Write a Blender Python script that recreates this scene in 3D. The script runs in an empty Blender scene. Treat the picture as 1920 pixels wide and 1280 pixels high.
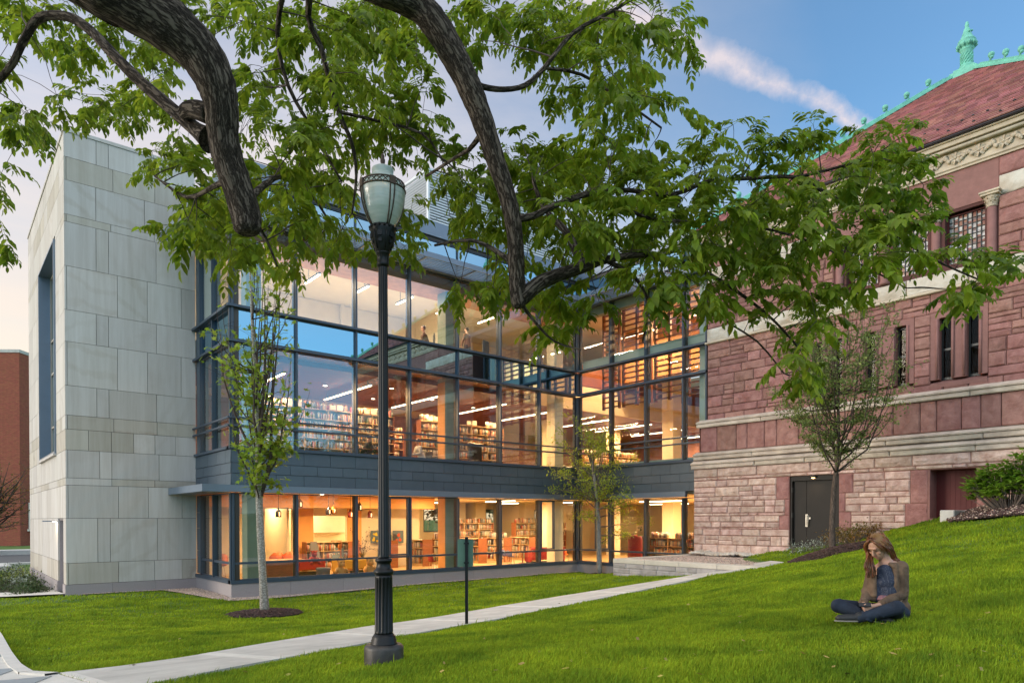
GRASS_Q = 1; LIGHT_K = 0.4; LEAF_Q = 1.0
import bpy, bmesh, math, random
import numpy as np
from mathutils import Vector, Matrix
random.seed(7); RNG = np.random.default_rng(7)
S = bpy.context.scene
COL = S.collection
PI = math.pi
R = math.radians

# ------------------------------------------------------------------ camera
CAM_H = 2.5; FPX = 1285.0; CYP = 984.19
YAW, PIT, ROL = R(49.982), R(-0.4903), R(-0.0554)
_f = np.array([math.cos(YAW)*math.cos(PIT), math.sin(YAW)*math.cos(PIT), math.sin(PIT)])
_r = np.array([math.sin(YAW), -math.cos(YAW), 0.0]); _u = np.cross(_r, _f)
_c, _s = math.cos(ROL), math.sin(ROL)
CM = np.array([_c*_r+_s*_u, _c*_u-_s*_r, _f]); CP = np.array([0, 0, CAM_H])
cd = bpy.data.cameras.new('camera'); cam = bpy.data.objects.new('camera', cd); COL.objects.link(cam)
cd.sensor_width = 36; cd.lens = 36*FPX/1920; cd.shift_y = (CYP-640)/1920
cd.clip_start = 0.05; cd.clip_end = 6000
m = Matrix((tuple(CM[0]), tuple(CM[1]), tuple(-CM[2]))).transposed().to_4x4()
m.translation = Vector(CP); cam.matrix_world = m
S.camera = cam
def ray(u, v): return CM.T@np.array([(u-960)/FPX, -(v-CYP)/FPX, 1.])
def onY(u, v, Y): d = ray(u, v); return CP+d*(Y/d[1])
def onX(u, v, X): d = ray(u, v); return CP+d*(X/d[0])
def at(u, v, dep): return CP+ray(u, v)*dep
def proj(p):
    q = CM@(np.asarray(p, float)-CP); return FPX*q[0]/q[2]+960, CYP-FPX*q[1]/q[2], q[2]

# ------------------------------------------------------------------ world, sun, exposure
SUN_EL, SUN_AZ = R(9), R(152)      # azimuth counted from +X towards +Y
W = bpy.data.worlds.new('World'); S.world = W; W.use_nodes = True
nt = W.node_tree; nt.nodes.clear()
def nn(t, ty, **kw):
    n = t.nodes.new(ty)
    for k, v in kw.items():
        if k.startswith('i_'): n.inputs[k[2:].replace('_', ' ')].default_value = v
        else: setattr(n, k, v)
    return n
sky = nn(nt, 'ShaderNodeTexSky', sky_type='NISHITA', sun_disc=False)
sky.sun_elevation = SUN_EL; sky.sun_rotation = PI/2-SUN_AZ
sky.air_density = 1.15; sky.dust_density = 0.4; sky.ozone_density = 2.0
tc = nn(nt, 'ShaderNodeTexCoord')
mp = nn(nt, 'ShaderNodeMapping'); mp.inputs['Rotation'].default_value = (0, 0, R(-62)); mp.inputs['Scale'].default_value = (0.8, 3.2, 6.0)
nz = nn(nt, 'ShaderNodeTexNoise', i_Scale=1.5, i_Detail=9.0, i_Roughness=0.6)
cr = nn(nt, 'ShaderNodeValToRGB'); cr.color_ramp.elements[0].position = .42; cr.color_ramp.elements[1].position = .78
nt.links.new(tc.outputs['Generated'], mp.inputs['Vector']); nt.links.new(mp.outputs[0], nz.inputs['Vector']); nt.links.new(nz.outputs[0], cr.inputs[0])
# a long vapour trail: a band about a great circle, broken up by noise
def vm(op, a, b=None):
    n = nn(nt, 'ShaderNodeVectorMath', operation=op)
    nt.links.new(a, n.inputs[0])
    if b is not None:
        if isinstance(b, (tuple, list)): n.inputs[1].default_value = b
        else: nt.links.new(b, n.inputs[1])
    return n
def mt(op, a, b=None, c=None, clamp=False, t=None):
    t = t or nt
    n = nn(t, 'ShaderNodeMath', operation=op, use_clamp=clamp)
    for i, x in enumerate((a, b, c)):
        if x is None: continue
        if isinstance(x, (int, float)): n.inputs[i].default_value = x
        else: t.links.new(x, n.inputs[i])
    return n.outputs[0]
dA = ray(1330, 104); dB = ray(1585, 221); dA /= np.linalg.norm(dA); dB /= np.linalg.norm(dB)
nrm = np.cross(dA, dB); nrm /= np.linalg.norm(nrm); mid = (dA+dB); mid /= np.linalg.norm(mid)
tan = np.cross(nrm, mid)
wn = nn(nt, 'ShaderNodeTexNoise', i_Scale=9.0, i_Detail=8.0, i_Roughness=0.65); nt.links.new(tc.outputs['Generated'], wn.inputs['Vector'])
dn = vm('DOT_PRODUCT', tc.outputs['Generated'], tuple(nrm)).outputs['Value']
dt = vm('DOT_PRODUCT', tc.outputs['Generated'], tuple(tan)).outputs['Value']
dm = vm('DOT_PRODUCT', tc.outputs['Generated'], tuple(mid)).outputs['Value']
off = mt('MULTIPLY', mt('SUBTRACT', wn.outputs[0], .5), .05)
dist = mt('ABSOLUTE', mt('ADD', dn, off))
wid = mt('MAXIMUM', mt('ADD', mt('MULTIPLY', dt, -.06), .016), .007)   # wider towards the upper left
band = mt('SUBTRACT', 1.0, mt('DIVIDE', dist, wid), clamp=True)
fade = mt('MULTIPLY', mt('SMOOTH_MIN', mt('MULTIPLY', mt('SUBTRACT', dm, .86), 9.0, clamp=True), 1.0, .1), 1.0, clamp=True)
wn2 = nn(nt, 'ShaderNodeTexNoise', i_Scale=26.0, i_Detail=6.0, i_Roughness=0.6); nt.links.new(tc.outputs['Generated'], wn2.inputs['Vector'])
trail = mt('MULTIPLY', mt('MULTIPLY', band, fade), mt('SUBTRACT', mt('MULTIPLY', wn2.outputs[0], 2.6), .45), clamp=True)
# tint lift, thin pink cloud veils towards the sunset, contrail
gm = nn(nt, 'ShaderNodeMix', data_type='RGBA', blend_type='MULTIPLY'); gm.inputs[0].default_value = 1
gm.inputs[7].default_value = (0.50, 0.69, 0.84, 1)
nt.links.new(sky.outputs[0], gm.inputs[6])
sx = nn(nt, 'ShaderNodeSeparateXYZ'); nt.links.new(tc.outputs['Generated'], sx.inputs[0])
saz = vm('DOT_PRODUCT', tc.outputs['Generated'], (math.cos(R(120)), math.sin(R(120)), -0.25)).outputs['Value']
west = mt('MULTIPLY', mt('ADD', saz, .20), 1.75, clamp=True)
cmask = mt('MULTIPLY', mt('ADD', mt('MULTIPLY', west, .85), .05), mt('ADD', mt('MULTIPLY', cr.outputs[0], .5), .5), clamp=True)
m1 = nn(nt, 'ShaderNodeMix', data_type='RGBA'); m1.inputs[7].default_value = (2.55, 2.28, 2.22, 1)
nt.links.new(cmask, m1.inputs[0]); nt.links.new(gm.outputs[2], m1.inputs[6])
# warm glow low over the horizon
low = mt('MULTIPLY', mt('SUBTRACT', 1.0, mt('MULTIPLY', sx.outputs['Z'], 2.1), clamp=True), mt('MULTIPLY', west, .95), clamp=True)
m2 = nn(nt, 'ShaderNodeMix', data_type='RGBA'); m2.inputs[7].default_value = (3.5, 2.65, 1.75, 1)
nt.links.new(low, m2.inputs[0]); nt.links.new(m1.outputs[2], m2.inputs[6])
m3 = nn(nt, 'ShaderNodeMix', data_type='RGBA'); m3.inputs[7].default_value = (2.35, 2.05, 2.1, 1)
nt.links.new(mt('MULTIPLY', trail, .85), m3.inputs[0]); nt.links.new(m2.outputs[2], m3.inputs[6])
# fill light: bright cloud sheet added out of view, overhead and behind the viewer
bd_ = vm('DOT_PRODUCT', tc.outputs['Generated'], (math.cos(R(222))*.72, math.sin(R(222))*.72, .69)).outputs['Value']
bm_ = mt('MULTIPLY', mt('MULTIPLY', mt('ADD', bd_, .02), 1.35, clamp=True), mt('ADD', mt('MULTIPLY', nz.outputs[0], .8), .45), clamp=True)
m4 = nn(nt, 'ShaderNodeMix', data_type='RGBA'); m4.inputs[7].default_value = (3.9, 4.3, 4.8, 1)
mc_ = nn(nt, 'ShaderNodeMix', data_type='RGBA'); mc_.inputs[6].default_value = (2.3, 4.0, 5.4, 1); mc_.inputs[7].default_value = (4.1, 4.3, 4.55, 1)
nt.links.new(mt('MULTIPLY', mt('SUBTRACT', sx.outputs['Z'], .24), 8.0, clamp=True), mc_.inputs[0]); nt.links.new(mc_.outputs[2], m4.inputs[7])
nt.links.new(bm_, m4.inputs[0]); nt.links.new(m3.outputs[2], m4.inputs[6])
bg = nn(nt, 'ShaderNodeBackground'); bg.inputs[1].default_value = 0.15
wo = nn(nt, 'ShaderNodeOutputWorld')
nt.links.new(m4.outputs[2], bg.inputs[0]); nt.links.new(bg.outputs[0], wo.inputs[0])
sd = bpy.data.lights.new('sun', 'SUN'); sd.energy = 0.85; sd.angle = R(20); sd.color = (1, .86, .70)
sun = bpy.data.objects.new('sun', sd); COL.objects.link(sun)
sv = Vector((math.cos(SUN_AZ)*math.cos(SUN_EL), math.sin(SUN_AZ)*math.cos(SUN_EL), math.sin(SUN_EL)))
sun.rotation_euler = sv.to_track_quat('Z', 'Y').to_euler()
S.view_settings.view_transform = 'Standard'; S.view_settings.look = 'None'
S.view_settings.exposure = 1.35; S.view_settings.gamma = 1
S.render.engine = 'CYCLES'
S.cycles.max_bounces = 8; S.cycles.transparent_max_bounces = 24; S.cycles.diffuse_bounces = 3
S.cycles.glossy_bounces = 3; S.cycles.sample_clamp_indirect = 4.0; S.cycles.caustics_reflective = False; S.cycles.caustics_refractive = False

# ------------------------------------------------------------------ materials
MATS = {}
def C4(c): return (c[0], c[1], c[2], 1)
def mat(name, col, rough=.7, var=0.0, vscale=3.0, bump=0.0, bscale=20.0, metal=0.0, col2=None, island=0.0, emit=None, estr=1.0,
        spec=.5, bdetail=8, objrand=None, translucent=0.0, coat=0.0, stretch=None, obj=True):
    """procedural principled material: noise tint, per-piece tone shift, noise bump"""
    m = bpy.data.materials.new(name); m.use_nodes = True; t = m.node_tree
    p = t.nodes['Principled BSDF']; p.inputs['Roughness'].default_value = rough; p.inputs['Metallic'].default_value = metal
    p.inputs['Specular IOR Level'].default_value = spec; p.inputs['Coat Weight'].default_value = coat
    p.inputs['Base Color'].default_value = C4(col)
    tcn = nn(t, 'ShaderNodeTexCoord'); vec = tcn.outputs['Object']
    if stretch:
        mpn = nn(t, 'ShaderNodeMapping'); mpn.inputs['Scale'].default_value = stretch; t.links.new(vec, mpn.inputs[0]); vec = mpn.outputs[0]
    out = None
    if var or col2:
        n1 = nn(t, 'ShaderNodeTexNoise', i_Scale=vscale, i_Detail=7.0, i_Roughness=.62); t.links.new(vec, n1.inputs['Vector'])
        rp = nn(t, 'ShaderNodeValToRGB'); e = rp.color_ramp.elements
        e[0].position = .32; e[1].position = .68
        c2 = col2 or [c*(1+var) for c in col]; c1 = col if col2 else [c*(1-var) for c in col]
        e[0].color = C4(c1); e[1].color = C4(c2)
        t.links.new(n1.outputs[0], rp.inputs[0]); out = rp.outputs[0]
    if island:
        g = nn(t, 'ShaderNodeNewGeometry')
        hs = nn(t, 'ShaderNodeHueSaturation')
        if out: t.links.new(out, hs.inputs['Color'])
        else: hs.inputs['Color'].default_value = C4(col)
        t.links.new(mt('ADD', mt('MULTIPLY', g.outputs['Random Per Island'], island*2, t=t), 1-island, t=t), hs.inputs['Value'])
        fr = mt('FRACT', mt('MULTIPLY', g.outputs['Random Per Island'], 17.3, t=t), t=t)
        t.links.new(mt('ADD', mt('MULTIPLY', fr, island*.12, t=t), .5-island*.06, t=t), hs.inputs['Hue'])
        out = hs.outputs[0]
    if objrand:
        oi = nn(t, 'ShaderNodeObjectInfo'); rp = nn(t, 'ShaderNodeValToRGB'); rp.color_ramp.interpolation = 'CONSTANT'
        src = oi.outputs['Random']
        if objrand[0] == 'island':
            g = nn(t, 'ShaderNodeNewGeometry'); src = g.outputs['Random Per Island']
        cols = objrand[1]
        while len(rp.color_ramp.elements) < len(cols): rp.color_ramp.elements.new(.5)
        for i, c in enumerate(cols):
            rp.color_ramp.elements[i].position = i/len(cols); rp.color_ramp.elements[i].color = C4(c)
        t.links.new(src, rp.inputs[0]); out = rp.outputs[0]
    if out: t.links.new(out, p.inputs['Base Color'])
    if bump:
        n2 = nn(t, 'ShaderNodeTexNoise', i_Scale=bscale, i_Detail=float(bdetail), i_Roughness=.65); t.links.new(vec, n2.inputs['Vector'])
        b = nn(t, 'ShaderNodeBump'); b.inputs['Strength'].default_value = 1.0; b.inputs['Distance'].default_value = bump
        t.links.new(n2.outputs[0], b.inputs['Height']); t.links.new(b.outputs[0], p.inputs['Normal'])
    if emit:
        p.inputs['Emission Color'].default_value = C4(emit); p.inputs['Emission Strength'].default_value = estr
    if translucent:
        tr = nn(t, 'ShaderNodeBsdfTranslucent'); mx = nn(t, 'ShaderNodeMixShader'); mx.inputs[0].default_value = translucent
        if out: t.links.new(out, tr.inputs[0])
        else: tr.inputs[0].default_value = C4(col)
        o = t.nodes['Material Output']
        t.links.new(p.outputs[0], mx.inputs[1]); t.links.new(tr.outputs[0], mx.inputs[2]); t.links.new(mx.outputs[0], o.inputs[0])
    MATS[name] = m; return m
def glass_mat(name, tint, refl, tr=1.0, rough=0.0, rcol=(1, 1, 1)):
    """thin architectural pane: see-through film plus mirror coating, stronger at grazing angles"""
    m = bpy.data.materials.new(name); m.use_nodes = True; t = m.node_tree; t.nodes.clear()
    a = nn(t, 'ShaderNodeBsdfTransparent'); a.inputs[0].default_value = C4(tint)
    g = nn(t, 'ShaderNodeBsdfGlossy'); g.inputs['Roughness'].default_value = rough; g.inputs[0].default_value = C4(rcol)
    lw = nn(t, 'ShaderNodeLayerWeight'); lw.inputs[0].default_value = .5
    fac = mt('ADD', mt('MULTIPLY', mt('POWER', lw.outputs['Facing'], 4.0, t=t), 1-refl, t=t), refl, t=t)
    nz = nn(t, 'ShaderNodeTexNoise', i_Scale=.35, i_Detail=1.0); tcn = nn(t, 'ShaderNodeTexCoord'); t.links.new(tcn.outputs['Object'], nz.inputs['Vector'])
    b = nn(t, 'ShaderNodeBump'); b.inputs['Distance'].default_value = .006; t.links.new(nz.outputs[0], b.inputs['Height']); t.links.new(b.outputs[0], g.inputs['Normal'])
    mx = nn(t, 'ShaderNodeMixShader'); t.links.new(fac, mx.inputs[0]); t.links.new(a.outputs[0], mx.inputs[1]); t.links.new(g.outputs[0], mx.inputs[2])
    o = nn(t, 'ShaderNodeOutputMaterial'); t.links.new(mx.outputs[0], o.inputs[0]); MATS[name] = m; return m

# sandstone slabs: grey-buff, diagonal veins turned differently on each slab
def stone_slab(name, base, dark, vein):
    m = mat(name, base, .78, island=.09); t = m.node_tree; p = t.nodes['Principled BSDF']
    tcn = nn(t, 'ShaderNodeTexCoord'); g = nn(t, 'ShaderNodeNewGeometry')
    vr = nn(t, 'ShaderNodeVectorRotate', rotation_type='EULER_XYZ')
    cx = nn(t, 'ShaderNodeCombineXYZ')
    r = g.outputs['Random Per Island']
    t.links.new(mt('MULTIPLY', r, 30.0, t=t), cx.inputs[0]); t.links.new(mt('MULTIPLY', r, 77.0, t=t), cx.inputs[1]); t.links.new(mt('MULTIPLY', r, 13.0, t=t), cx.inputs[2])
    t.links.new(tcn.outputs['Object'], vr.inputs['Vector']); t.links.new(cx.outputs[0], vr.inputs['Rotation'])
    wv = nn(t, 'ShaderNodeTexWave', i_Scale=.55, i_Distortion=7.0, i_Detail=6.0); wv.inputs['Detail Scale'].default_value = .9; wv.inputs['Detail Roughness'].default_value = .62
    t.links.new(vr.outputs[0], wv.inputs['Vector'])
    n1 = nn(t, 'ShaderNodeTexNoise', i_Scale=1.3, i_Detail=6.0, i_Roughness=.6); t.links.new(vr.outputs[0], n1.inputs['Vector'])
    rp = nn(t, 'ShaderNodeValToRGB'); rp.color_ramp.elements[0].position = .02; rp.color_ramp.elements[1].position = .34
    rp.color_ramp.elements[0].color = (1, 1, 1, 1); rp.color_ramp.elements[1].color = (0, 0, 0, 1)
    t.links.new(wv.outputs[1], rp.inputs[0])
    pw = mt('MULTIPLY', mt('MULTIPLY', rp.outputs[0], mt('POWER', mt('FRACT', mt('MULTIPLY', r, 5.7, t=t), t=t), 1.6, t=t), t=t), mt('MULTIPLY', n1.outputs[0], 1.1, t=t), t=t, clamp=True)
    hs = [n for n in t.nodes if n.type == 'HUE_SAT'][0]
    tone = nn(t, 'ShaderNodeMix', data_type='RGBA'); tone.inputs[6].default_value = C4(base); tone.inputs[7].default_value = C4(dark)
    sel = mt('MULTIPLY', mt('SUBTRACT', mt('FRACT', mt('MULTIPLY', r, 9.1, t=t), t=t), .55, t=t), 1.5, t=t, clamp=True)
    t.links.new(mt('ADD', sel, mt('MULTIPLY', mt('SUBTRACT', n1.outputs[0], .5, t=t), .7, t=t), t=t, clamp=True), tone.inputs[0])
    mx = nn(t, 'ShaderNodeMix', data_type='RGBA'); mx.inputs[7].default_value = C4(vein)
    t.links.new(pw, mx.inputs[0]); t.links.new(tone.outputs[2], mx.inputs[6]); mps = nn(t, 'ShaderNodeMapping'); mps.inputs['Scale'].default_value = (3.5, 3.5, .22); t.links.new(tcn.outputs['Object'], mps.inputs[0])
    ns = nn(t, 'ShaderNodeTexNoise', i_Scale=1.0, i_Detail=8.0, i_Roughness=.7); t.links.new(mps.outputs[0], ns.inputs['Vector'])
    rs = nn(t, 'ShaderNodeValToRGB'); rs.color_ramp.elements[0].position = .30; rs.color_ramp.elements[1].position = .62; rs.color_ramp.elements[0].color = (.80, .775, .74, 1); rs.color_ramp.elements[1].color = (1, 1, 1, 1); t.links.new(ns.outputs[0], rs.inputs[0])
    ml = nn(t, 'ShaderNodeMix', data_type='RGBA', blend_type='MULTIPLY'); ml.inputs[0].default_value = 1; t.links.new(mx.outputs[2], ml.inputs[6]); t.links.new(rs.outputs[0], ml.inputs[7]); t.links.new(ml.outputs[2], hs.inputs['Color'])
    n2 = nn(t, 'ShaderNodeTexNoise', i_Scale=60.0, i_Detail=4.0); t.links.new(tcn.outputs['Object'], n2.inputs['Vector'])
    b = nn(t, 'ShaderNodeBump'); b.inputs['Distance'].default_value = .002; t.links.new(n2.outputs[0], b.inputs['Height']); t.links.new(b.outputs[0], p.inputs['Normal'])
    return m
stone_slab('sandstone', (.585, .55, .515), (.53, .49, .445), (.49, .44, .385))
stone_slab('sandstone_band', (.52, .475, .41), (.44, .40, .335), (.37, .31, .25))
mat('joint', (.05, .05, .05), .9)
mat('granite_base', (.34, .295, .295), .7, var=.14, vscale=60, bump=.001, bscale=90, island=.04)
mat('zinc', (.085, .115, .145), .42, var=.07, vscale=2.5, metal=.25, island=.06, bump=.0006, bscale=3)
mat('zinc_trim', (.19, .235, .30), .38, metal=.3, var=.04)
mat('mullion', (.055, .078, .11), .42, metal=.2)
mat('mullion_dark', (.05, .045, .04), .45, metal=.2)
glass_mat('glass', (.92, .94, .92), .21, rcol=(.66, .88, 1.0))
glass_mat('glass_clear', (.93, .95, .93), .07)
glass_mat('glass_spandrel', (.30, .45, .47), .55, rcol=(.50, .76, .92))
mat('spandrel_back', (.045, .10, .115), .6)
mat('plaster', (.80, .68, .47), .85, var=.03)
mat('plaster_white', (.80, .74, .64), .85, var=.03)
mat('plaster_orange', (.78, .36, .11), .8, var=.04)
mat('wood_ceiling', (.20, .062, .026), .45, var=.25, vscale=2.2, stretch=(.6, 14, 1))
mat('wood_light', (.50, .235, .09), .45, var=.2, vscale=3, stretch=(1, 1, 10))
mat('wood_floor', (.55, .36, .17), .35, var=.15, vscale=2, stretch=(1, 9, 1))
mat('cherry', (.27, .085, .03), .4, var=.2, vscale=3, stretch=(2, 2, 9))
mat('shelf_wood', (.62, .42, .22), .5, var=.12, vscale=4, stretch=(8, 2, 2))
mat('column_green', (.22, .27, .20), .6, var=.05)
mat('carpet', (.13, .09, .06), .95, var=.3, vscale=30)
mat('steel_sage', (.36, .42, .33), .5)
mat('brownstone', (.235, .105, .088), .88, col2=(.385, .205, .175), vscale=3.4, island=.17, bump=.045, bscale=6, bdetail=12)
mat('pinkstone', (.41, .25, .20), .88, col2=(.68, .51, .44), vscale=4.2, island=.19, bump=.045, bscale=7, bdetail=12)
mat('mortar_red', (.10, .04, .036), .95, var=.15)
mat('mortar_pink', (.24, .11, .09), .95, var=.15)
mat('limestone', (.66, .56, .46), .85, col2=(.42, .34, .28), vscale=2.3, island=.08, bump=.02, bscale=9, bdetail=9)
mat('limestone_smooth', (.62, .53, .40), .8, col2=(.46, .38, .29), vscale=3.5, bump=.002, bscale=30)
mat('whitestone', (.66, .62, .55), .85, col2=(.45, .37, .28), vscale=1.5, bump=.02, bscale=7)
mat('brown_smooth', (.26, .125, .11), .8, var=.12, vscale=5, bump=.004, bscale=30)
mat('copper', (.16, .50, .39), .6, var=.22, vscale=6, bump=.003, bscale=20)
mat('gutter', (.03, .025, .04), .5)
mat('slate', (.34, .145, .14), .62, island=.34, var=.10, vscale=2)
mat('slate_base', (.09, .04, .045), .8)
mat('lead', (.03, .03, .03), .5)
mat('door_bronze', (.018, .015, .013), .55, spec=.25, var=.12, vscale=2)
mat('steel', (.35, .33, .29), .4, metal=.8)
mat('red_door', (.11, .008, .008), .6, var=.06)
mat('concrete', (.50, .475, .435), .85, var=.17, vscale=2.1, bump=.002, bscale=60)
mat('concrete_light', (.62, .59, .54), .85, var=.08, vscale=4, bump=.002, bscale=60)
mat('bluestone', (.27, .30, .315), .8, var=.12, vscale=2.5, island=.10, bump=.001, bscale=40)
mat('cap_stone', (.52, .47, .40), .8, var=.10, vscale=3, bump=.002, bscale=50)
mat('wall_block', (.33, .30, .29), .9, var=.2, vscale=4, island=.15, bump=.02, bscale=14)
mat('asphalt', (.10, .10, .10), .9, var=.1)
mat('mulch', (.075, .042, .035), .95, island=.5)
mat('soil', (.07, .045, .035), .95, var=.4, vscale=12, bump=.02, bscale=30)
mat('pebble', (.50, .38, .31), .8, island=.45)
mat('brick', (.32, .09, .05), .85, island=.12)
mat('iron', (.006, .006, .007), .38, var=.3, vscale=8, spec=.32, bump=.0012, bscale=25)
mat('iron_worn', (.008, .008, .009), .45, col2=(.085, .07, .06), vscale=5, bump=.003, bscale=18)
mat('bronze', (.07, .045, .03), .5, metal=.4)
mat('sign_green', (.11, .205, .15), .5, var=.06)
mat('grass_ground', (.055, .115, .010), .95, col2=(.085, .16, .014), vscale=2.5, bump=.03, bscale=22)
def emis(name, col, s): return mat(name, col, .5, emit=col, estr=s)
emis('lamp_strip', (1, .78, .48), 5.0)
emis('lamp_warm', (1, .62, .25), 3.0)
emis('lamp_down', (1, .82, .58), 6.0)
emis('exit_red', (1, .05, .03), 2.0)

# ------------------------------------------------------------------ mesh helpers
class MB:
    def __init__(s): s.v = []; s.f = []; s.mi = []; s.sm = []; s.lc = {}
    def add(s, vs, fs, mi=0, smooth=False):
        o = len(s.v); s.v += [tuple(map(float, p)) for p in vs]
        s.f += [tuple(i+o for i in f) for f in fs]; s.mi += [mi]*len(fs); s.sm += [smooth]*len(fs)
    def box(s, a, b, mi=0, ch=0.0):
        x0, y0, z0 = a; x1, y1, z1 = b
        if x1 < x0: x0, x1 = x1, x0
        if y1 < y0: y0, y1 = y1, y0
        if z1 < z0: z0, z1 = z1, z0
        if not ch:
            s.add([(x0, y0, z0), (x1, y0, z0), (x1, y1, z0), (x0, y1, z0), (x0, y0, z1), (x1, y0, z1), (x1, y1, z1), (x0, y1, z1)],
                  [(0, 3, 2, 1), (4, 5, 6, 7), (0, 1, 5, 4), (1, 2, 6, 5), (2, 3, 7, 6), (3, 0, 4, 7)], mi); return
        c = min(ch, (x1-x0)/2.01, (y1-y0)/2.01, (z1-z0)/2.01); V = []
        for z, ins in ((z0, c), (z0+c, 0), (z1-c, 0), (z1, c)):
            for (px, py, dx, dy) in ((x0, y0, 1, 1), (x1, y0, -1, 1), (x1, y1, -1, -1), (x0, y1, 1, -1)):
                if ins: V += [(px+dx*c*1.0, py+dy*c, z)]*1
                else: V += [(px+dx*c, py, z), (px, py+dy*c, z)]
        # rings: bottom4, mid8, mid8, top4
        def m8(o):   # order corners so the ring is continuous
            return [o+1, o+0, o+2, o+3, o+5, o+4, o+6, o+7]
        b4 = [0, 1, 2, 3]; r1 = m8(4); r2 = m8(12); t4 = [20, 21, 22, 23]
        F = [tuple(reversed(b4)), tuple(t4)]
        for i in range(8): F.append((r1[i], r1[(i+1) % 8], r2[(i+1) % 8], r2[i]))
        for i in range(4):
            a1, a2 = r1[2*i+1], r1[(2*i+2) % 8]; F.append((b4[i], b4[(i+1) % 4], a2, a1)); F.append((b4[i], a1, r1[2*i]))
            a1, a2 = r2[2*i+1], r2[(2*i+2) % 8]; F.append((t4[i], a1, a2, t4[(i+1) % 4])); F.append((t4[i], r2[2*i], a1))
        s.add(V, F, mi)
    def obox(s, c, ax, ay, az, mi=0):
        c, ax, ay, az = map(lambda q: np.array(q, float), (c, ax, ay, az))
        V = [c+i*ax+j*ay+k*az for k in (-1, 1) for j in (-1, 1) for i in (-1, 1)]
        s.add(V, [(0, 2, 3, 1), (4, 5, 7, 6), (0, 1, 5, 4), (1, 3, 7, 5), (3, 2, 6, 7), (2, 0, 4, 6)], mi)
    def tube(s, pts, rad, n=8, mi=0, cap=True, smooth=True):
        pts = [np.array(p, float) for p in pts]
        if not hasattr(rad, '__len__'): rad = [rad]*len(pts)
        t0 = pts[1]-pts[0]; t0 /= (np.linalg.norm(t0)+1e-9)
        a = np.array([0, 0, 1.]) if abs(t0[2]) < .9 else np.array([1., 0, 0]); u = np.cross(a, t0); u /= np.linalg.norm(u)
        V = []; dist_ = 0.0; o0 = len(s.v)
        for i, p in enumerate(pts):
            if i: dist_ += float(np.linalg.norm(p-pts[i-1]))
            for k in range(n): s.lc[o0+i*n+k] = (rad[i]*math.cos(2*PI*k/n)*1.0, rad[i]*math.sin(2*PI*k/n)*1.0, dist_)
            t = pts[min(i+1, len(pts)-1)]-pts[max(i-1, 0)]; t /= (np.linalg.norm(t)+1e-9)
            u = u-t*(u@t); u /= (np.linalg.norm(u)+1e-9); w = np.cross(t, u)
            for k in range(n):
                an = 2*PI*k/n; V.append(p+rad[i]*(math.cos(an)*u+math.sin(an)*w))
        F = [(i*n+k, i*n+(k+1) % n, (i+1)*n+(k+1) % n, (i+1)*n+k) for i in range(len(pts)-1) for k in range(n)]
        s.add(V, F, mi, smooth)
        if cap:
            o = len(s.v)-len(V); s.f.append(tuple(o+k for k in reversed(range(n)))); s.f.append(tuple(o+(len(pts)-1)*n+k for k in range(n)))
            s.mi += [mi, mi]; s.sm += [False, False]
    def lathe(s, prof, c=(0, 0, 0), n=24, mi=0, smooth=True, flute=None):
        """prof: list of (r, z); flute=(count, depth, i0, i1)"""
        V = []
        for i, (r, z) in enumerate(prof):
            for k in range(n):
                a = 2*PI*k/n; rr = r
                if flute and flute[2] <= i <= flute[3]: rr = r*(1-flute[1]*(0.5-0.5*math.cos(a*flute[0])))
                V.append((c[0]+rr*math.cos(a), c[1]+rr*math.sin(a), c[2]+z))
        F = [(i*n+k, i*n+(k+1) % n, (i+1)*n+(k+1) % n, (i+1)*n+k) for i in range(len(prof)-1) for k in range(n)]
        F.append(tuple(reversed(range(n)))); F.append(tuple((len(prof)-1)*n+k for k in range(n)))
        s.add(V, F, mi, smooth)
        s.sm[-1] = s.sm[-2] = False
    def prism(s, poly, z0, z1, mi=0):
        n = len(poly); V = [(p[0], p[1], z0) for p in poly]+[(p[0], p[1], z1) for p in poly]
        s.add(V, [tuple(reversed(range(n))), tuple(range(n, 2*n))]+[(i, (i+1) % n, n+(i+1) % n, n+i) for i in range(n)], mi)
    def extr(s, prof, O, A, B, L, mi=0):
        """profile [(n,b)...] closed, in the plane (N,B) at O, swept L along A"""
        pass
    def ball(s, c, r, mi=0, n=8, m=6, sc=(1, 1, 1)):
        V = [(c[0], c[1], c[2]-r*sc[2])]
        for j in range(1, m):
            ph = -PI/2+PI*j/m
            for k in range(n): V.append((c[0]+r*sc[0]*math.cos(ph)*math.cos(2*PI*k/n), c[1]+r*sc[1]*math.cos(ph)*math.sin(2*PI*k/n), c[2]+r*sc[2]*math.sin(ph)))
        V.append((c[0], c[1], c[2]+r*sc[2])); T = len(V)-1
        F = [(0, 1+(k+1) % n, 1+k) for k in range(n)]
        for j in range(m-2): F += [(1+j*n+k, 1+j*n+(k+1) % n, 1+(j+1)*n+(k+1) % n, 1+(j+1)*n+k) for k in range(n)]
        F += [(1+(m-2)*n+k, 1+(m-2)*n+(k+1) % n, T) for k in range(n)]
        s.add(V, F, mi, True)
    def build(s, name, mats, parent=None, **tags):
        me = bpy.data.meshes.new(name); me.from_pydata(s.v, [], s.f)
        for x in (mats if isinstance(mats, (list, tuple)) else [mats]): me.materials.append(MATS[x] if isinstance(x, str) else x)
        me.polygons.foreach_set('material_index', s.mi); me.polygons.foreach_set('use_smooth', s.sm); me.update()
        if len(s.lc) > 200 or (mats in BARKS and s.lc):
            at_ = me.attributes.new('along', 'FLOAT_VECTOR', 'POINT'); arr = np.zeros((len(s.v), 3), np.float32)
            for k, v in s.lc.items(): arr[k] = v
            at_.data.foreach_set('vector', arr.ravel())
        o = bpy.data.objects.new(name, me); COL.objects.link(o)
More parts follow.
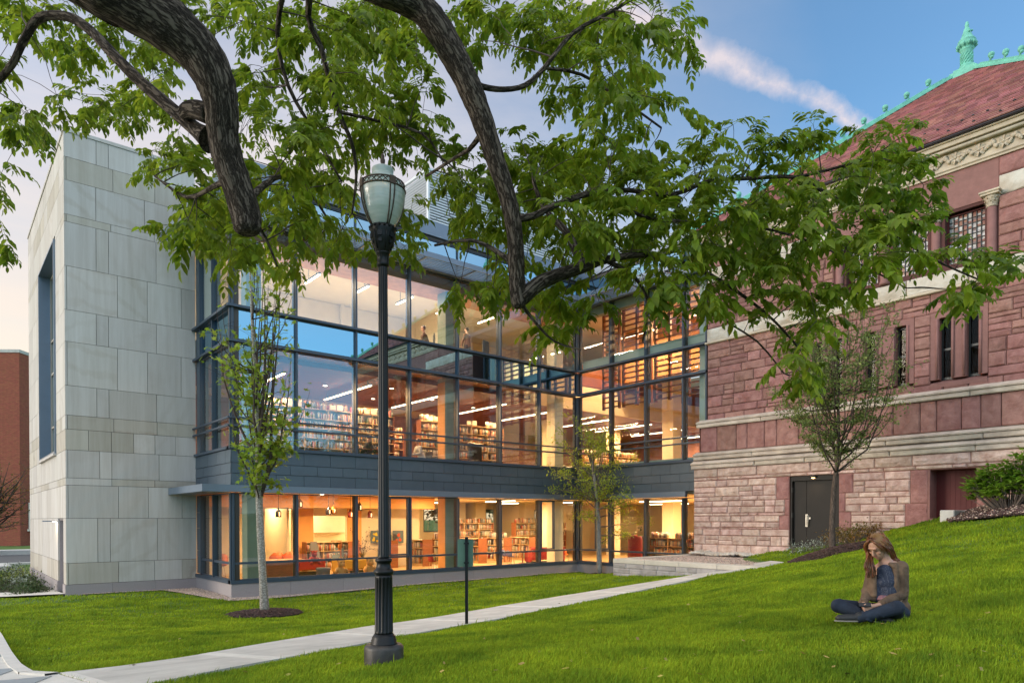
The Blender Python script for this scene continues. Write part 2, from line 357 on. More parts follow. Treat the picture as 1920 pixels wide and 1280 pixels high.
        if parent is not None:
            o.parent = parent; o.matrix_parent_inverse = Matrix.Translation(-Vector(world_loc(parent)))
        for k, v in tags.items(): o[k] = v
        return o
BARKS = ('bark_old', 'bark_pale', 'bark_grey', 'bark_brown')
def world_loc(o):
    l = Vector(o.location) if not o.get('_w') else Vector(o['_w'])
    return l if o.parent is None or o.get('_w') else Vector((0, 0, 0))
def npmesh(name, V, F, mats, parent=None, smooth=False, mi=None, **tags):
    """V (n,3) array, F (m,k) array of equal-sized faces"""
    me = bpy.data.meshes.new(name); V = np.ascontiguousarray(V, np.float32); F = np.ascontiguousarray(F, np.int32); k = F.shape[1]
    me.vertices.add(len(V)); me.vertices.foreach_set('co', V.ravel())
    me.loops.add(F.size); me.loops.foreach_set('vertex_index', F.ravel())
    me.polygons.add(len(F)); me.polygons.foreach_set('loop_start', np.arange(0, F.size, k, dtype=np.int32))
    me.polygons.foreach_set('loop_total', np.full(len(F), k, np.int32))
    for x in (mats if isinstance(mats, (list, tuple)) else [mats]): me.materials.append(MATS[x] if isinstance(x, str) else x)
    if mi is not None: me.polygons.foreach_set('material_index', np.ascontiguousarray(mi, np.int32))
    if smooth: me.polygons.foreach_set('use_smooth', np.ones(len(F), bool))
    me.update(calc_edges=True); me.validate()
    o = bpy.data.objects.new(name, me); COL.objects.link(o)
    if parent is not None:
        o.parent = parent; o.matrix_parent_inverse = Matrix.Translation(-Vector(world_loc(parent)))
    for kk, v in tags.items(): o[kk] = v
    return o
def thing(name, label, cat, loc=(0, 0, 0), group=None):
    o = bpy.data.objects.new(name, None); COL.objects.link(o); o.location = tuple(map(float, loc)); o.empty_display_size = .2
    o['label'] = label; o['category'] = cat
    if group: o['group'] = group
    return o
def copy_thing(o, loc=None, rz=None, label=None, parent=None):
    c = o.copy(); COL.objects.link(c)
    if parent is not None: c.parent = parent
    if loc is not None: c.location = tuple(map(float, loc))
    if rz is not None: c.rotation_euler = (0, 0, rz)
    if label: c['label'] = label
    for ch in list(o.children): copy_thing(ch, parent=c)
    return c
class Fr:
    """wall frame: a along the wall, b up, n outward"""
    def __init__(s, O, A, N): s.O = np.array(O, float); s.A = np.array(A, float); s.N = np.array(N, float); s.B = np.array([0, 0, 1.])
    def p(s, a, b, n=0): return s.O+s.A*a+s.B*b+s.N*n
def slab(mb, fr, a0, a1, b0, b1, n0, n1, mi=0, ch=0.0):
    """box in wall frame coordinates"""
    P = fr.p(a0, b0, n0); Q = fr.p(a1, b1, n1)
    mb.box(P, Q, mi, ch)
def rock(mb, fr, a0, a1, b0, b1, d=.05, mi=0, g=.008, rnd=random):
    """one rock-faced block with drafted edges and an uneven face"""
    g = max(g, .009) if g >= .008 else g; a0 += g; a1 -= g; b0 += g; b1 -= g
    if a1-a0 < .02 or b1-b0 < .02: return
    na = max(3, min(8, int((a1-a0)/.15)+2)); nb = max(3, min(6, int((b1-b0)/.14)+2)); V = []; ia = min(.030, (a1-a0)*.2)/(a1-a0); ib = min(.030, (b1-b0)*.2)/(b1-b0); tilt = rnd.uniform(-.3, .3); tilb = rnd.uniform(-.3, .3)
    for j in range(nb+1):
        for i in range(na+1):
            e = (i in (0, na)) or (j in (0, nb))
            fa = 0 if i == 0 else 1 if i == na else ia+(1-2*ia)*(i-1)/(na-2); fb = 0 if j == 0 else 1 if j == nb else ib+(1-2*ib)*(j-1)/(nb-2)
            ja = 0 if i in (0, na) else rnd.uniform(-.3, .3)*(.3 if i in (1, na-1) else 1)/na*.6; jb = 0 if j in (0, nb) else rnd.uniform(-.3, .3)*(.3 if j in (1, nb-1) else 1)/nb*.6
            n = .003 if e else d*(rnd.uniform(.45, .95)*(.8 if i in (1, na-1) or j in (1, nb-1) else 1.25)+tilt*(fa-.5)+tilb*(fb-.5))
            V.append(fr.p(a0+(a1-a0)*(fa+ja), b0+(b1-b0)*(fb+jb), n))
    F = []
    for j in range(nb):
        for i in range(na):
            q = (j*(na+1)+i, j*(na+1)+i+1, (j+1)*(na+1)+i+1, (j+1)*(na+1)+i)
            F += [q[:3], (q[0], q[2], q[3])] if (i+j) % 2 else [(q[0], q[1], q[3]), (q[1], q[2], q[3])]
    ring = [i for i in range(na+1)]+[(na)+(na+1)*j for j in range(1, nb+1)]+[(na+1)*nb+i for i in range(na-1, -1, -1)]+[(na+1)*j for j in range(nb-1, 0, -1)]
    o = len(V); V += [np.array(V[i])-fr.N*.03 for i in ring]
    for k in range(len(ring)): F.append((ring[k], o+k, o+(k+1) % len(ring), ring[(k+1) % len(ring)]))
    mb.add(V, F, mi)
def ashlar(mb, fr, a0, a1, b0, b1, holes=(), hmin=.22, hmax=.42, wmin=.35, wmax=1.1, d=.05, mi=0, rnd=None, split=.3, rows=None):
    rnd = rnd or random.Random(3)
    cuts = sorted(set([b0, b1]+[h for H in holes for h in (H[2], H[3]) if b0 < h < b1]+(rows or [])))
    for c0, c1 in zip(cuts, cuts[1:]):
        n = max(1, round((c1-c0)/((hmin+hmax)/2))); ws = [rnd.uniform(.75, 1.25) for _ in range(n)]; s = sum(ws); z = c0
        for w in ws:
            z1 = z+(c1-c0)*w/s; segs = [(a0, a1)]
            for H in holes:
                if H[2] < z1-.01 and H[3] > z+.01:
                    ns = []
                    for (p, q) in segs:
                        if H[0] > p: ns.append((p, min(q, H[0])))
                        if H[1] < q: ns.append((max(p, H[1]), q))
                    segs = [t for t in ns if t[1]-t[0] > .03]
            for (p, q) in segs:
                a = p
                while a < q-.02:
                    e = a+rnd.uniform(wmin, wmax)
                    if q-e < wmin*.6: e = q
                    if rnd.random() < split and z1-z > .26 and e-a < wmax*.95:
                        k = z+(z1-z)*rnd.uniform(.4, .6)
                        rock(mb, fr, a, e, z, k, d*.8, mi, rnd=rnd); rock(mb, fr, a, e, k, z1, d*.8, mi, rnd=rnd)
                    else: rock(mb, fr, a, e, z, z1, d, mi, rnd=rnd)
                    a = e
            z = z1
def wall_holes(mb, fr, a0, a1, b0, b1, holes, n0, n1, mi=0):
    """solid wall with rectangular openings, as butted boxes"""
    cuts = sorted(set([b0, b1]+[h for H in holes for h in (H[2], H[3]) if b0 < h < b1]))
    for c0, c1 in zip(cuts, cuts[1:]):
        segs = [(a0, a1)]
        for H in holes:
            if H[2] < c1-1e-4 and H[3] > c0+1e-4:
                ns = []
                for (p, q) in segs:
                    if H[1] <= p or H[0] >= q: ns.append((p, q)); continue
                    if H[0] > p: ns.append((p, H[0]))
                    if H[1] < q: ns.append((H[1], q))
                segs = ns
        for p, q in segs: slab(mb, fr, p, q, c0, c1, n0, n1, mi)
# ------------------------------------------------------------------ terrain
_ctl = [at(u, v, d) for u, v, d in ((497, 1148, 19.5), (875, 1172, 11.9), (720, 1243, 5.95), (1640, 1168, 6.5), (1440, 1055, 20.0),
        (1150, 1074, 24.4), (340, 1236, 8.4), (0, 1192, 11.5), (0, 1112, 24), (1700, 988, 20.6), (1560, 1038, 20.3), (1480, 1280, 4.4),
        (960, 1280, 4.7), (340, 1280, 5.6), (1900, 1260, 4.2), (1124, 1078, 27.5), (1300, 1080, 20.5), (1880, 975, 15.5))]
_ctl += [np.array(p, float) for p in ((7.15, 22.2, 0.02), (3.2, 26.0, .08), (13, 22.2, .03), (18, 22.2, .06), (22.6, 22.2, .1), (22.6, 17.5, .12), (3.0, 37, .05), (0, 0, 1.28), (-12, -10, 1.1),
        (12, -10, 2.3), (21.8, 5.3, 2.95), (21.8, 1.5, 3.3), (22, -5, 3.4), (-10, 12, .5), (-12, 26, .1), (-12, 40, 0), (5, 48, 0), (25, -15, 3.0), (-25, 0, .5), (-25, 40, 0), (21.5, 8.3, 2.2), (21.5, 12, 1.42))]
_C = np.array(_ctl); _n = len(_C)
def _k(r): return np.where(r > 1e-9, r*r*np.log(np.maximum(r, 1e-9)), 0)
_A = np.zeros((_n+3, _n+3)); _d = np.hypot(_C[:, None, 0]-_C[None, :, 0], _C[:, None, 1]-_C[None, :, 1])
_A[:_n, :_n] = _k(_d)+np.eye(_n)*1.5; _A[:_n, _n] = 1; _A[:_n, _n+1:] = _C[:, :2]; _A[_n, :_n] = 1; _A[_n+1:, :_n] = _C[:, :2].T
_w = np.linalg.solve(_A, np.concatenate([_C[:, 2], np.zeros(3)]))
def terr(x, y):
    x = np.asarray(x, float); y = np.asarray(y, float); sh = x.shape; x = x.ravel(); y = y.ravel(); out = np.empty(len(x))
    for i in range(0, len(x), 20000):
        a = x[i:i+20000]; b = y[i:i+20000]
        out[i:i+20000] = _k(np.hypot(a[:, None]-_C[None, :, 0], b[:, None]-_C[None, :, 1]))@_w[:_n]+_w[_n]+_w[_n+1]*a+_w[_n+2]*b
    rr = np.hypot(x-8, y-15); t = np.clip((rr-32)/14, 0, 1); t = t*t*(3-2*t)
    out = out*(1-t)+0.0*t
    return out.reshape(sh)
def T(x, y): return float(terr(np.array([x]), np.array([y]))[0])
def ghit(u, v, d0=8.0):
    """point of the ground seen at a photo position"""
    r = ray(u, v); lo, hi = 1.5, None; d = 1.5; prev = 1.5
    while d < 90:
        p = CP+r*d
        if p[2] < T(p[0], p[1]): hi = d; lo = prev; break
        prev = d; d *= 1.06
    if hi is None: return CP+r*d0
    for _ in range(22):
        m_ = (lo+hi)/2; p = CP+r*m_
        if p[2] < T(p[0], p[1]): hi = m_
        else: lo = m_
    return CP+r*hi
def inpoly(x, y, poly):
    r_ = np.zeros(x.shape, bool); n = len(poly)
    for i in range(n):
        x0, y0 = poly[i][:2]; x1, y1 = poly[(i+1) % n][:2]
        if abs(y1-y0) < 1e-12: continue
        c = ((y0 > y) != (y1 > y)) & (x < (x1-x0)*(y-y0)/(y1-y0)+x0); r_ ^= c
    return r_
FOOT = [[(3.25, 26.2), (7.3, 26.2), (7.3, 22.5), (22.85, 22.5), (22.85, 15.5), (22.2, 15.2), (22.2, 2.0), (60, 2.0), (60, 37), (3.25, 37)]]
gx = np.concatenate([np.linspace(-1500, -40, 18)[:-1], np.arange(-40, -6, 1.0), np.arange(-6, 26, .25), np.arange(26, 60, 1.5), np.linspace(60, 1500, 18)])
gy = np.concatenate([np.linspace(-1500, -20, 18)[:-1], np.arange(-20, -2, 1.0), np.arange(-2, 30, .25), np.arange(30, 60, 1.2), np.linspace(60, 2500, 20)])
GX, GY = np.meshgrid(gx, gy); GZ = terr(GX, GY)
GZ = GZ+.012*np.sin(GX*1.7+GY*.6)*np.cos(GY*1.3)-.02
ins = inpoly(GX, GY, FOOT[0]); GZ[ins] = -0.35
nx, ny = len(gx), len(gy)
ii, jj = np.meshgrid(np.arange(nx-1), np.arange(ny-1)); q = (jj*nx+ii).ravel()
npmesh('lawn_ground', np.stack([GX.ravel(), GY.ravel(), GZ.ravel()], 1), np.stack([q, q+1, q+nx+1, q+nx], 1), 'grass_ground', smooth=True, kind='structure')

def strip(name, left, right, mats, h=.035, mi=0, seg=.5, gapat=(), parent=None):
    """sheet between two matching edge polylines, draped on the ground with thickness"""
    mb = MB(); L = []; Rr = []
    for i in range(len(left)-1):
        a, b, c, e = map(np.array, (left[i], left[i+1], right[i], right[i+1])); n = max(1, int(np.linalg.norm(b[:2]-a[:2])/seg))
        for k in range(n): t = k/n; L.append(a+(b-a)*t); Rr.append(c+(e-c)*t)
    L.append(np.array(left[-1])); Rr.append(np.array(right[-1]))
    for i in range(len(L)-1):
        P = [L[i], L[i+1], Rr[i+1], Rr[i]]
        if i in gapat:
            pass
        top = [(p[0], p[1], T(p[0], p[1])+h) for p in P]; bot = [(p[0], p[1], T(p[0], p[1])-.12) for p in P]
        mb.add(top+bot, [(3, 2, 1, 0), (0, 1, 5, 4), (2, 3, 7, 6)], mi)
    return mb, L, Rr
# sidewalk, edges read off the ground
up_px = [(1446, 1052.5), (1334, 1070.6), (1200, 1095), (1048, 1119), (940, 1137), (871, 1149), (780, 1164), (691, 1175.5), (600, 1191), (470, 1213), (340, 1236), (230, 1252), (110, 1266)]
lo_px = [(1470, 1055), (1340, 1078), (1240, 1100), (1147, 1119), (1030, 1142), (940, 1161), (850, 1177), (745, 1196), (670, 1212), (560, 1233), (434, 1256), (330, 1277), (215, 1300)]
UP = [ghit(*p) for p in up_px]; LO = [ghit(*p) for p in lo_px]
# carry the walk on past the frame
e0 = UP[-1]+(UP[-1]-UP[-2])*2.2; e1 = LO[-1]+(LO[-1]-LO[-2])*2.2
mbw, Ls, Rs = strip('walk', UP, LO, 'concrete', h=.03, seg=.45)
def dense(P, step):
    P = [np.array(p[:2]) for p in P]; out = []
    for a, b in zip(P, P[1:]):
        n = max(1, int(np.linalg.norm(b-a)/step)); out += [a+(b-a)*k/n for k in range(n)]
    return out+[P[-1]]
def resample(P, n):
    P = np.array([p[:2] for p in P]); s = np.r_[0, np.cumsum(np.hypot(*np.diff(P, axis=0).T))]; t = np.linspace(0, s[-1], n)
    return np.stack([np.interp(t, s, P[:, 0]), np.interp(t, s, P[:, 1])], 1)
NU = 160; U2 = resample(UP, NU); L2 = resample(LO, NU); mw = MB()
slen = np.r_[0, np.cumsum(np.hypot(*np.diff((U2+L2)/2, axis=0).T))]
def walkpt(s_, t_, h):
    a = np.array([np.interp(s_, slen, U2[:, 0]), np.interp(s_, slen, U2[:, 1])]); b = np.array([np.interp(s_, slen, L2[:, 0]), np.interp(s_, slen, L2[:, 1])])
    p = a+(b-a)*t_; return (p[0], p[1], T(*p)+h)
s0 = 0.0; slabL = 2.95
while s0 < slen[-1]-.05:
    s1 = min(s0+slabL, slen[-1]); n = 7
    # trowelled light margin at each slab end, broom-finished middle a hair lower
    segs = [(s0+.006, s0+.10, 1, .0325)]+[(s0+.10+(s1-s0-.2)*k/n, s0+.10+(s1-s0-.2)*(k+1)/n, 0, .031) for k in range(n)]+[(s1-.10, s1-.006, 1, .0325)]
    for a, b, mi_, h_ in segs:
        mw.add([walkpt(a, 0, h_), walkpt(b, 0, h_), walkpt(b, 1, h_), walkpt(a, 1, h_), walkpt(a, 0, -.1), walkpt(b, 0, -.1), walkpt(b, 1, -.1), walkpt(a, 1, -.1)],
               [(3, 2, 1, 0), (0, 1, 5, 4), (2, 3, 7, 6), (1, 2, 6, 5), (3, 0, 4, 7)], mi_)
    s0 = s1
mw.build('sidewalk', ['concrete', 'concrete_light'], kind='structure')
PATHPOLY = [tuple(p) for p in U2]+[tuple(p) for p in L2[::-1]]
# bluestone paving at the lower left with a pale kerb edge
edge_px = [(-60, 1120), (0, 1188), (22, 1226), (40, 1250), (62, 1264), (110, 1267)]
ED = [ghit(*p) for p in edge_px]; inner = [p[:2] for p in ED]
far = [ED[0][:2]+np.array([-4.5, -1.0]), np.array([-7.0, 4.0]), np.array([-4.0, 1.0]), np.array(LO[-1][:2])+np.array([-.6, -1.0]), LO[-1][:2]]
PAVE = inner+[np.array(UP[-1][:2])]+far[::-1]
PAVE = [tuple(p) for p in inner]+[tuple(LO[-1][:2])]+[tuple(p) for p in far[::-1][1:]]
px = np.array([p[0] for p in PAVE]); py = np.array([p[1] for p in PAVE])
mp_ = MB(); du = np.array([math.cos(R(70)), math.sin(R(70))]); dv = np.array([-du[1], du[0]])
c0 = np.array(inner[2])
for i in range(-16, 16):
    for j in range(-20, 20):
        ww, hh = .62, .62
        q4 = [c0+du*((i+a)*ww+(.004 if a == 0 else -.004))+dv*((j+b)*hh+(.004 if b == 0 else -.004)) for a, b in ((0, 0), (1, 0), (1, 1), (0, 1))]
        cx_, cy_ = sum(q4)/4
        X4 = np.array([p[0] for p in q4]); Y4 = np.array([p[1] for p in q4])
        if inpoly(X4, Y4, PAVE).all():
            mp_.add([(p[0], p[1], T(*p)+.03) for p in q4]+[(p[0], p[1], T(*p)-.06) for p in q4], [(0, 1, 2, 3), (0, 4, 5, 1), (1, 5, 6, 2), (2, 6, 7, 3), (3, 7, 4, 0)], 0)
# bed of the paving under the stones, following the outline
from mathutils.geometry import tessellate_polygon
def flat_poly(mb, poly, h, mi=0, sub=3):
    tri = tessellate_polygon([[Vector((p[0], p[1], 0)) for p in poly]])
    T_ = [[np.array(poly[i][:2]) for i in t] for t in tri]
    for _ in range(sub):
        N_ = []
        for a, b, c in T_:
            ab, bc, ca = (a+b)/2, (b+c)/2, (c+a)/2; N_ += [[a, ab, ca], [ab, b, bc], [ca, bc, c], [ab, bc, ca]]
        T_ = N_
    for t in T_:
        a, b, c = t
        if (b[0]-a[0])*(c[1]-a[1])-(b[1]-a[1])*(c[0]-a[0]) < 0: t = [a, c, b]
        mb.add([(p[0], p[1], T(*p)+h) for p in t], [(0, 1, 2)], mi)
flat_poly(mp_, PAVE, .024, 1, 3)
mp_.build('bluestone_pavement', ['bluestone', 'concrete_light'], kind='structure')
mk = MB(); In = dense(inner, .25); 
for a, b in zip(In, In[1:]):
    d_ = (b-a)/np.linalg.norm(b-a); n_ = np.array([-d_[1], d_[0]]);
    pa, pb, pc, pe = a, b, b-n_*-.13, a-n_*-.13
    P4 = [pa, pb, pc, pe]
    if not inpoly(np.array([(pc+pe)[0]/2]), np.array([(pc+pe)[1]/2]), PAVE)[0]: P4 = [pa, pb, b-n_*.13, a-n_*.13]
    t4 = [(p[0], p[1], T(*p)+.045) for p in P4]; b4 = [(p[0], p[1], T(*p)-.05) for p in P4]
    mk.add(t4+b4, [(0, 1, 2, 3), (3, 2, 1, 0), (0, 1, 5, 4), (2, 3, 7, 6)][0:1]+[(0, 1, 5, 4), (2, 3, 7, 6)], 0)
mk.build('pavement_kerb', ['concrete_light'], kind='structure')

# side path by the stone wall, street and kerbs beyond on the left
def quad_sheet(name, P, m_, h, sub=2):
    mb = MB(); flat_poly(mb, P, h, 0, sub); return mb.build(name, m_, kind='structure')
quad_sheet('side_path', [(3.15, 28.9), (-14, 31.3), (-14, 30.4), (0.5, 27.3), (3.15, 26.15)], 'concrete_light', .05)
mb = MB(); mb.box((-60, 47.2, -.1), (9, 60, .015)); mb.build('street', 'asphalt', kind='structure')
mb = MB(); mb.box((-60, 46.8, -.1), (9, 47.2, .12), ch=.02); mb.box((-60, 60, -.1), (9, 60.5, .35), ch=.02); mb.build('street_kerb', 'concrete_light', kind='structure')
mb = MB(); mb.box((-60, 44.2, -.1), (3, 46.8, .10)); mb.box((-60, 60.5, -.1), (9, 63, .30)); mb.build('street_pavement', 'concrete_light', kind='structure')

# retaining planter wall and gravel terrace at the foot of the red building
PX, PY, PZ = 17.59, 15.6, 1.178
t = thing('retaining_wall', 'low grey block retaining wall with flat pale cap stones below the red building', 'retaining wall', (PX, PY, 0.4))
mb = MB(); fr = Fr((PX, PY, 0), (0, -1, 0), (-1, 0, 0)); rr = random.Random(5)
z = PZ-.15
for k in range(5):
    z1 = z-.17; a = -.0 if k % 2 else 0
    while a < 9.5:
        e = a+rr.uniform(.3, .75)
        rock(mb, fr, a, min(e, 9.5), z1, z, .035, 0, g=.004, rnd=rr); a = e
    z = z1
slab(mb, fr, 0, 9.5, z, PZ-.15, -.3, -.002, 0)
f2 = Fr((22, PY, 0), (-1, 0, 0), (0, 1, 0)); slab(mb, f2, 0, 4.1, .2, PZ-.15, -.25, 0, 0)
mb.build('block_wall', ['wall_block'], t)
mb = MB(); a = 0
while a < 9.4:
    slab(mb, fr, a+.004, min(a+1.35, 9.45)-.004, PZ-.15, PZ, -.42, .03, 0, .012); a += 1.35
a = .42
while a < 4.3:
    slab(mb, Fr((PX, PY, 0), (1, 0, 0), (0, 1, 0)), a+.004, min(a+1.3, 4.3)-.004, PZ-.15, PZ, -.38, .03, 0, .012); a += 1.3
mb.build('cap_stones', ['cap_stone'], t)
def pebbles(name, poly, n, zf, size=(.012, .03), matn='pebble', **tags):
    P = np.array([p[:2] for p in poly]); lo, hi = P.min(0), P.max(0); pts = np.empty((0, 2))
    while len(pts) < n:
        c = lo+RNG.random((n, 2))*(hi-lo); c = c[inpoly(c[:, 0], c[:, 1], poly)]; pts = np.vstack([pts, c])
    pts = pts[:n]; z = zf(pts[:, 0], pts[:, 1]); base = np.array([[1, 0, 0], [0, 1, 0], [-1, 0, 0], [0, -1, 0], [0, 0, 1], [0, 0, -1]], float)
    Fb = np.array([[0, 1, 4], [1, 2, 4], [2, 3, 4], [3, 0, 4], [1, 0, 5], [2, 1, 5], [3, 2, 5], [0, 3, 5]])
    r_ = size[0]+(size[1]-size[0])*RNG.random((n, 1, 1)); an = RNG.random(n)*6.28; c, s = np.cos(an), np.sin(an)
    V = np.repeat(base[None], n, 0)*(.7+.6*RNG.random((n, 6, 1)))*r_*np.array([1, 1, .6]); X = V[..., 0]*c[:, None]-V[..., 1]*s[:, None]; Y = V[..., 0]*s[:, None]+V[..., 1]*c[:, None]
    V = np.stack([X+pts[:, 0:1], Y+pts[:, 1:2], V[..., 2]+z[:, None]], -1).reshape(-1, 3)
    F = (Fb[None]+6*np.arange(n)[:, None, None]).reshape(-1, 3)
    return npmesh(name, V, F, matn, **tags)
mb = MB(); mb.box((PX+.38, 2, PZ-.25), (22.05, PY-.36, PZ-.05)); mb.build('gravel_bed', 'mortar_pink', kind='structure')
TER = [(PX+.4, PY-.38), (21.95, PY-.38), (21.95, 10.0), (PX+.4, 8.5)]
pebbles('terrace_gravel', TER, 15000, lambda x, y: np.full(len(x), PZ-.035)+.02*RNG.random(len(x)), kind='stuff')
pebbles('white_stones', [(21.95, 15.2), (21.35, 15.2), (21.45, 12.6), (21.8, 11.9), (21.95, 11.9)], 900, lambda x, y: PZ+.02+.12*(x-21.3)*RNG.random(len(x))+.06*np.sin(y*2)**2, (.05, .11), 'whitestone', kind='stuff')
# gravel drip strip along the glass building
DRIP = [(5.9, 26.1), (7.12, 26.1), (7.12, 22.28), (22.6, 22.28), (22.6, 22.1), (12, 22.02), (8, 21.78), (6.9, 21.75), (6.6, 22.4)]
mb = MB(); flat_poly(mb, DRIP, .012, 0, 3); mb.build('drip_strip', 'mortar_pink', kind='structure')
pebbles('drip_gravel', DRIP, 7000, lambda x, y: terr(x, y)+.015, (.012, .032), kind='stuff')
pebbles('wall_gravel', [(3.6, 26.1), (6, 26.1), (6, 26.0), (3.6, 26.02)], 500, lambda x, y: terr(x, y)+.01, (.012, .03), kind='stuff')

# mulch rings
MULCH = []
def mulch_ring(c, rx, ry, ang, label_mat='mulch', n=2600, hgt=.12):
    MULCH.append((c, rx, ry, ang))
    r_ = np.sqrt(RNG.random(n)); th = RNG.random(n)*6.283; ex = rx*r_*np.cos(th); ey = ry*r_*np.sin(th); ca, sa = math.cos(ang), math.sin(ang)
    x = c[0]+ex*ca-ey*sa; y = c[1]+ex*sa+ey*ca; z = terr(x, y)+hgt*(1-r_**2)*.9+.02*RNG.random(n)
    L_ = .02+.05*RNG.random(n); w_ = .006+.012*RNG.random(n); a = RNG.random(n)*6.28; tl = (RNG.random(n)-.5)*.9
    d = np.stack([np.cos(a)*np.cos(tl), np.sin(a)*np.cos(tl), np.sin(tl)], 1); s = np.stack([-np.sin(a), np.cos(a), 0*a], 1); up = np.cross(d, s)
    P = np.stack([x, y, z], 1); V = np.stack([P-d*L_[:, None]-s*w_[:, None], P-d*L_[:, None]+s*w_[:, None], P+d*L_[:, None]+s*w_[:, None], P+d*L_[:, None]-s*w_[:, None], P+up*w_[:, None]*.8], 1).reshape(-1, 3)
    o = 5*np.arange(n)[:, None]; F = np.concatenate([o+np.array(f) for f in ((0, 1, 4), (1, 2, 4), (2, 3, 4), (3, 0, 4), (0, 2, 1), (0, 3, 2))])
    # mound beneath
    mb = MB(); N = 28; ring = [[c[0]+k/6*(rx*math.cos(2*PI*i/N)*ca-ry*math.sin(2*PI*i/N)*sa), c[1]+k/6*(rx*math.cos(2*PI*i/N)*sa+ry*math.sin(2*PI*i/N)*ca)] for k in range(1, 7) for i in range(N)]
    V2 = [(c[0], c[1], T(*c)+hgt*.9)]+[(p[0], p[1], T(*p)+hgt*.9*(1-((i//N+1)/6)**2)-.01) for i, p in enumerate(ring)]
    F2 = [(0, 1+i, 1+(i+1) % N) for i in range(N)]+[(1+k*N+i, 1+(k+1)*N+i, 1+(k+1)*N+(i+1) % N, 1+k*N+(i+1) % N) for k in range(5) for i in range(N)]
    mb.add(V2, F2, 0, True); mb.build('mulch_mound', 'soil', kind='structure')
    npmesh('mulch_bed', V, F, label_mat, kind='stuff')
SAP = ghit(497, 1151); mulch_ring(SAP[:2], 1.15, .95, R(40), n=4200, hgt=.13)
VASE = ghit(1562, 1038); mulch_ring(VASE[:2]+np.array([-.1, -.1]), 1.25, .9, R(-50), n=3800, hgt=.2)
SAP2 = ghit(1124, 1076); mulch_ring(SAP2[:2], .45, .4, 0, n=300, hgt=.05)

# planting bed at the far right (under the shrub), mulch slope
BED = [ghit(1795, 962, 17)[:2], ghit(1960, 948, 14)[:2], np.array([21.9, 2.5]), np.array([21.9, 6.3]), np.array([21.0, 6.9])]
BEDP = [(19.6, 6.15), (18.0, 3.2), (16.5, 0.5), (21.9, 0.5), (21.9, 6.2), (20.6, 6.55)]
mb = MB(); flat_poly(mb, BEDP, .04, 0, 4); mb.build('shrub_bed', 'soil', kind='structure')
pebbles('bed_mulch', BEDP, 9000, lambda x, y: terr(x, y)+.05+.03*RNG.random(len(x)), (.02, .05), 'mulch', kind='stuff')
pebbles('bed_gravel', BEDP, 2500, lambda x, y: terr(x, y)+.06+.03*RNG.random(len(x)), (.015, .035), 'pebble', kind='stuff')
LBED = [(3.1, 29.2), (-9, 31.6), (-9, 43.5), (2.9, 43.5), (3.1, 37.2)]
mb = MB(); flat_poly(mb, LBED, .04, 0, 4); mb.build('planting_bed', 'soil', kind='structure')

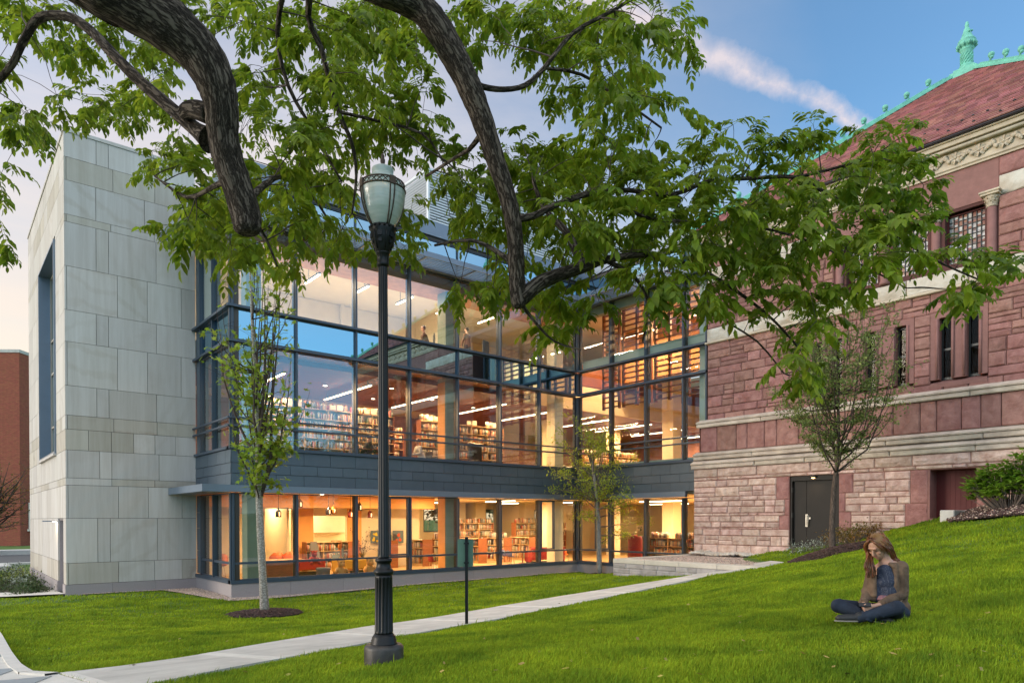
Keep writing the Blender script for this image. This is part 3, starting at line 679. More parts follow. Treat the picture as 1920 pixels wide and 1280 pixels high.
# ------------------------------------------------------------------ grass blades
mg = mat('grass_blade', (.105, .20, .012), .75, island=.30, translucent=.4, spec=.12)
tg = mg.node_tree; hs_ = [n for n in tg.nodes if n.type == 'HUE_SAT'][0]
n1 = nn(tg, 'ShaderNodeTexNoise', i_Scale=.9, i_Detail=8.0, i_Roughness=.72); tcg = nn(tg, 'ShaderNodeTexCoord'); tg.links.new(tcg.outputs['Object'], n1.inputs['Vector'])
rp = nn(tg, 'ShaderNodeValToRGB'); rp.color_ramp.elements[0].position = .36; rp.color_ramp.elements[1].position = .66
rp.color_ramp.elements[0].color = (.125, .215, .016, 1); rp.color_ramp.elements[1].color = (.37, .47, .024, 1)
tg.links.new(n1.outputs[0], rp.inputs[0]); tg.links.new(rp.outputs[0], hs_.inputs['Color'])
def blades(n_try, d0, d1, hh, ww, umin=-700, umax=2700):
    # sampled evenly over the ground between two distances from the camera, within a wide view wedge
    a0 = math.atan2(umin-960, FPX); a1 = math.atan2(umax-960, FPX)
    th = YAW-(a0+(a1-a0)*RNG.random(n_try)); rr_ = np.sqrt(d0**2+(d1**2-d0**2)*RNG.random(n_try))/1.0
    x = rr_*np.cos(th); y = rr_*np.sin(th)
    ok = ~inpoly(x, y, PATHPOLY)&~inpoly(x, y, PAVE)&~inpoly(x, y, FOOT[0])&~inpoly(x, y, BEDP)&~inpoly(x, y, LBED)&~inpoly(x, y, DRIP)
    ok &= ~((x > PX-.02)&(y < PY+.03)&(x < 23)&(terr(x, y) < PZ+.04)&(y > 8))
    ok &= ~((x > 21.9)&(y < 15.5)) & ~inpoly(x, y, [(3.15, 28.9), (-14, 31.3), (-14, 30.4), (0.5, 27.3), (3.15, 26.15)]) & (y < 44)
    for c, rx, ry, an in MULCH:
        ex = (x-c[0])*math.cos(an)+(y-c[1])*math.sin(an); ey = -(x-c[0])*math.sin(an)+(y-c[1])*math.cos(an)
        ok &= (ex/rx)**2+(ey/ry)**2 > .97
    x = x[ok]; y = y[ok]; n = len(x); z = terr(x, y)-.02+.012*np.sin(x*1.7+y*.6)*np.cos(y*1.3)
    pn = .78+.42*np.sin(x*2.3+1.7*np.sin(y*1.9))*np.sin(y*2.9+1.3*np.sin(x*1.3))   # uneven mowing
    h = hh*(.55+.7*RNG.random(n))*pn; tall = RNG.random(n) < .012; h[tall] *= 1.7
    w = ww*(.7+.6*RNG.random(n)); an = RNG.random(n)*6.283; lean = .15+.75*RNG.random(n)
    wind = .25
    dx = np.cos(an)*lean+wind; dy = np.sin(an)*lean
    sx_ = -np.sin(an+RNG.random(n)*2); sy_ = np.cos(an)
    b = np.stack([x, y, z], 1); s = np.stack([sx_, sy_, 0*x], 1)*w[:, None]
    md = b+np.stack([dx*h*.22, dy*h*.22, h*.62], 1); tp = b+np.stack([dx*h*.62, dy*h*.62, h*(1-.22*lean)], 1)
    V = np.stack([b-s, b+s, md-s*.8, md+s*.8, tp], 1).reshape(-1, 3)
    o = 5*np.arange(n)[:, None]
    F = np.concatenate([o+np.array([0, 1, 3]), o+np.array([0, 3, 2]), o+np.array([2, 3, 4])])
    return V, F
GR = []
for (n_, a, b, hh, ww) in ((190000, 2.6, 5.5, .075, .0026), (290000, 5.5, 9, .075, .0034), (290000, 9, 15, .075, .0052), (230000, 15, 24, .075, .0085), (100000, 24, 36, .07, .014)):
    GR.append(blades(int(n_*GRASS_Q), a, b, hh, ww))
off = 0; VV = []; FF = []
for V, F in GR: VV.append(V); FF.append(F+off); off += len(V)
npmesh('grass', np.vstack(VV), np.vstack(FF), 'grass_blade', kind='stuff', smooth=True)
# a few fallen leaves in the grass
mb = MB(); mat('fallen_leaf', (.34, .25, .06), .7, island=.35)
for k in range(110):
    p = ghit(random.uniform(60, 1880), random.uniform(1130, 1276)); a = random.uniform(0, 6.28); s = random.uniform(.018, .035); zz = p[2]+random.uniform(.015, .045)
    c, s_ = math.cos(a), math.sin(a); tl = random.uniform(-.6, .6)
    mb.add([(p[0]-c*s, p[1]-s_*s, zz), (p[0]-s_*s*.5, p[1]+c*s*.5, zz+.01+tl*s*.4), (p[0]+c*s, p[1]+s_*s, zz+.012), (p[0]+s_*s*.5, p[1]-c*s*.5, zz-tl*s*.4)], [(0, 1, 2), (0, 2, 3)])
mb.build('leaf_litter', 'fallen_leaf', kind='stuff')
# ------------------------------------------------------------------ the new library wing
LX, LY = 7.15, 22.3; IX = 22.68; SY = 26.13; SX = 3.19
LIB = thing('library_building', 'modern library with grey sandstone slab tower, glass facades and dark zinc bands', 'building', (LX, LY, 0))
F1 = Fr((LX, LY, 0), (1, 0, 0), (0, -1, 0)); W1 = IX-LX
F2 = Fr((IX, LY, 0), (0, -1, 0), (-1, 0, 0)); W2 = 6.95
F3 = Fr((LX, SY, 0), (0, -1, 0), (-1, 0, 0)); W3 = SY-LY
FS = Fr((SX, SY, 0), (1, 0, 0), (0, -1, 0)); FSIDE = Fr((SX, 37.2, 0), (0, -1, 0), (-1, 0, 0))
def fu(u, v=800): return onY(u, v, SY)[0]-SX
Z = lambda v, u=124: onY(u, v, SY)[2]
# stone tower, front face: courses and upright joints read from the photograph
rows = [(246.9, 293.5, (180, 203, 292)), (293.5, 337, (123.8, 211.5, 290)), (337, 401, (179.5, 270.5, 333)), (401, 415, (124, 207.5, 289.5)), (415, 497.6, (180, 203.5, 292.5)),
        (497.6, 579.7, (124.5, 220, 276, 339.5)), (579.7, 639.3, (180.5, 203.5, 293)), (639.3, 721.7, (125, 220.5, 276.5, 339.5)), (721.7, 777.3, (181.5, 204.4, 293.5)),
        (777.3, 803.6, (126.6, 213.4, 294.6)), (803.6, 842.5, (166, 209, 250.6, 290.6, 329.6)), (842.5, 895, (126.6, 187, 209.7, 298.3)), (895, 908.6, (209.7, 290.2)),
        (908.6, 971.1, (127.7, 222.2, 278.2, 341.4)), (971.1, 1055.6, (183.4, 207, 295.7)), (1055.6, 1096, (127.5, 222.5, 290, 341.5))]
mb = MB(); sr = random.Random(4); HW = SX+0; courses = []
for v0, v1, us in rows:
    z1, z0 = Z(v0), Z(v1); courses.append((z0, z1))
    xs = [0.0]+[max(0.06, fu(u, (v0+v1)/2)) for u in us]+[LX-SX]
    xs = sorted(xs); thin = z1-z0 < .75
    for a, b in zip(xs, xs[1:]):
        if b-a < .05 and a > 0: continue
        slab(mb, FS, a+(.007 if a else 0), b-.007, z0+.006, z1-.006, -.05, 0.0, 1 if (thin and sr.random() < .75) else 0)
# side face, with the tall window and the door recess left open
WIN = (37.2-32.84, 37.2-28.33, 4.85, 12.12); DOOR = (37.2-28.05, 37.2-26.75, .05, 2.53)
LSD = 37.2-SY
for z0, z1 in courses:
    thin = z1-z0 < .75; segs = [(0, LSD)]
    for Hh in (WIN, DOOR):
        if Hh[2] < z1-.02 and Hh[3] > z0+.02:
            ns = []
            for p, q in segs:
                if Hh[0] > p: ns.append((p, min(q, Hh[0])))
                if Hh[1] < q: ns.append((max(p, Hh[1]), q))
            segs = [s_ for s_ in ns if s_[1]-s_[0] > .02]
    for p, q in segs:
        a = p
        while a < q-.02:
            e = a+sr.uniform(.6, 1.7)
            if q-e < .4: e = q
            slab(mb, FSIDE, a+.006, e-(.006 if e < LSD-.01 else .052), z0+.006, z1-.006, -.05, 0.0, 1 if (thin and sr.random() < .75) else 0); a = e
# course pieces that cross the opening heads
mb.build('stone_cladding', ['sandstone', 'sandstone_band'], LIB)
mb = MB()
wall_holes(mb, FSIDE, 0.05, LSD-.05, -.3, 14.9, [WIN, DOOR], -.6, -.052)
slab(mb, FS, .052, LX-SX, -.3, 14.9, -.55, -.052)
mb.box((SX+.05, 36.8, -.3), (15, 37.2, 14.9)); mb.box((LX-.3, SY+.55, 12.5), (LX, 36.8, 14.9))
mb.box((SX+.6, SY+.6, 14.5), (LX-.3, 36.8, 14.8))
mb.build('tower_core', 'joint', LIB)
mb = MB(); cz = Z(246.9)
slab(mb, FS, -.03, LX-SX+.02, cz, cz+.11, -.5, .03); slab(mb, FSIDE, 0, LSD-.5-.002, cz, cz+.11, -.5, .03)
mb.build('tower_coping', 'sandstone', LIB)
mb = MB()
for a, b in ((0, fu(211, 1105)), (fu(211, 1105), fu(292, 1105)), (fu(292, 1105), LX-SX-.004)): slab(mb, FS, a+.004, b-.004, -.3, Z(1096)-.006, -.05, .028)
mb.build('tower_plinth', 'granite_base', LIB); mb = MB(); a = 0
while a < LSD-.1:
    e = min(a+1.9, LSD)
    if e > DOOR[0] and a < DOOR[1]:
        if DOOR[0]-a > .05: slab(mb, FSIDE, a+.004, DOOR[0], -.3, Z(1096)-.006, -.05, .028)
        mb.build('tower_plinth', 'granite_base', LIB); mb = MB(); a = DOOR[1]; slab(mb, FSIDE, a, LSD-.004, -.3, Z(1096)-.006, -.05, .028); break
    slab(mb, FSIDE, a+.004, e-.004, -.3, Z(1096)-.006, -.05, .028); a = e
mb.build('tower_plinth', 'granite_base', LIB)
# tall recessed side window with a projecting dark metal surround
mb = MB(); a0, a1, b0, b1 = WIN
slab(mb, FSIDE, a0-.02, a0+.05, b0-.05, b1+.05, -.45, .06); slab(mb, FSIDE, a1-.05, a1+.02, b0-.05, b1+.05, -.45, .06)
slab(mb, FSIDE, a0+.05, a1-.05, b0-.05, b0+.02, -.45, .06); slab(mb, FSIDE, a0+.05, a1-.05, b1-.02, b1+.05, -.45, .06)
ws = mb.build('tall_window', 'zinc_trim', LIB)
mb = MB()
for k in (0, .33, .66, 1.0): slab(mb, FSIDE, a0+.05+(a1-a0-.16)*k, a0+.11+(a1-a0-.16)*k, b0+.02, b1-.02, -.43, -.33)
for zz in (b0+.06, 6.1, 8.2, 9.5, b1-.12): slab(mb, FSIDE, a0+.111, a1-.111, zz, zz+.06, -.42, -.34)
mb.build('window_frame', 'sandstone_band', ws)
mb = MB(); slab(mb, FSIDE, a0+.05, a1-.05, b0+.02, b1-.02, -.40, -.385); mb.build('pane', 'glass_spandrel', ws)
mb = MB(); slab(mb, FSIDE, a0-.03, a1+.03, b0-.13, b0-.052, -.05, .10); mb.build('window_sill', 'sandstone', ws)
# side door in its recess, hood lamp above
mb = MB(); a0, a1, b0, b1 = DOOR
slab(mb, FSIDE, a0, a1, b0, b1, -.62, -.58); slab(mb, FSIDE, a0, a0+.04, b0, b1, -.58, -.05); slab(mb, FSIDE, a1-.04, a1, b0, b1, -.58, -.05); slab(mb, FSIDE, a0+.04, a1-.04, b1-.04, b1, -.58, -.05)
dd = mb.build('side_door', 'granite_base', LIB)
mb = MB(); slab(mb, FSIDE, a0+.18, a0+.21, 1.0, 1.35, -.55, -.50); mb.build('handle', 'steel', dd)

# ---- granite plinth of the glass wing
mb = MB()
for F_, W_, st in ((F1, W1, 1.9), (F3, W3, 1.2), (F2, W2, 1.9)):
    a = 0
    while a < W_-.03:
        e = min(a+st, W_); slab(mb, F_, a+(.004 if a else (-.0 if F_ is not F1 else -.03)), e-.004 if e < W_ else e-(.03 if F_ is not F3 else .0), -.35, .455, -.25 if F_ is not F3 else -.20, .028 if F_ is F1 or F_ is F2 else .024, 0); a = e
mb.build('granite_plinth', 'granite_base', LIB)

# ---- curtain wall
M1 = [0, 2.13, 4.33, 6.56, 8.77, 10.95, 13.17, W1]
M2 = [0, 1.995, 3.947, 5.842, W2]
M3 = [0, .62, 2.0, W3]
def window(F_, a0, a1, b0, b1, gm_='glass', tr=(), nm='window', w=.032, dep=.09, extra=()):
    mb = MB()
    slab(mb, F_, a0, a0+w, b0, b1, -dep, 0); slab(mb, F_, a1-w, a1, b0, b1, -dep, 0)
    slab(mb, F_, a0+w, a1-w, b0, b0+w, -dep, 0); slab(mb, F_, a0+w, a1-w, b1-w, b1, -dep, 0)
    for t_ in tr: slab(mb, F_, a0+w, a1-w, t_-.035, t_+.035, -dep, .012)
    for (x0, x1, y0, y1) in extra:   # operable sash
        slab(mb, F_, x0, x0+.06, y0, y1, -dep, .03); slab(mb, F_, x1-.06, x1, y0, y1, -dep, .03)
        slab(mb, F_, x0+.06, x1-.06, y0, y0+.06, -dep, .03); slab(mb, F_, x0+.06, x1-.06, y1-.06, y1, -dep, .03)
    f_ = mb.build(nm, 'mullion', LIB)
    mb = MB(); P = [F_.p(a0+w, b0+w, -.045), F_.p(a1-w, b0+w, -.045), F_.p(a1-w, b1-w, -.045), F_.p(a0+w, b1-w, -.045)]
    mb.add(P, [(0, 1, 2, 3)]); mb.build('pane', gm_, f_)
    return f_
for F_, MM in ((F1, M1), (F2, M2), (F3, M3)):
    for i, (a, b) in enumerate(zip(MM, MM[1:])):
        if F_ is F3 and i == 0: continue
        ex = ()
        if F_ is F1 and i == 3: ex = ((a0_ := 5.65, 6.5, 1.16, 3.33),)
        if F_ is F1 and i == 6: ex = ((13.22, 14.05, 1.16, 3.33),)
        if F_ is F2 and i == 0: ex = ((1.1, 1.95, 1.16, 3.33),)
        window(F_, a, b, .571, 3.355, 'glass_clear', (1.11,), extra=ex)
        gx_ = 'glass_clear' if F_ is F2 else 'glass'
        window(F_, a, b, 4.83, 8.10, gx_)
        window(F_, a, b, 9.30, 12.05, gx_)
        if not (F_ is F2 and i > 2):
            window(F_, a, b, 12.20, 13.28, 'glass_spandrel', nm='clerestory_window')
        # floor-edge glass between the two bars
        if F_ is not F2: window(F_, a, b, 8.22, 9.20, 'glass_spandrel', nm='spandrel_window')
        else: window(F_, a, b, 8.22, 9.20, 'glass_clear')
    mb = MB()
    for x in MM[(1 if F_ is F3 else 0):]:
        for z0, z1 in ((.571, 3.35), (4.83, 8.1), (8.22, 9.2), (9.3, 12.05)):
            mb2 = MB(); xx = min(max(x, .035), MM[-1]-.035); slab(mb2, F_, xx-.034, xx+.034, z0, z1, .002, .05); mb2.build('mullion', 'mullion', LIB)
            mb2 = MB(); slab(mb2, F_, xx-.045, xx+.045, z0, z1, -.24, -.095); mb2.build('mullion', 'mullion_dark', LIB)
mb = MB()
for F_, W_ in ((F1, W1), (F2, W2), (F3, W3)):
    e0 = -.12 if F_ is F1 else 0.0; e1 = W_-.0
    def bar(z0, z1, n0, n1):
        a, b = 0, W_
        if F_ is F1: a, b = -n1, W_-n1
        if F_ is F2: a, b = n1 if n1 > 0 else 0, W_
        if F_ is F3: a, b = 0, W_
        if F_ is F1 or F_ is F2 or F_ is F3: slab(mb, F_, a, b-.001*(F_ is F3), z0, z1, n0, n1)
    bar(.457, .569, -.2, .055); bar(8.12, 8.20, -.1, .12); bar(9.21, 9.29, -.1, .14); bar(12.07, 12.18, -.1, .06)
    bar(4.745, 4.828, -.2, .09)
mb.build('frame_bars', 'mullion', LIB)
for z0 in (5.45, 5.70):
    mb = MB()
    for F_, W_ in ((F1, W1), (F2, W2), (F3, W3)):
        a = -.13 if F_ is F1 else 0; b = W_+(.0 if F_ is F2 else -.0)
        if F_ is F3: b = W_+.055; a = -.12*0
        if F_ is F1: b = W_-.07; a = -.07
        slab(mb, F_, a, b, z0, z0+.06, .07, .13)
    mb.build('guard_rail', 'mullion', LIB)
# zinc shingle band
mb = MB(); zr = random.Random(8); zrow = [3.608, 3.975, 4.31, 4.742]
mb3 = MB()
for F_, W_, st0 in ((F1, W1, .95), (F2, W2, .95), (F3, W3, .95)):
    for k in range(3):
        a = -.001 if k % 2 else -.475
        while a < W_:
            x0 = max(a, 0); x1 = min(a+.95, W_)
            if x1-x0 > .02:
                P = [F_.p(x0+.006, zrow[k]+.005, .032), F_.p(x1-.006, zrow[k]+.005, .032), F_.p(x1-.006, zrow[k+1]-.008, .018), F_.p(x0+.006, zrow[k+1]-.008, .018)]
                Q = [F_.p(x0+.006, zrow[k]+.005, -.01), F_.p(x1-.006, zrow[k]+.005, -.01), F_.p(x1-.006, zrow[k+1]-.008, -.01), F_.p(x0+.006, zrow[k+1]-.008, -.01)]
                mb.add(P+Q, [(0, 1, 2, 3), (0, 4, 5, 1), (1, 5, 6, 2), (2, 6, 7, 3), (3, 7, 4, 0)])
            a += .95
    slab(mb3, F_, 0, W_-.0, 3.61, 4.74, -.3, -.012)
for k in range(12):   # return of the zinc beside the first window
    pass
slab(mb, F3, .02, .60, .60, 1.4, -.1, -.01); slab(mb, F3, .02, .60, 1.41, 2.2, -.1, -.01); slab(mb, F3, .02, .60, 2.21, 2.75, -.1, -.01); slab(mb, F3, .02, .60, 2.76, 3.35, -.1, -.01)
slab(mb, F3, .02, .60, 4.85, 8.1, -.1, -.01); slab(mb, F3, .02, .60, 8.22, 9.2, -.1, -.01); slab(mb, F3, .02, .60, 9.3, 12.05, -.1, -.01); slab(mb, F3, .02, .6, 12.2, 13.28, -.1, -.01)
mb.build('zinc_band', 'zinc', LIB); mb3.build('band_backing', 'joint', LIB)
# canopy blade: flush on the front, oversailing to the left
mb = MB(); poly = [(LX-.93, LY-.16), (IX-.16, LY-.16), (IX-.16, LY-W2+.9), (IX+.0, LY-W2+.9), (IX, LY), (LX, LY), (LX, SY-.01), (LX-.93, SY-.01)]
mb.prism(poly, 3.375, 3.60); mb.build('canopy', 'zinc_trim', LIB)
# sunshade
def sunshade(F_, a0, a1, arms, side0=0):
    mb = MB(); D = 1.25
    slab(mb, F_, a0, a1, 12.02, 12.22, D-.05, D)
    for k in range(7): slab(mb, F_, a0+.02, a1-.02, 12.08, 12.11, .22+k*.135, .27+k*.135)
    mb.tube([F_.p(a0, 12.06, .13), F_.p(a1, 12.06, .13)], .06, 8)
    for x in arms: slab(mb, F_, x-.03, x+.03, 12.03, 12.075, .02, D-.051)
    return mb
sunshade(F1, -1.25, W1-1.25, M1).build('sunshade', 'zinc_trim', LIB)
sunshade(F2, 0.0, W2-.3, M2[1:-1]).build('sunshade', 'zinc_trim', LIB)
sunshade(F3, .3, W3-.0, M3[1:]).build('sunshade', 'zinc_trim', LIB)
# parapet
mb = MB()
slab(mb, F1, -.02, W1-.10, 13.40, 13.96, -.4, .10); slab(mb, F2, -.1, W2, 13.40, 13.96, -.4, .10); slab(mb, F3, .0, W3-.02, 13.40, 13.96, -.4, .02)
mb.build('parapet', 'zinc_trim', LIB)
mb = MB(); slab(mb, F1, 0, W1, 13.282, 13.398, -.3, .02); slab(mb, F2, .03, W2, 13.282, 13.398, -.3, .02); slab(mb, F3, 0, W3-.01, 13.282, 13.398, -.3, .0)
mb.build('parapet_gap', 'mullion_dark', LIB)
mb = MB()
for F_, W_ in ((F1, W1-.3), (F3, W3-.02)): slab(mb, F_, .1 if F_ is F1 else .02, W_, 8.21, 9.2, -.19, -.11); slab(mb, F_, .1 if F_ is F1 else .02, W_, 12.185, 13.28, -.19, -.11)
slab(mb, F2, .3, W2-.2, 12.185, 13.28, -.19, -.11); mb.build('spandrel_panel', 'spandrel_back', LIB)
mb = MB(); mb.box((LX+.05, LY+.12, 13.3), (38, 36.8, 13.5)); mb.box((IX+.1, 15.5, 13.3), (38, LY+.12, 13.5)); mb.build('roof', 'joint', LIB)
mb = MB(); mb.box((LX+.05, LY+.3, 12.12), (38, 36.8, 12.2)); mb.box((IX+.3, 15.5, 12.12), (38, LY+.3, 12.2)); mb.build('ceiling', 'plaster_white', LIB)
# mechanical screen of horizontal louvres on the roof
mb = MB(); mat('louvre', (.74, .77, .80), .5)
q0 = onY(803, 316, 28.0); X0, Z1 = q0[0], q0[2]
FR1 = Fr((X0, 28.0, 0), (1, 0, 0), (0, -1, 0)); FR2 = Fr((X0, 36, 0), (0, -1, 0), (-1, 0, 0))
zz = 13.6
while zz < Z1-.1:
    for F_, w in ((FR1, 19), (FR2, 8)):
        mb.add([F_.p(0, zz, .0), F_.p(w, zz, .0), F_.p(w, zz+.085, -.07), F_.p(0, zz+.085, -.07), F_.p(0, zz-.015, -.0), F_.p(w, zz-.015, -.0)], [(0, 1, 2, 3), (4, 5, 1, 0)])
    zz += .135
slab(mb, FR1, -.04, .05, 13.5, Z1, -.1, .04); slab(mb, FR1, -.04, 19, Z1-.06, Z1+.05, -.12, .05); slab(mb, FR2, 0, 8, Z1-.06, Z1+.05, -.12, .05)
mb.build('roof_screen', 'louvre', LIB)
mb = MB(); mb.box((X0+.12, 28.12, 13.5), (X0+18.9, 35.9, Z1-.1)); mb.build('screen_core', 'louvre', LIB)

# ------------------------------------------------------------------ floors, inner walls, columns
mb = MB(); mb.box((LX+.2, LY+.2, .1), (40, 36.8, .36)); mb.box((IX+.2, 15.5, .1), (40, LY+.2, .36)); mb.box((SX+.6, SY+.6, .1), (LX+.2, 36.8, .36)); mb.build('ground_floor', 'wood_floor', LIB)
mb = MB(); mb.box((LX+.25, LY+.3, 3.50), (40, 36.8, 3.95)); mb.box((IX+.3, 15.5, 3.50), (40, LY+.3, 3.95)); mb.build('ground_ceiling', 'plaster', LIB)
mb = MB(); mb.box((LX+.25, LY+.3, 3.96), (40, 36.8, 4.42)); mb.box((IX+.3, 15.5, 3.96), (40, LY+.3, 4.42)); mb.build('second_floor', 'carpet', LIB)
# third floor slab stops at the double-height space beyond X=21.2
mb = MB(); mb.box((LX+.25, LY+.3, 8.28), (20.9, 36.8, 9.15)); mb.box((20.9, 24.16, 8.28), (40, 36.8, 9.15)); mb.build('third_floor', 'plaster', LIB)
mb = MB(); mb.box((LX+.3, LY+1.3, 8.0), (20.9, 30, 8.18)); mb.box((20.9, 24.16, 7.95), (39.5, 33.5, 8.18)); mb.build('wood_ceiling', 'wood_ceiling', LIB)
mb = MB(); mb.box((LX+.3, LY+.35, 8.19), (20.6, LY+1.28, 8.275)); mb.build('ceiling_edge', 'wood_light', LIB)
mb = MB(); mb.box((LX+.3, LY+.32, 11.62), (IX-.1, LY+1.7, 12.1)); mb.build('ceiling_edge', 'wood_light', LIB)
# columns
def colm(x, y, s=.62, z0=.36, z1=12.1, m_='plaster', nm='column'):
    mb = MB(); mb.box((x-s/2, y-s/2, z0), (x+s/2, y+s/2, z1), ch=.015); return mb.build(nm, m_, LIB)
colm(8.05, 23.05, .5, m_='column_green'); colm(15.95, 23.05, .6, m_='column_green'); colm(22.1, 23.2, .55)
mb = MB(); mb.box((15.63, 22.8, .4), (15.645, 23.3, 8.0)); mb.build('column_face', 'plaster_orange', LIB)
colm(29.2, 21.9, .7); colm(23.1, 15.75, .30, m_='steel_sage'); colm(31, 27.5, .6); colm(25.8, 27.5, .6)
mb = MB(); mb.box((22.93, 15.6, 9.35), (23.15, LY-.1, 9.70)); mb.box((22.90, 15.6, 9.701), (23.2, LY-.1, 9.74)); mb.box((22.90, 15.6, 9.31), (23.2, LY-.1, 9.349)); mb.box((22.9, 15.6, 11.7), (23.2, LY-.1, 12.1)); mb.box((22.88, 15.6, 4.45), (23.0, LY-.1, 4.95)); mb.build('steel_beam', 'steel_sage', LIB)
# ground floor: orange children's room front left, back wall with windows onto trees
ox = lambda u, v, y: float(onY(u, v, y)[0])
OY = 27.6
d0_, d1_ = ox(588, 1000, OY), ox(650, 1000, OY); g0_, g1_ = ox(497, 1000, OY), ox(548, 1000, OY); oe = ox(783, 1000, OY)
FO = Fr((0, OY, 0), (1, 0, 0), (0, -1, 0)); mb = MB()
wall_holes(mb, FO, LX+.3, oe, .36, 3.5, [(d0_, d1_, .36, 2.66), (g0_, g1_, .36, 2.95)], -.15, 0); mb.build('partition', 'plaster', LIB)
mb = MB(); slab(mb, FO, LX+.3, oe+.3, 2.98, 3.5, .9, 1.0); mb.build('bulkhead', 'plaster_orange', LIB)
mb = MB(); slab(mb, FO, d0_-.9, d0_-.02, .36, 2.98, .003, .03); slab(mb, FO, d1_+.02, d1_+.7, .36, 2.98, .003, .03); mb.build('feature_panel', 'plaster_orange', LIB)
mb = MB(); mb.box((d0_-1.0, 30.4, .36), (oe+.2, 30.5, 3.5)); mb.box((d0_-1.1, OY+.16, .36), (d0_-1.0, 30.5, 3.5)); mb.box((oe+.1, OY+.16, .36), (oe+.2, 30.4, 3.5)); mb.build('kitchen_wall', 'plaster', LIB)
mb = MB(); mb.box((d0_+.55, 29.9, .36), (d1_+1.2, 30.39, 1.25)); mb.box((d0_+.9, 30.05, 1.9), (d1_+1.2, 30.39, 2.95)); mb.build('kitchen_cabinets', 'plaster_white', LIB)
# back wall
BW = 34.6; FB = Fr((0, BW, 0), (1, 0, 0), (0, -1, 0)); hb = []
for u0, u1 in ((794, 829), (911, 969), (1002, 1012), (497, 548)):
    hb.append((ox(u0, 975, BW), ox(u1, 975, BW), 1.75, 3.15) if u0 != 497 else (ox(u0, 975, BW)-1, ox(u1, 975, BW)+.6, .6, 3.15))
hb.append((ox(860, 975, BW)+.2, ox(875, 975, BW), 1.75, 3.15)); hb = hb[:4]
mb = MB(); wall_holes(mb, FB, SX+.6, 40, .36, 3.5, hb, -.25, 0); mb.build('back_wall', 'plaster', LIB)
for h_ in hb:
    nm_ = max(1, int((h_[1]-h_[0])/1.4)); mb = MB()
    for k in range(nm_+1): slab(mb, FB, h_[0]+(h_[1]-h_[0]-.08)*k/nm_, h_[0]+.08+(h_[1]-h_[0]-.08)*k/nm_, h_[2], h_[3], -.14, -.05)
    slab(mb, FB, h_[0]+.081, h_[1]-.081, h_[2], h_[2]+.06, -.13, -.06); slab(mb, FB, h_[0]+.081, h_[1]-.081, h_[3]-.06, h_[3], -.13, -.06)
    wf = mb.build('back_window', 'mullion', LIB); mb = MB(); slab(mb, FB, h_[0], h_[1], h_[2], h_[3], -.10, -.095); mb.build('pane', 'glass_clear', wf)
for u0, u1, yy in ((858, 873, 33.4), (892, 911, 33), (970, 983, 33.0), (984, 1002, 31.5)):
    mb = MB(); mb.box((ox(u0, 975, yy), yy, .36), (ox(u1, 975, yy), BW-.002, 3.49)); mb.build('pier', 'plaster', LIB)
# upper floors: walls
mb = MB(); mb.box((SX+.6, 33.6, 4.42), (40, 33.8, 8.28)); mb.build('inner_wall', 'brown_smooth', LIB)
mb = MB(); mb.box((LX+.3, 28.6, 9.15), (20.9, 28.8, 12.1)); mb.box((LX+.1, 24.3, 9.15), (LX+.2+.05, 26.0, 12.1)); mb.build('inner_wall', 'plaster_white', LIB)
mb = MB(); mb.box((13.9, 28.4, 9.15), (14.05, 28.59, 12.1)); mb.box((17.9, 25.6, 9.15), (18.05, 28.59, 12.1)); mb.build('partition', 'plaster_white', LIB)
mb = MB(); mb.box((20.95, 24.02, 7.93), (39.5, 24.14, 9.16)); mb.box((20.9, 30.0, 9.16), (40, 30.15, 12.1)); mb.box((39.6, 15.5, .36), (39.8, 34.5, 12.1)); mb.box((IX+.3, 15.5, .36), (39.6, 15.58, 12.1)); mb.build('atrium_wall', 'plaster', LIB)
mb = MB(); mb.box((24.2, 23.98, 9.165), (39.4, 24.10, 10.2)); mb.build('balcony_front', 'wood_ceiling', LIB)
mb = MB(); mb.box((LX+.26, 23.2, 4.42), (LX+.34, 25.9, 8.1)); mb.box((LX+.26, 23.2, .4), (LX+.34, 25.6, 3.4)); 
# hanging timber louvre screen behind the wing glass
sc_ = MB(); SXp = 24.3
mb = MB(); mb.box((38.9, 15.65, 4.43), (39.0, 33.5, 7.9)); mb.build('inner_wall', 'brown_smooth', LIB)
SXp = 23.75
for (y0, y1) in ((20.75, 21.7), (18.95, 20.5), (17.2, 18.7), (15.7, 17.0)):
    for yy in (y0, y1, (y0+y1)/2): sc_.box((SXp, yy-.05, 7.55), (SXp+.12, yy+.05, 12.0))
    z_ = 7.62
    while z_ < 12.0:
        sc_.box((SXp+.0, y0, z_), (SXp+.10, y1, z_+.055)); z_ += .235
sc_.build('timber_screen', 'cherry', LIB)

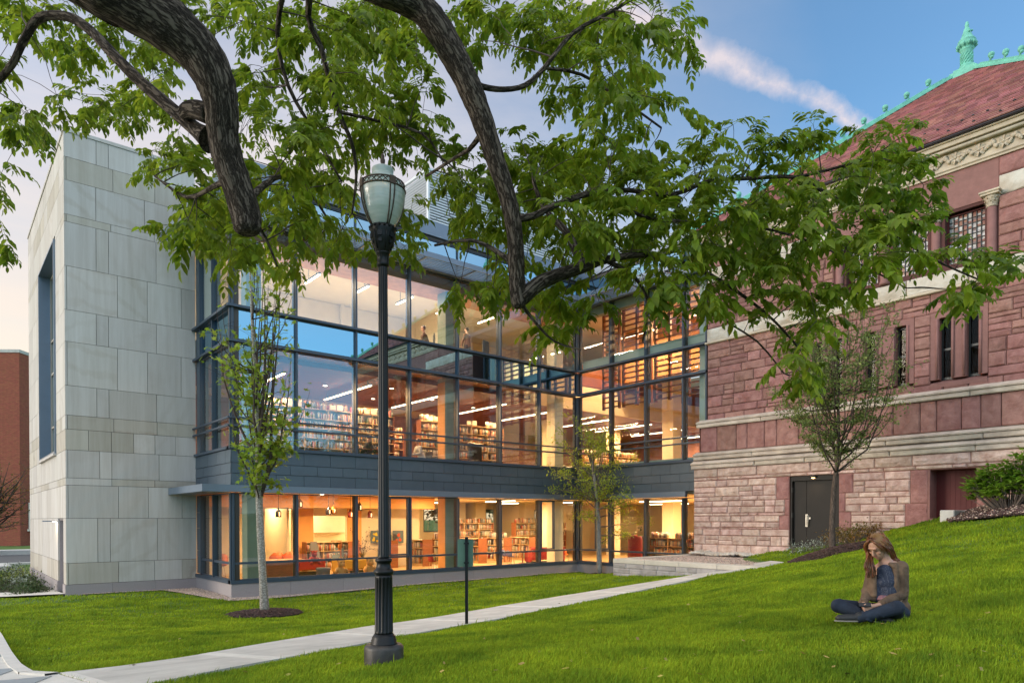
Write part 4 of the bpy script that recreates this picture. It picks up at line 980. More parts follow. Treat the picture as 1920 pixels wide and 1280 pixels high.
# ------------------------------------------------------------------ lamps inside
def area(name, loc, sx_, sy_, power, col=(1, .73, .40), parent=None, rot=(0, 0, 0)):
    l = bpy.data.lights.new(name, 'AREA'); l.shape = 'RECTANGLE'; l.size = sx_; l.size_y = sy_; l.energy = power*LIGHT_K; l.color = col
    o = bpy.data.objects.new(name, l); COL.objects.link(o); o.location = loc; o.rotation_euler = rot
    if parent is not None: o.parent = parent; o.matrix_parent_inverse = Matrix.Translation(-Vector(world_loc(parent)))
    return o
_lampmesh = {}
def strip_lamp(x, y0, y1, z, label, power, group, col=(1, .71, .38), wire=.25):
    t = thing('strip_lamp', label, 'ceiling lamp', (x, (y0+y1)/2, z), group)
    mb = MB(); mb.box((x-.05, y0, z+.012), (x+.05, y1, z+.07)); mb.box((x-.01, y0+.3, z+.07), (x+.01, y0+.32, z+wire)); mb.box((x-.01, y1-.32, z+.07), (x+.01, y1-.3, z+wire)); mb.build('housing', 'zinc_trim', t)
    mb = MB(); mb.box((x-.03, y0+.01, z-.025), (x+.03, y1-.01, z+.011)); mb.build('diffuser', 'lamp_strip', t)
    area('lamp_light', (x, (y0+y1)/2, z-.035), .055, y1-y0, power, col, t)
    return t
ordn = ['first', 'second', 'third', 'fourth', 'fifth', 'sixth', 'seventh', 'eighth', 'ninth', 'tenth', 'eleventh', 'twelfth']
for i, x in enumerate((9.55, 13.0, 16.35, 19.8, 22.9, 27.1, 30.2, 33.5, 37.0)):
    strip_lamp(x, 24.0, 28.2, 7.72, f'long glowing strip lamp under the middle-storey timber ceiling, {ordn[i]} from the left', 620, 'strip lamps of the middle storey', col=(1, .60, .27))
for i, x in enumerate((8.9, 10.9, 12.9, 14.9, 16.9, 19.2)):
    strip_lamp(x, 24.0, 25.3, 11.55, f'short glowing strip lamp on the top-storey ceiling, {ordn[i]} from the left', 95, 'strip lamps of the top storey', col=(1, .80, .58), wire=.5)
mb = MB(); mb.box((27.2, 15.7, 9.3), (27.3, 23.9, 12.1)); mb.build('timber_wall', 'wood_light', LIB)
for i, (x, y) in enumerate(((25.9, 21.4), (25.4, 17.2))):
    strip_lamp(x, y-1.2, y+1.2, 11.4, f'strip lamp high in the double-height space behind the timber screen, {ordn[i]} from the left', 420, 'strip lamps behind the timber screen', wire=.7, col=(1, .62, .30))
k_ = 0
for (x, y, L_, pw) in ((17.0, 28.5, 1.4, 130), (19.6, 29.4, 3.0, 170), (23.6, 28.4, 1.6, 150), (26.5, 20.5, 2.6, 200), (28.5, 17.6, 3.4, 200), (24.8, 25.5, 1.6, 150), (31.5, 24, 3, 170), (20.5, 25.3, 2.2, 120), (33, 18.5, 2, 150)):
    strip_lamp(x, y-L_/2, y+L_/2, 3.36, f'slim ceiling strip lamp in the ground-floor reading room, {ordn[k_]} of the row', pw*1.9, 'strip lamps of the ground storey', wire=.13); k_ += 1
# warm downlights
def downlight(x, y, z, label, power, group, spot=True):
    t = thing('downlight', label, 'ceiling lamp', (x, y, z), group)
    mb = MB(); mb.lathe([(.10, .0), (.11, -.004), (.11, -.012), (.085, -.014)], (x, y, z), 14); mb.build('trim_ring', 'plaster_white', t)
    mb = MB(); mb.lathe([(.08, -.013), (.08, -.018), (.03, -.02)], (x, y, z), 14); mb.build('diffuser', 'lamp_down', t)
    area('lamp_light', (x, y, z-.03), .15, .15, power, (1, .66, .34), t)
for i, (x, y, z, p_) in enumerate(((14.6, 25.2, 7.98, 35), (17.4, 26.4, 7.98, 30), (12.2, 26.4, 7.98, 30), (15.2, 27.9, 7.98, 30), (20.2, 27.0, 7.98, 30))):
    downlight(x, y, z, f'small round downlight in the second-storey timber ceiling, {ordn[i]} of the row', p_, 'downlights in the timber ceiling')
for i, (x, y, p_) in enumerate(((10.6, 29.2, 70), (12.6, 29.3, 70), (9.0, 25.0, 22), (11.5, 25.2, 40), (14.2, 25.4, 50), (16.9, 25.5, 60), (21.5, 24.6, 60), (8.6, 31, 30))):
    downlight(x, y, 3.485, f'small round downlight in the ground-storey ceiling, {ordn[i]} from the left', p_*1.9, 'downlights of the ground storey')
# pendant lamps over the children's room: coloured glass bells
mat('pendant_dark', (.03, .025, .03), .25); mat('pendant_amber', (.45, .14, .02), .2); mat('pendant_red', (.22, .03, .015), .2)
emis('lamp_bulb', (1, .60, .25), 1.3)
pcol = {'dark': ('pendant_dark', 'smoky black'), 'amber': ('pendant_amber', 'amber'), 'red': ('pendant_red', 'deep red')}
pend = [(522, 962, 'dark', 25.0), (562, 944, 'amber', 24.2), (616, 958, 'dark', 25.4), (625, 956, 'amber', 25.4), (657, 963, 'red', 25.0), (674, 950, 'dark', 24.5), (694, 964, 'red', 25.2)]
wher = ['over the counter beside the green corner column', 'hard by the first mullion right of the corner column', 'left one of the touching pair', 'right one of the touching pair', 'just left of the second mullion', 'touching the second mullion on its right', 'alone right of the second mullion']
for (u, v, cc, yy), wh in zip(pend, wher):
    p = onY(u, v, yy); x, z = float(p[0]), float(p[2])
    t = thing('pendant_lamp', f'{pcol[cc][1]} glass bottle-shaped pendant lamp, {wh}', 'pendant lamp', (x, yy, z), 'pendant lamps of the children room')
    mb = MB(); mb.tube([(x, yy, z+.16), (x, yy, 3.49)], .008, 6); mb.build('cord', 'joint', t)
    mb = MB(); mb.lathe([(.02, .2), (.03, .16), (.09, .09), (.105, .04), (.105, -.13), (.10, -.14), (.095, -.13), (.09, .03), (.02, .12)], (x, yy, z), 16); mb.build('lamp_shade', pcol[cc][0], t)
    mb = MB(); mb.tube([(x, yy-.10, z-.10), (x, yy-.108, z-.03), (x, yy-.10, z+.05)], .022, 8); mb.ball((x, yy, z-.06), .05); mb.build('bulb', 'lamp_bulb', t)
    area('lamp_light', (x, yy, z-.125), .06, .06, 22, (1, .6, .25), t)
# hood lamp by the side door of the tower
t = thing('door_lamp', 'small flat hooded wall lamp beside the side door of the stone tower', 'wall lamp', (SX, 28.3, 2.45))
mb = MB(); mb.box((SX-.42, 28.2, 2.44), (SX+.0, 28.42, 2.475)); mb.build('hood', 'zinc_trim', t)
mb = MB(); mb.box((SX-.12, 28.23, 2.425), (SX-.02, 28.39, 2.438)); mb.build('diffuser', 'lamp_down', t)
area('lamp_light', (SX-.09, 28.31, 2.415), .1, .15, 8, (1, .8, .5), t)
# exit sign
t = thing('exit_sign', 'small lit red exit sign on the ground-storey ceiling', 'exit sign', (ox(1020, 945, 28), 28, 3.3))
xe = float(t.location[0]); mb = MB(); mb.box((xe-.16, 27.98, 3.2), (xe+.16, 28.02, 3.4)); mb.box((xe-.01, 27.99, 3.4), (xe+.01, 28.01, 3.5)); mb.build('sign_case', 'plaster_white', t)
cu = bpy.data.curves.new('lettering', 'FONT'); cu.body = 'EXIT'; cu.size = .17; cu.extrude = .003; cu.align_x = 'CENTER'
to_ = bpy.data.objects.new('tmp', cu); COL.objects.link(to_); bpy.context.view_layer.update(); lm = bpy.data.meshes.new_from_object(to_); bpy.data.objects.remove(to_); lm.materials.clear(); lm.materials.append(MATS['exit_red'])
o = bpy.data.objects.new('lettering', lm); COL.objects.link(o); o.location = (xe, 27.974, 3.24); o.rotation_euler = (PI/2, 0, 0); o.parent = t; o.matrix_parent_inverse = Matrix.Translation(-Vector(t.location))
# ------------------------------------------------------------------ red sandstone building
RX, RY0, RY1 = 21.9, 15.4, 1.6
RED = thing('stone_building', 'old red and pink rock-faced stone building with slate pavilion roof and green copper finial', 'building', (RX, RY0, 1.2))
def RF(dx): return Fr((RX+dx, RY0-dx*1.3, 0), (0, -1, 0), (-1, 0, 0))
fb, fm, fu_ = RF(0), RF(.15), RF(.30)
def ay(fr_, y): return fr_.O[1]-y
Lr = lambda fr_: fr_.O[1]-RY1
rr = random.Random(21)
# openings: (a0,a1,z0,z1)
dr = (ay(fb, 11.62), ay(fb, 9.97), 1.36, 3.93)
rc = (ay(fb, 7.43), ay(fb, 6.22), 2.50, 3.92)
# pink base
qb = []      # quoin blocks by the openings, brown-red
for (a, w, z0, z1) in ((dr[0]-.46, .46, 3.16, 3.93), (dr[0]-.16, .16, 2.62, 3.16), (dr[0]-.36, .36, 2.15, 2.62), (dr[1], .44, 3.32, 3.93), (dr[1], .2, 2.72, 3.32), (dr[1], .38, 2.15, 2.72),
                       (rc[0]-.46, .46, 2.95, 3.92), (rc[0]-.60, .60, 2.2, 2.95), (rc[1], .4, 2.4, 3.92)): qb.append((a, a+w, z0, z1))
holes = [(h[0], h[1], h[2]-.02, h[3]) for h in (dr, rc)]
mb = MB(); ashlar(mb, fb, 0, Lr(fb), .6, 4.04, [(h[0], h[1], .6 if h is holes[0] else 1.2, h[3]) for h in holes]+qb, .24, .42, .32, 1.0, .055, 0, rr, .38)
x = 0
while x < Lr(fb):   # long lintel course
    e = min(x+rr.uniform(.9, 2.0), Lr(fb)); rock(mb, fb, x, e, 4.04, 4.36, .06, 0, rnd=rr); x = e
mb.build('base_wall', 'pinkstone', RED)
for q_ in qb: mb = MB(); rock(mb, fb, *q_, .035, 0, rnd=rr); mb.build('quoin', 'brownstone', RED)
mb = MB(); wall_holes(mb, fb, .0, Lr(fb), .3, 4.4, [dr, rc], -.6, -.002); mb.box((RX+.05, RY1, .3), (RX+12, RY0-.05, .4)); mb.build('base_backing', 'mortar_pink', RED)
# belts
def belt(z0, z1, proud, fr_, mi, mb_, cap=.06):
    x = -proud
    while x < Lr(fr_):
        e = min(x+rr.uniform(1.6, 2.8), Lr(fr_))
        # smooth weathered top slope, rock-faced lower half
        zc = z0+(z1-z0)*.5
        rock(mb_, Fr(fr_.p(0, 0, proud-.05), fr_.A, fr_.N), x, e, z0, zc, .05, mi, rnd=rr)
        P = [fr_.p(x+.004, zc, proud), fr_.p(e-.004, zc, proud), fr_.p(e-.004, zc+(z1-zc)*.25, proud+.01), fr_.p(x+.004, zc+(z1-zc)*.25, proud+.01), fr_.p(e-.004, z1, -.12), fr_.p(x+.004, z1, -.12), fr_.p(e-.004, zc, -.14), fr_.p(x+.004, zc, -.14)]
        mb_.add(P, [(0, 1, 2, 3), (3, 2, 4, 5), (0, 3, 5, 7), (1, 6, 4, 2), (0, 7, 6, 1)], mi)
        x = e
mb = MB(); belt(4.36, 4.70, .10, fb, 0, mb); belt(4.70, 5.02, .13, Fr(fb.p(.08, 0, -.10), fb.A, fb.N), 0, mb); belt(5.90, 6.22, .14, fm, 0, mb)
mb.build('belt_course', 'limestone', RED)
# big square brown panels
mb = MB(); x = 0
while x < Lr(fm):
    e = min(x+rr.uniform(.42, .85), Lr(fm)); rock(mb, fm, x, e, 5.0, 5.92, .04, 0, rnd=rr); x = e
mb.build('panel_course', 'brownstone', RED); mb = MB()
# brown ashlar above
LW = []
for (u0, u1) in ((1527, 1543), (1566, 1579), (1624, 1641), (1680, 1699), (1762, 1783), (1812, 1835)):
    y0, y1 = onX(u0, 680, 22.2)[1], onX(u1, 680, 22.2)[1]; y0 = max(y0, y1+.30); LW.append((ay(fu_, y0), ay(fu_, y1), 6.52, 8.28))
PAIRS = [(LW[0][0]-.22, LW[1][1]+.22, 6.40, 8.45), (LW[2][0]-.22, LW[3][1]+.22, 6.40, 8.45), (LW[4][0]-.22, LW[5][1]+.22, 6.40, 8.45)]
UWY = [(7.12, 6.14), (8.52, 7.56), (9.9, 8.95)]
UW = [(ay(fu_, a), ay(fu_, b), 9.75, 11.2) for a, b in UWY]
UZ = (ay(fu_, 10.3), ay(fu_, 5.82), 9.6, 11.83)
ashlar(mb, fu_, 0, Lr(fu_), 6.18, 9.1, PAIRS, .24, .42, .38, 1.15, .06, 0, rr, .3, rows=[8.45]); mb.build('brown_wall', 'brownstone', RED); mb = MB()
for s0_, s1_ in ((0, UZ[0]), (UZ[1], Lr(fu_))):
    mb = MB(); ashlar(mb, fu_, s0_, s1_, 9.6, 11.29, [], .24, .42, .38, 1.1, .06, 0, rr, .3); mb.build('upper_wall', 'brownstone', RED)
    mb = MB(); ashlar(mb, fu_, s0_, s1_, 11.83, 12.34, [], .5, .52, .7, 1.6, .05, 0, rr, 0); mb.build('frieze_course', 'brownstone', RED)
mb = MB(); x = -.03
while x < Lr(fu_):
    e = min(x+rr.uniform(.9, 1.9), Lr(fu_)); rock(mb, fu_, x, e, 9.1, 9.6, .075, 0, rnd=rr); x = e
mb.build('white_band', 'whitestone', RED); mb = MB()
for s0, s1 in ((0, UZ[0]), (UZ[1], Lr(fu_))):
    x = s0
    while x < s1-.05:
        e = min(x+rr.uniform(.8, 1.6), s1); rock(mb, fu_, x, e, 11.29, 11.83, .06, 0, rnd=rr); x = e
    mb.build('capital_band', 'whitestone', RED); mb = MB()
mb = MB(); slab(mb, fu_, -.06, Lr(fu_), 9.02, 9.098, -.1, .14, 0, .02); mb.build('band_moulding', 'limestone_smooth', RED)
mb = MB(); wall_holes(mb, fu_, .0, Lr(fu_), 4.4, 12.4, PAIRS+UW, -.5, -.003); slab(mb, fb, .1, Lr(fb), 4.401, 5.95, -.5, -.2); mb.build('upper_backing', 'mortar_red', RED)
# lower window pairs: smooth dressed surround, sill, mullion, sash
mat('sash_dark', (.012, .015, .014), .35); mat('window_dim', (.05, .028, .016), .5, col2=(.16, .07, .02), vscale=1.6)
glass_mat('glass_old', (.70, .66, .60), .03, rcol=(.22, .22, .22))
for k, Pr in enumerate(PAIRS):
    mb = MB(); ws_ = LW[2*k:2*k+2]; a0, a1, b0, b1 = Pr
    slab(mb, fu_, a0, ws_[0][0], 6.52, b1, -.24, .02); slab(mb, fu_, ws_[0][1], ws_[1][0], 6.52, b1-.17, -.24, .0); slab(mb, fu_, ws_[1][1], a1, 6.52, b1, -.24, .02)
    slab(mb, fu_, ws_[0][0], ws_[1][1], 8.28, b1, -.24, .019)
    for w_ in ws_:
        for q_ in (w_[0]-.05, w_[1]+.05): mb.tube([fu_.p(q_, 6.55, .03), fu_.p(q_, 8.26, .03)], .035, 8)
    P = [fu_.p(a0, 6.40, .06), fu_.p(a1, 6.40, .06), fu_.p(a1, 6.52, -.24), fu_.p(a0, 6.52, -.24), fu_.p(a0, 6.28, .05), fu_.p(a1, 6.28, .05)]
    mb.add(P, [(0, 1, 2, 3), (4, 5, 1, 0)]); su = mb.build('window_surround', 'brown_smooth', RED)
    for w_ in ws_:
        mb = MB(); a0, a1, b0, b1 = w_
        slab(mb, fu_, a0, a0+.045, b0, b1, -.26, -.2); slab(mb, fu_, a1-.045, a1, b0, b1, -.26, -.2); slab(mb, fu_, a0+.045, a1-.045, b0, b0+.07, -.26, -.2); slab(mb, fu_, a0+.045, a1-.045, b1-.06, b1, -.26, -.2)
        slab(mb, fu_, a0+.045, a1-.045, (b0+b1)/2-.03, (b0+b1)/2+.03, -.255, -.205); wf = mb.build('window', 'sash_dark', RED)
        mb = MB(); slab(mb, fu_, a0, a1, b0, b1, -.245, -.24); mb.build('pane', 'glass_old', wf)
    mb = MB(); slab(mb, fu_, ws_[0][0], ws_[1][1], 6.52, 8.28, -1.4, -1.3); mb.build('dim_interior', 'window_dim', RED)
    area('room_light', tuple(fu_.p((ws_[0][0]+ws_[1][1])/2, 8.2, -.9)), .5, .5, 3, (1, .55, .22), RED)
# upper leaded windows between engaged columns
mat('leaded_glass', (.55, .50, .47), .25, objrand=('island', [(.50, .46, .44), (.22, .055, .03), (.16, .09, .08), (.62, .60, .60), (.28, .10, .05), (.40, .36, .36)]))
mb = MB(); slab(mb, fu_, UZ[0], UZ[1], 11.29, 12.34, -.5, .012); mb.build('lintel', 'brown_smooth', RED)
for k, w_ in enumerate(UW):
    a0, a1, b0, b1 = w_; mb = MB()
    slab(mb, fu_, a0, a0+.04, b0, b1, -.3, -.2); slab(mb, fu_, a1-.04, a1, b0, b1, -.3, -.2); slab(mb, fu_, a0+.04, a1-.04, b0, b0+.05, -.3, -.2); slab(mb, fu_, a0+.04, a1-.04, b1-.05, b1, -.3, -.2)
    slab(mb, fu_, a0, a1, b1, 11.29, -.3, -.1, 0)
    wf = mb.build('window', 'red_door', RED)
    mb = MB(); nx_, nz_ = 8, 9
    for i in range(1, nx_): x = a0+.04+(a1-a0-.08)*i/nx_; slab(mb, fu_, x-.008, x+.008, b0+.05, b1-.05, -.26, -.225)
    for i in range(1, nz_): z = b0+.05+(b1-b0-.1)*i/nz_; slab(mb, fu_, a0+.04, a1-.04, z-.007, z+.007, -.255, -.23)
    mb.build('lead_bars', 'lead', wf)
    mb = MB()
    for i in range(nx_):
        for j in range(nz_*2):
            x0 = a0+.04+(a1-a0-.08)*i/nx_; x1 = a0+.04+(a1-a0-.08)*(i+1)/nx_; z0 = b0+.05+(b1-b0-.1)*j/(2*nz_); z1 = b0+.05+(b1-b0-.1)*(j+1)/(2*nz_); n_ = -.262+rr.uniform(-.003, .003)
            mb.add([fu_.p(x0, z0, n_), fu_.p(x1, z0, n_+.002), fu_.p(x1, z1, n_), fu_.p(x0, z1, n_)], [(0, 1, 2, 3)])
    mb.build('pane', 'leaded_glass', wf)
for k, y in enumerate((5.97, 7.34, 8.74, 10.1)):
    a = ay(fu_, y); c = fu_.p(a, 0, .03); mb = MB()
    mb.lathe([(.135, 9.62), (.15, 9.66), (.13, 9.72), (.115, 9.76), (.112, 11.02)], (c[0], c[1], 0), 20); cm_ = mb.build('column', 'brown_smooth', RED)
    mb = MB(); mb.lathe([(.12, 11.02), (.135, 11.05), (.12, 11.07), (.125, 11.12), (.15, 11.2), (.20, 11.30)], (c[0], c[1], 0), 20)
    for i in range(16):   # two rows of curled leaves
        an = 2*PI*i/8+(0 if i < 8 else PI/8); zb = 11.07 if i < 8 else 11.16; r0 = .125 if i < 8 else .145
        d = np.array([math.cos(an), math.sin(an), 0]); s_ = np.array([-d[1], d[0], 0]); b_ = np.array([c[0], c[1], zb])+d*r0
        P = [b_-s_*.04, b_+s_*.04, b_+d*.02+s_*.045+np.array([0, 0, .07]), b_+d*.02-s_*.045+np.array([0, 0, .07]), b_+d*.065+s_*.02+np.array([0, 0, .085]), b_+d*.065-s_*.02+np.array([0, 0, .085]), b_+d*.06+np.array([0, 0, .05])]
        mb.add(P, [(0, 1, 2, 3), (3, 2, 4, 5), (5, 4, 6)])
    slab(mb, fu_, a-.22, a+.22, 11.301, 11.36, -.1, .27, 0, .01); slab(mb, fu_, a-.25, a+.25, 11.361, 11.42, -.1, .30, 0, .015)
    mb.build('capital', 'limestone_smooth', cm_)
# cornice
mb = MB()
LC = Lr(fu_)
def crn(z0, z1, n1, ch=.0): slab(mb, fu_, -n1, LC+n1, z0, z1, -.3, n1, 0, ch)
crn(12.34, 12.40, .07); crn(12.401, 12.46, .11, .02); crn(12.461, 12.90, .05); crn(12.901, 12.96, .14, .02); crn(12.961, 13.0, .11); crn(13.001, 13.12, .26, .01); crn(13.121, 13.17, .32, .015)
mb.tube([fu_.p(-.1, 12.93, .17), fu_.p(LC, 12.93, .17)], .05, 10)
mb.build('cornice', 'limestone_smooth', RED)
mb = MB(); mb2 = MB(); x = .2; i = 0
while x < LC-.1:
    o_ = fu_.p(x, 12.68, .06)
    if i % 2 == 0:      # five-petalled rosette
        for k in range(5):
            an = 2*PI*k/5+PI/2+.2; ca, sa = math.cos(an), math.sin(an)
            tip = o_+fu_.A*ca*.17+fu_.B*sa*.17; md = o_+fu_.A*ca*.10+fu_.B*sa*.10+fu_.N*.085; w_ = fu_.A*(-sa)+fu_.B*ca
            P = [o_+fu_.N*.03, md+w_*.06, tip+w_*.05+fu_.N*.04, tip+fu_.N*.01, tip-w_*.05+fu_.N*.04, md-w_*.06, md-fu_.N*.03]
            mb.add(P, [(0, 6, 1), (6, 2, 1), (6, 3, 2), (6, 4, 3), (6, 5, 4), (6, 0, 5)])
        mb.ball(o_+fu_.N*.05, .035)
    else:               # leafy bud
        for k in range(9):
            t_ = k/8; c_ = o_+fu_.A*(-.14+.26*t_)+fu_.B*(.10*math.sin(t_*3.1)-.03+rr.uniform(-.05, .05)); mb.ball(c_+fu_.N*.03, rr.uniform(.04, .065), sc=(.9, 1, 1.1), n=6, m=4)
    x += .285; i += 1
mb.build('carved_frieze', 'limestone_smooth', RED)
mb = MB(); slab(mb, fu_, -.42, LC+.42, 13.171, 13.245, -.3, .43, 0, .02); mb.build('gutter', 'gutter', RED)
# other sides of the block (seen only from elsewhere or as reflections)
mb = MB(); fN = Fr((34.6, RY0-.39, 0), (-1, 0, 0), (0, 1, 0)); fS = Fr((RX+.3, RY1, 0), (1, 0, 0), (0, -1, 0))
ashlar(mb, fS, 0, 12.4, .5, 12.4, [], .3, .45, .6, 1.5, .05, 0, rr, .1)
mb.build('side_wall', 'brownstone', RED)
mb = MB(); mb.box((RX+.8, RY1+.1, .5), (34.6, RY0-.4, 12.35)); mb.box((RX+.3, RY1-.35, 12.36), (34.9, RY1+.1, 13.15)); mb.build('block_core', 'mortar_red', RED)
mb = MB(); slab(mb, fN, 0, 12.3, 12.37, 12.9, -.1, .05); slab(mb, fN, 0, 12.3, 12.91, 13.16, -.1, .35); mb.build('cornice', 'limestone_smooth', RED)
# slate roof
EX0, EX1, EY0, EY1, EZ = RX-.16, 35.1, RY0+.02, 1.3, 13.22
AX, AY, AZ = 28.35, 8.42, 18.55
apex = np.array([AX, AY, AZ]); mb = MB(); sl = random.Random(2)
corn = [np.array([EX0, EY0, EZ]), np.array([EX0, EY1, EZ]), np.array([EX1, EY1, EZ]), np.array([EX1, EY0, EZ])]
mbb = MB()
for k in range(4):
    A_, B_ = corn[k], corn[(k+1) % 4]; mbb.add([A_, B_, apex], [(0, 1, 2)])
    L_ = np.linalg.norm(B_-A_); ad = (B_-A_)/L_; nrm_ = np.cross(ad, apex-A_); nrm_ /= np.linalg.norm(nrm_); 
    if nrm_[2] < 0: nrm_ = -nrm_
    ta = ((apex-A_)@ad); up_ = (apex-A_-ad*ta); H_ = np.linalg.norm(up_); up_ /= H_
    rowh = .20; n = int(H_/rowh)
    for r_ in range(n):
        h0 = r_*rowh; h1 = h0+rowh*1.12; xs = ta*(h0+rowh*.5)/H_; xe = L_-(L_-ta)*(h0+rowh*.5)/H_
        x = xs+(-.14 if r_ % 2 else 0)
        while x < xe:
            w_ = sl.uniform(.25, .31); x0 = max(x, xs); x1 = min(x+w_, xe)
            if x1-x0 > .03:
                t0 = .036+sl.uniform(0, .010); t1 = .004
                P = [A_+ad*(x0+.003)+up_*h0+nrm_*t0, A_+ad*(x1-.003)+up_*h0+nrm_*t0, A_+ad*(x1-.003)+up_*h1+nrm_*t1, A_+ad*(x0+.003)+up_*h1+nrm_*t1,
                     A_+ad*(x0+.003)+up_*h0+nrm_*.001, A_+ad*(x1-.003)+up_*h0+nrm_*.001]
                mb.add(P, [(0, 1, 2, 3), (4, 5, 1, 0), (4, 0, 3), (5, 2, 1)])
            x += w_
rf = mb.build('slate_roof', 'slate', RED); mbb.build('roof_deck', 'slate_base', rf)
mb = MB()   # snow guards, two staggered rows
A_, B_ = corn[0], corn[1]; ad = np.array([0, -1., 0]); up_ = apex-A_-ad*((apex-A_)@ad); up_ /= np.linalg.norm(up_); nn_ = np.cross(up_, ad); nn_ = nn_ if nn_[2] > 0 else -nn_
for h_, s0 in ((.35, 0), (.95, .2), (1.05, .45)):
    x = 1.0+s0
    while x < 13:
        c = A_+ad*x+up_*(h_+x*0)+nn_*.04; mb.ball(c, .035, n=6, m=4, sc=(1, 1.2, .8)); mb.tube([c, c-nn_*.03], .012, 5); x += .62
mb.build('snow_guards', 'lead', rf)
# copper hips with curled crockets
for k, c_ in enumerate(corn):
    d = apex-c_; L_ = np.linalg.norm(d); d /= L_
    s_ = np.cross(d, [0, 0, 1.]); s_ /= np.linalg.norm(s_); n_ = np.cross(s_, d); n_ = n_ if n_[2] > 0 else -n_
    mb = MB(); mb.obox(c_+d*L_/2+n_*.03, d*L_/2, s_*.10, n_*.03); mb.obox(c_+d*L_/2+n_*.09, d*L_/2, s_*.05, n_*.04)
    mb.tube([c_+n_*.14, c_+d*(L_-.8)+n_*.14], .035, 6)
    hp = mb.build('copper_hip', 'copper', RED)
    x = .5
    while x < L_-1.0:
        mc = MB(); b_ = c_+d*x+n_*.14
        # scroll: a stem that curls over into a ball-like leaf
        mc.tube([b_-d*.10, b_+n_*.08-d*.02, b_+n_*.16+d*.02], [.035, .03, .04], 6)
        mc.ball(b_+n_*.20-d*.02, .105, n=8, m=6, sc=(1, 1, .95)); mc.ball(b_+n_*.13-d*.09, .06, n=7, m=5); mc.build('crocket', 'copper', hp)
        x += .84
mb = MB(); k_ = .0048
prof = [(78, 520), (72, 500), (62, 487), (66, 478), (60, 470), (50, 462), (47, 440), (49, 365), (56, 356), (60, 350), (52, 345), (62, 335), (78, 325), (80, 312), (70, 296), (74, 288), (68, 280), (56, 270), (44, 250), (34, 225), (24, 195), (14, 182), (18, 172), (16, 160), (11, 155), (14, 148), (5, 140)]
mb.lathe([(r_*k_*.8, (520-y_)*k_) for r_, y_ in prof], (AX, AY, AZ-.10), 24, flute=None)
for i in range(12):
    an = 2*PI*i/12; mb.tube([(AX+.25*math.cos(an), AY+.25*math.sin(an), AZ+.78), (AX+.32*math.cos(an), AY+.32*math.sin(an), AZ+.84), (AX+.29*math.cos(an), AY+.29*math.sin(an), AZ+.93)], [.026, .03, .018], 5)
    pts = []
    for j in range(9): t_ = j/8; a2 = an+t_*1.4; pts.append((AX+.19*math.cos(a2), AY+.19*math.sin(a2), AZ+.20+.38*t_))
    mb.tube(pts, .02, 5)
for i in range(5): an = 1.3*i; mb.ball((AX+.15*math.cos(an), AY+.15*math.sin(an), AZ+1.06+.08*i), .04)
mb.build('finial', 'copper', RED)
mb = MB(); mb.obox((AX, AY, AZ-.25), (.42, 0, 0), (0, .42, 0), (0, 0, .12)); mb.obox((AX, AY, AZ-.08), (.33, 0, 0), (0, .33, 0), (0, 0, .06)); mb.build('finial_base', 'copper', RED)

# double service door with its lamp
mb = MB(); a0, a1, b0, b1 = dr; fd = fb
slab(mb, fd, a0, a0+.07, b0, b1, -.22, -.05); slab(mb, fd, a1-.07, a1, b0, b1, -.22, -.05); slab(mb, fd, a0+.07, a1-.07, b1-.16, b1, -.22, -.05)
df = mb.build('door_frame', 'door_bronze', RED)
mid_ = a0+.07+(a1-a0-.14)*.30
for (p, q) in ((a0+.075, mid_-.004), (mid_+.004, a1-.075)):
    mb = MB(); slab(mb, fd, p, q, b0+.01, b1-.165, -.19, -.14, 0, .004); mb.build('door_leaf', 'door_bronze', df)
mb = MB()
for x in (mid_+.03, mid_+.085): mb.tube([fd.p(x, 2.28, -.135), fd.p(x, 2.28, -.09), fd.p(x, 2.62, -.09), fd.p(x, 2.62, -.135)], .012, 6)
slab(mb, fd, mid_-.03, mid_+.05, 2.25, 2.66, -.139, -.125); slab(mb, fd, mid_+.10, mid_+.15, 2.5, 2.56, -.139, -.10)
mb.build('handle', 'steel', df)
for z in (1.7, 2.55, 3.4): mb = MB(); slab(mb, fd, a0+.055, a0+.075, z, z+.16, -.14, -.04); mb.build('hinge', 'lead', df)
mb = MB(); slab(mb, fd, a0-.05, a1+.05, b0-.3, b0-.002, -.25, .12); mb.build('door_sill', 'concrete', RED)
lx = fd.p(a0+.80, 3.86, -.02)
t = thing('door_lamp', 'small lit lamp in the lintel over the dark metal double door', 'wall lamp', tuple(lx))
mb = MB(); mb.lathe([(.11, .06), (.12, .0), (.09, -.01)], tuple(lx), 14); mb.build('lamp_housing', 'lead', t)
mb = MB(); mb.ball(lx+np.array([0, 0, -.01]), .06, n=10, m=6, sc=(1, 1, .5)); mb.build('bulb', 'lamp_warm', t)
area('lamp_light', tuple(lx+np.array([-.10, 0, -.05])), .1, .1, 5, (1, .75, .45), t, rot=(0, R(35), 0))
# red recessed door
mb = MB(); a0, a1, b0, b1 = rc
slab(mb, fb, a0, a1, b0+.02, b1, -.56, -.52); rd = mb.build('red_door', 'red_door', RED)
mb = MB()
for k in range(1, 9): x = a0+(a1-a0)*k/9; slab(mb, fb, x-.004, x+.004, b0+.02, b1, -.519, -.512)
mb.build('door_boards', 'red_door', rd)
mb = MB(); slab(mb, fb, a0, a0+.05, b0, b1, -.52, .0); slab(mb, fb, a0+.05, a1, b0-.2, b0+.015, -.5, .04); slab(mb, fb, a0, a1, b1-.01, b1+.03, -.5, -.01); mb.build('door_reveal', 'brown_smooth', RED)
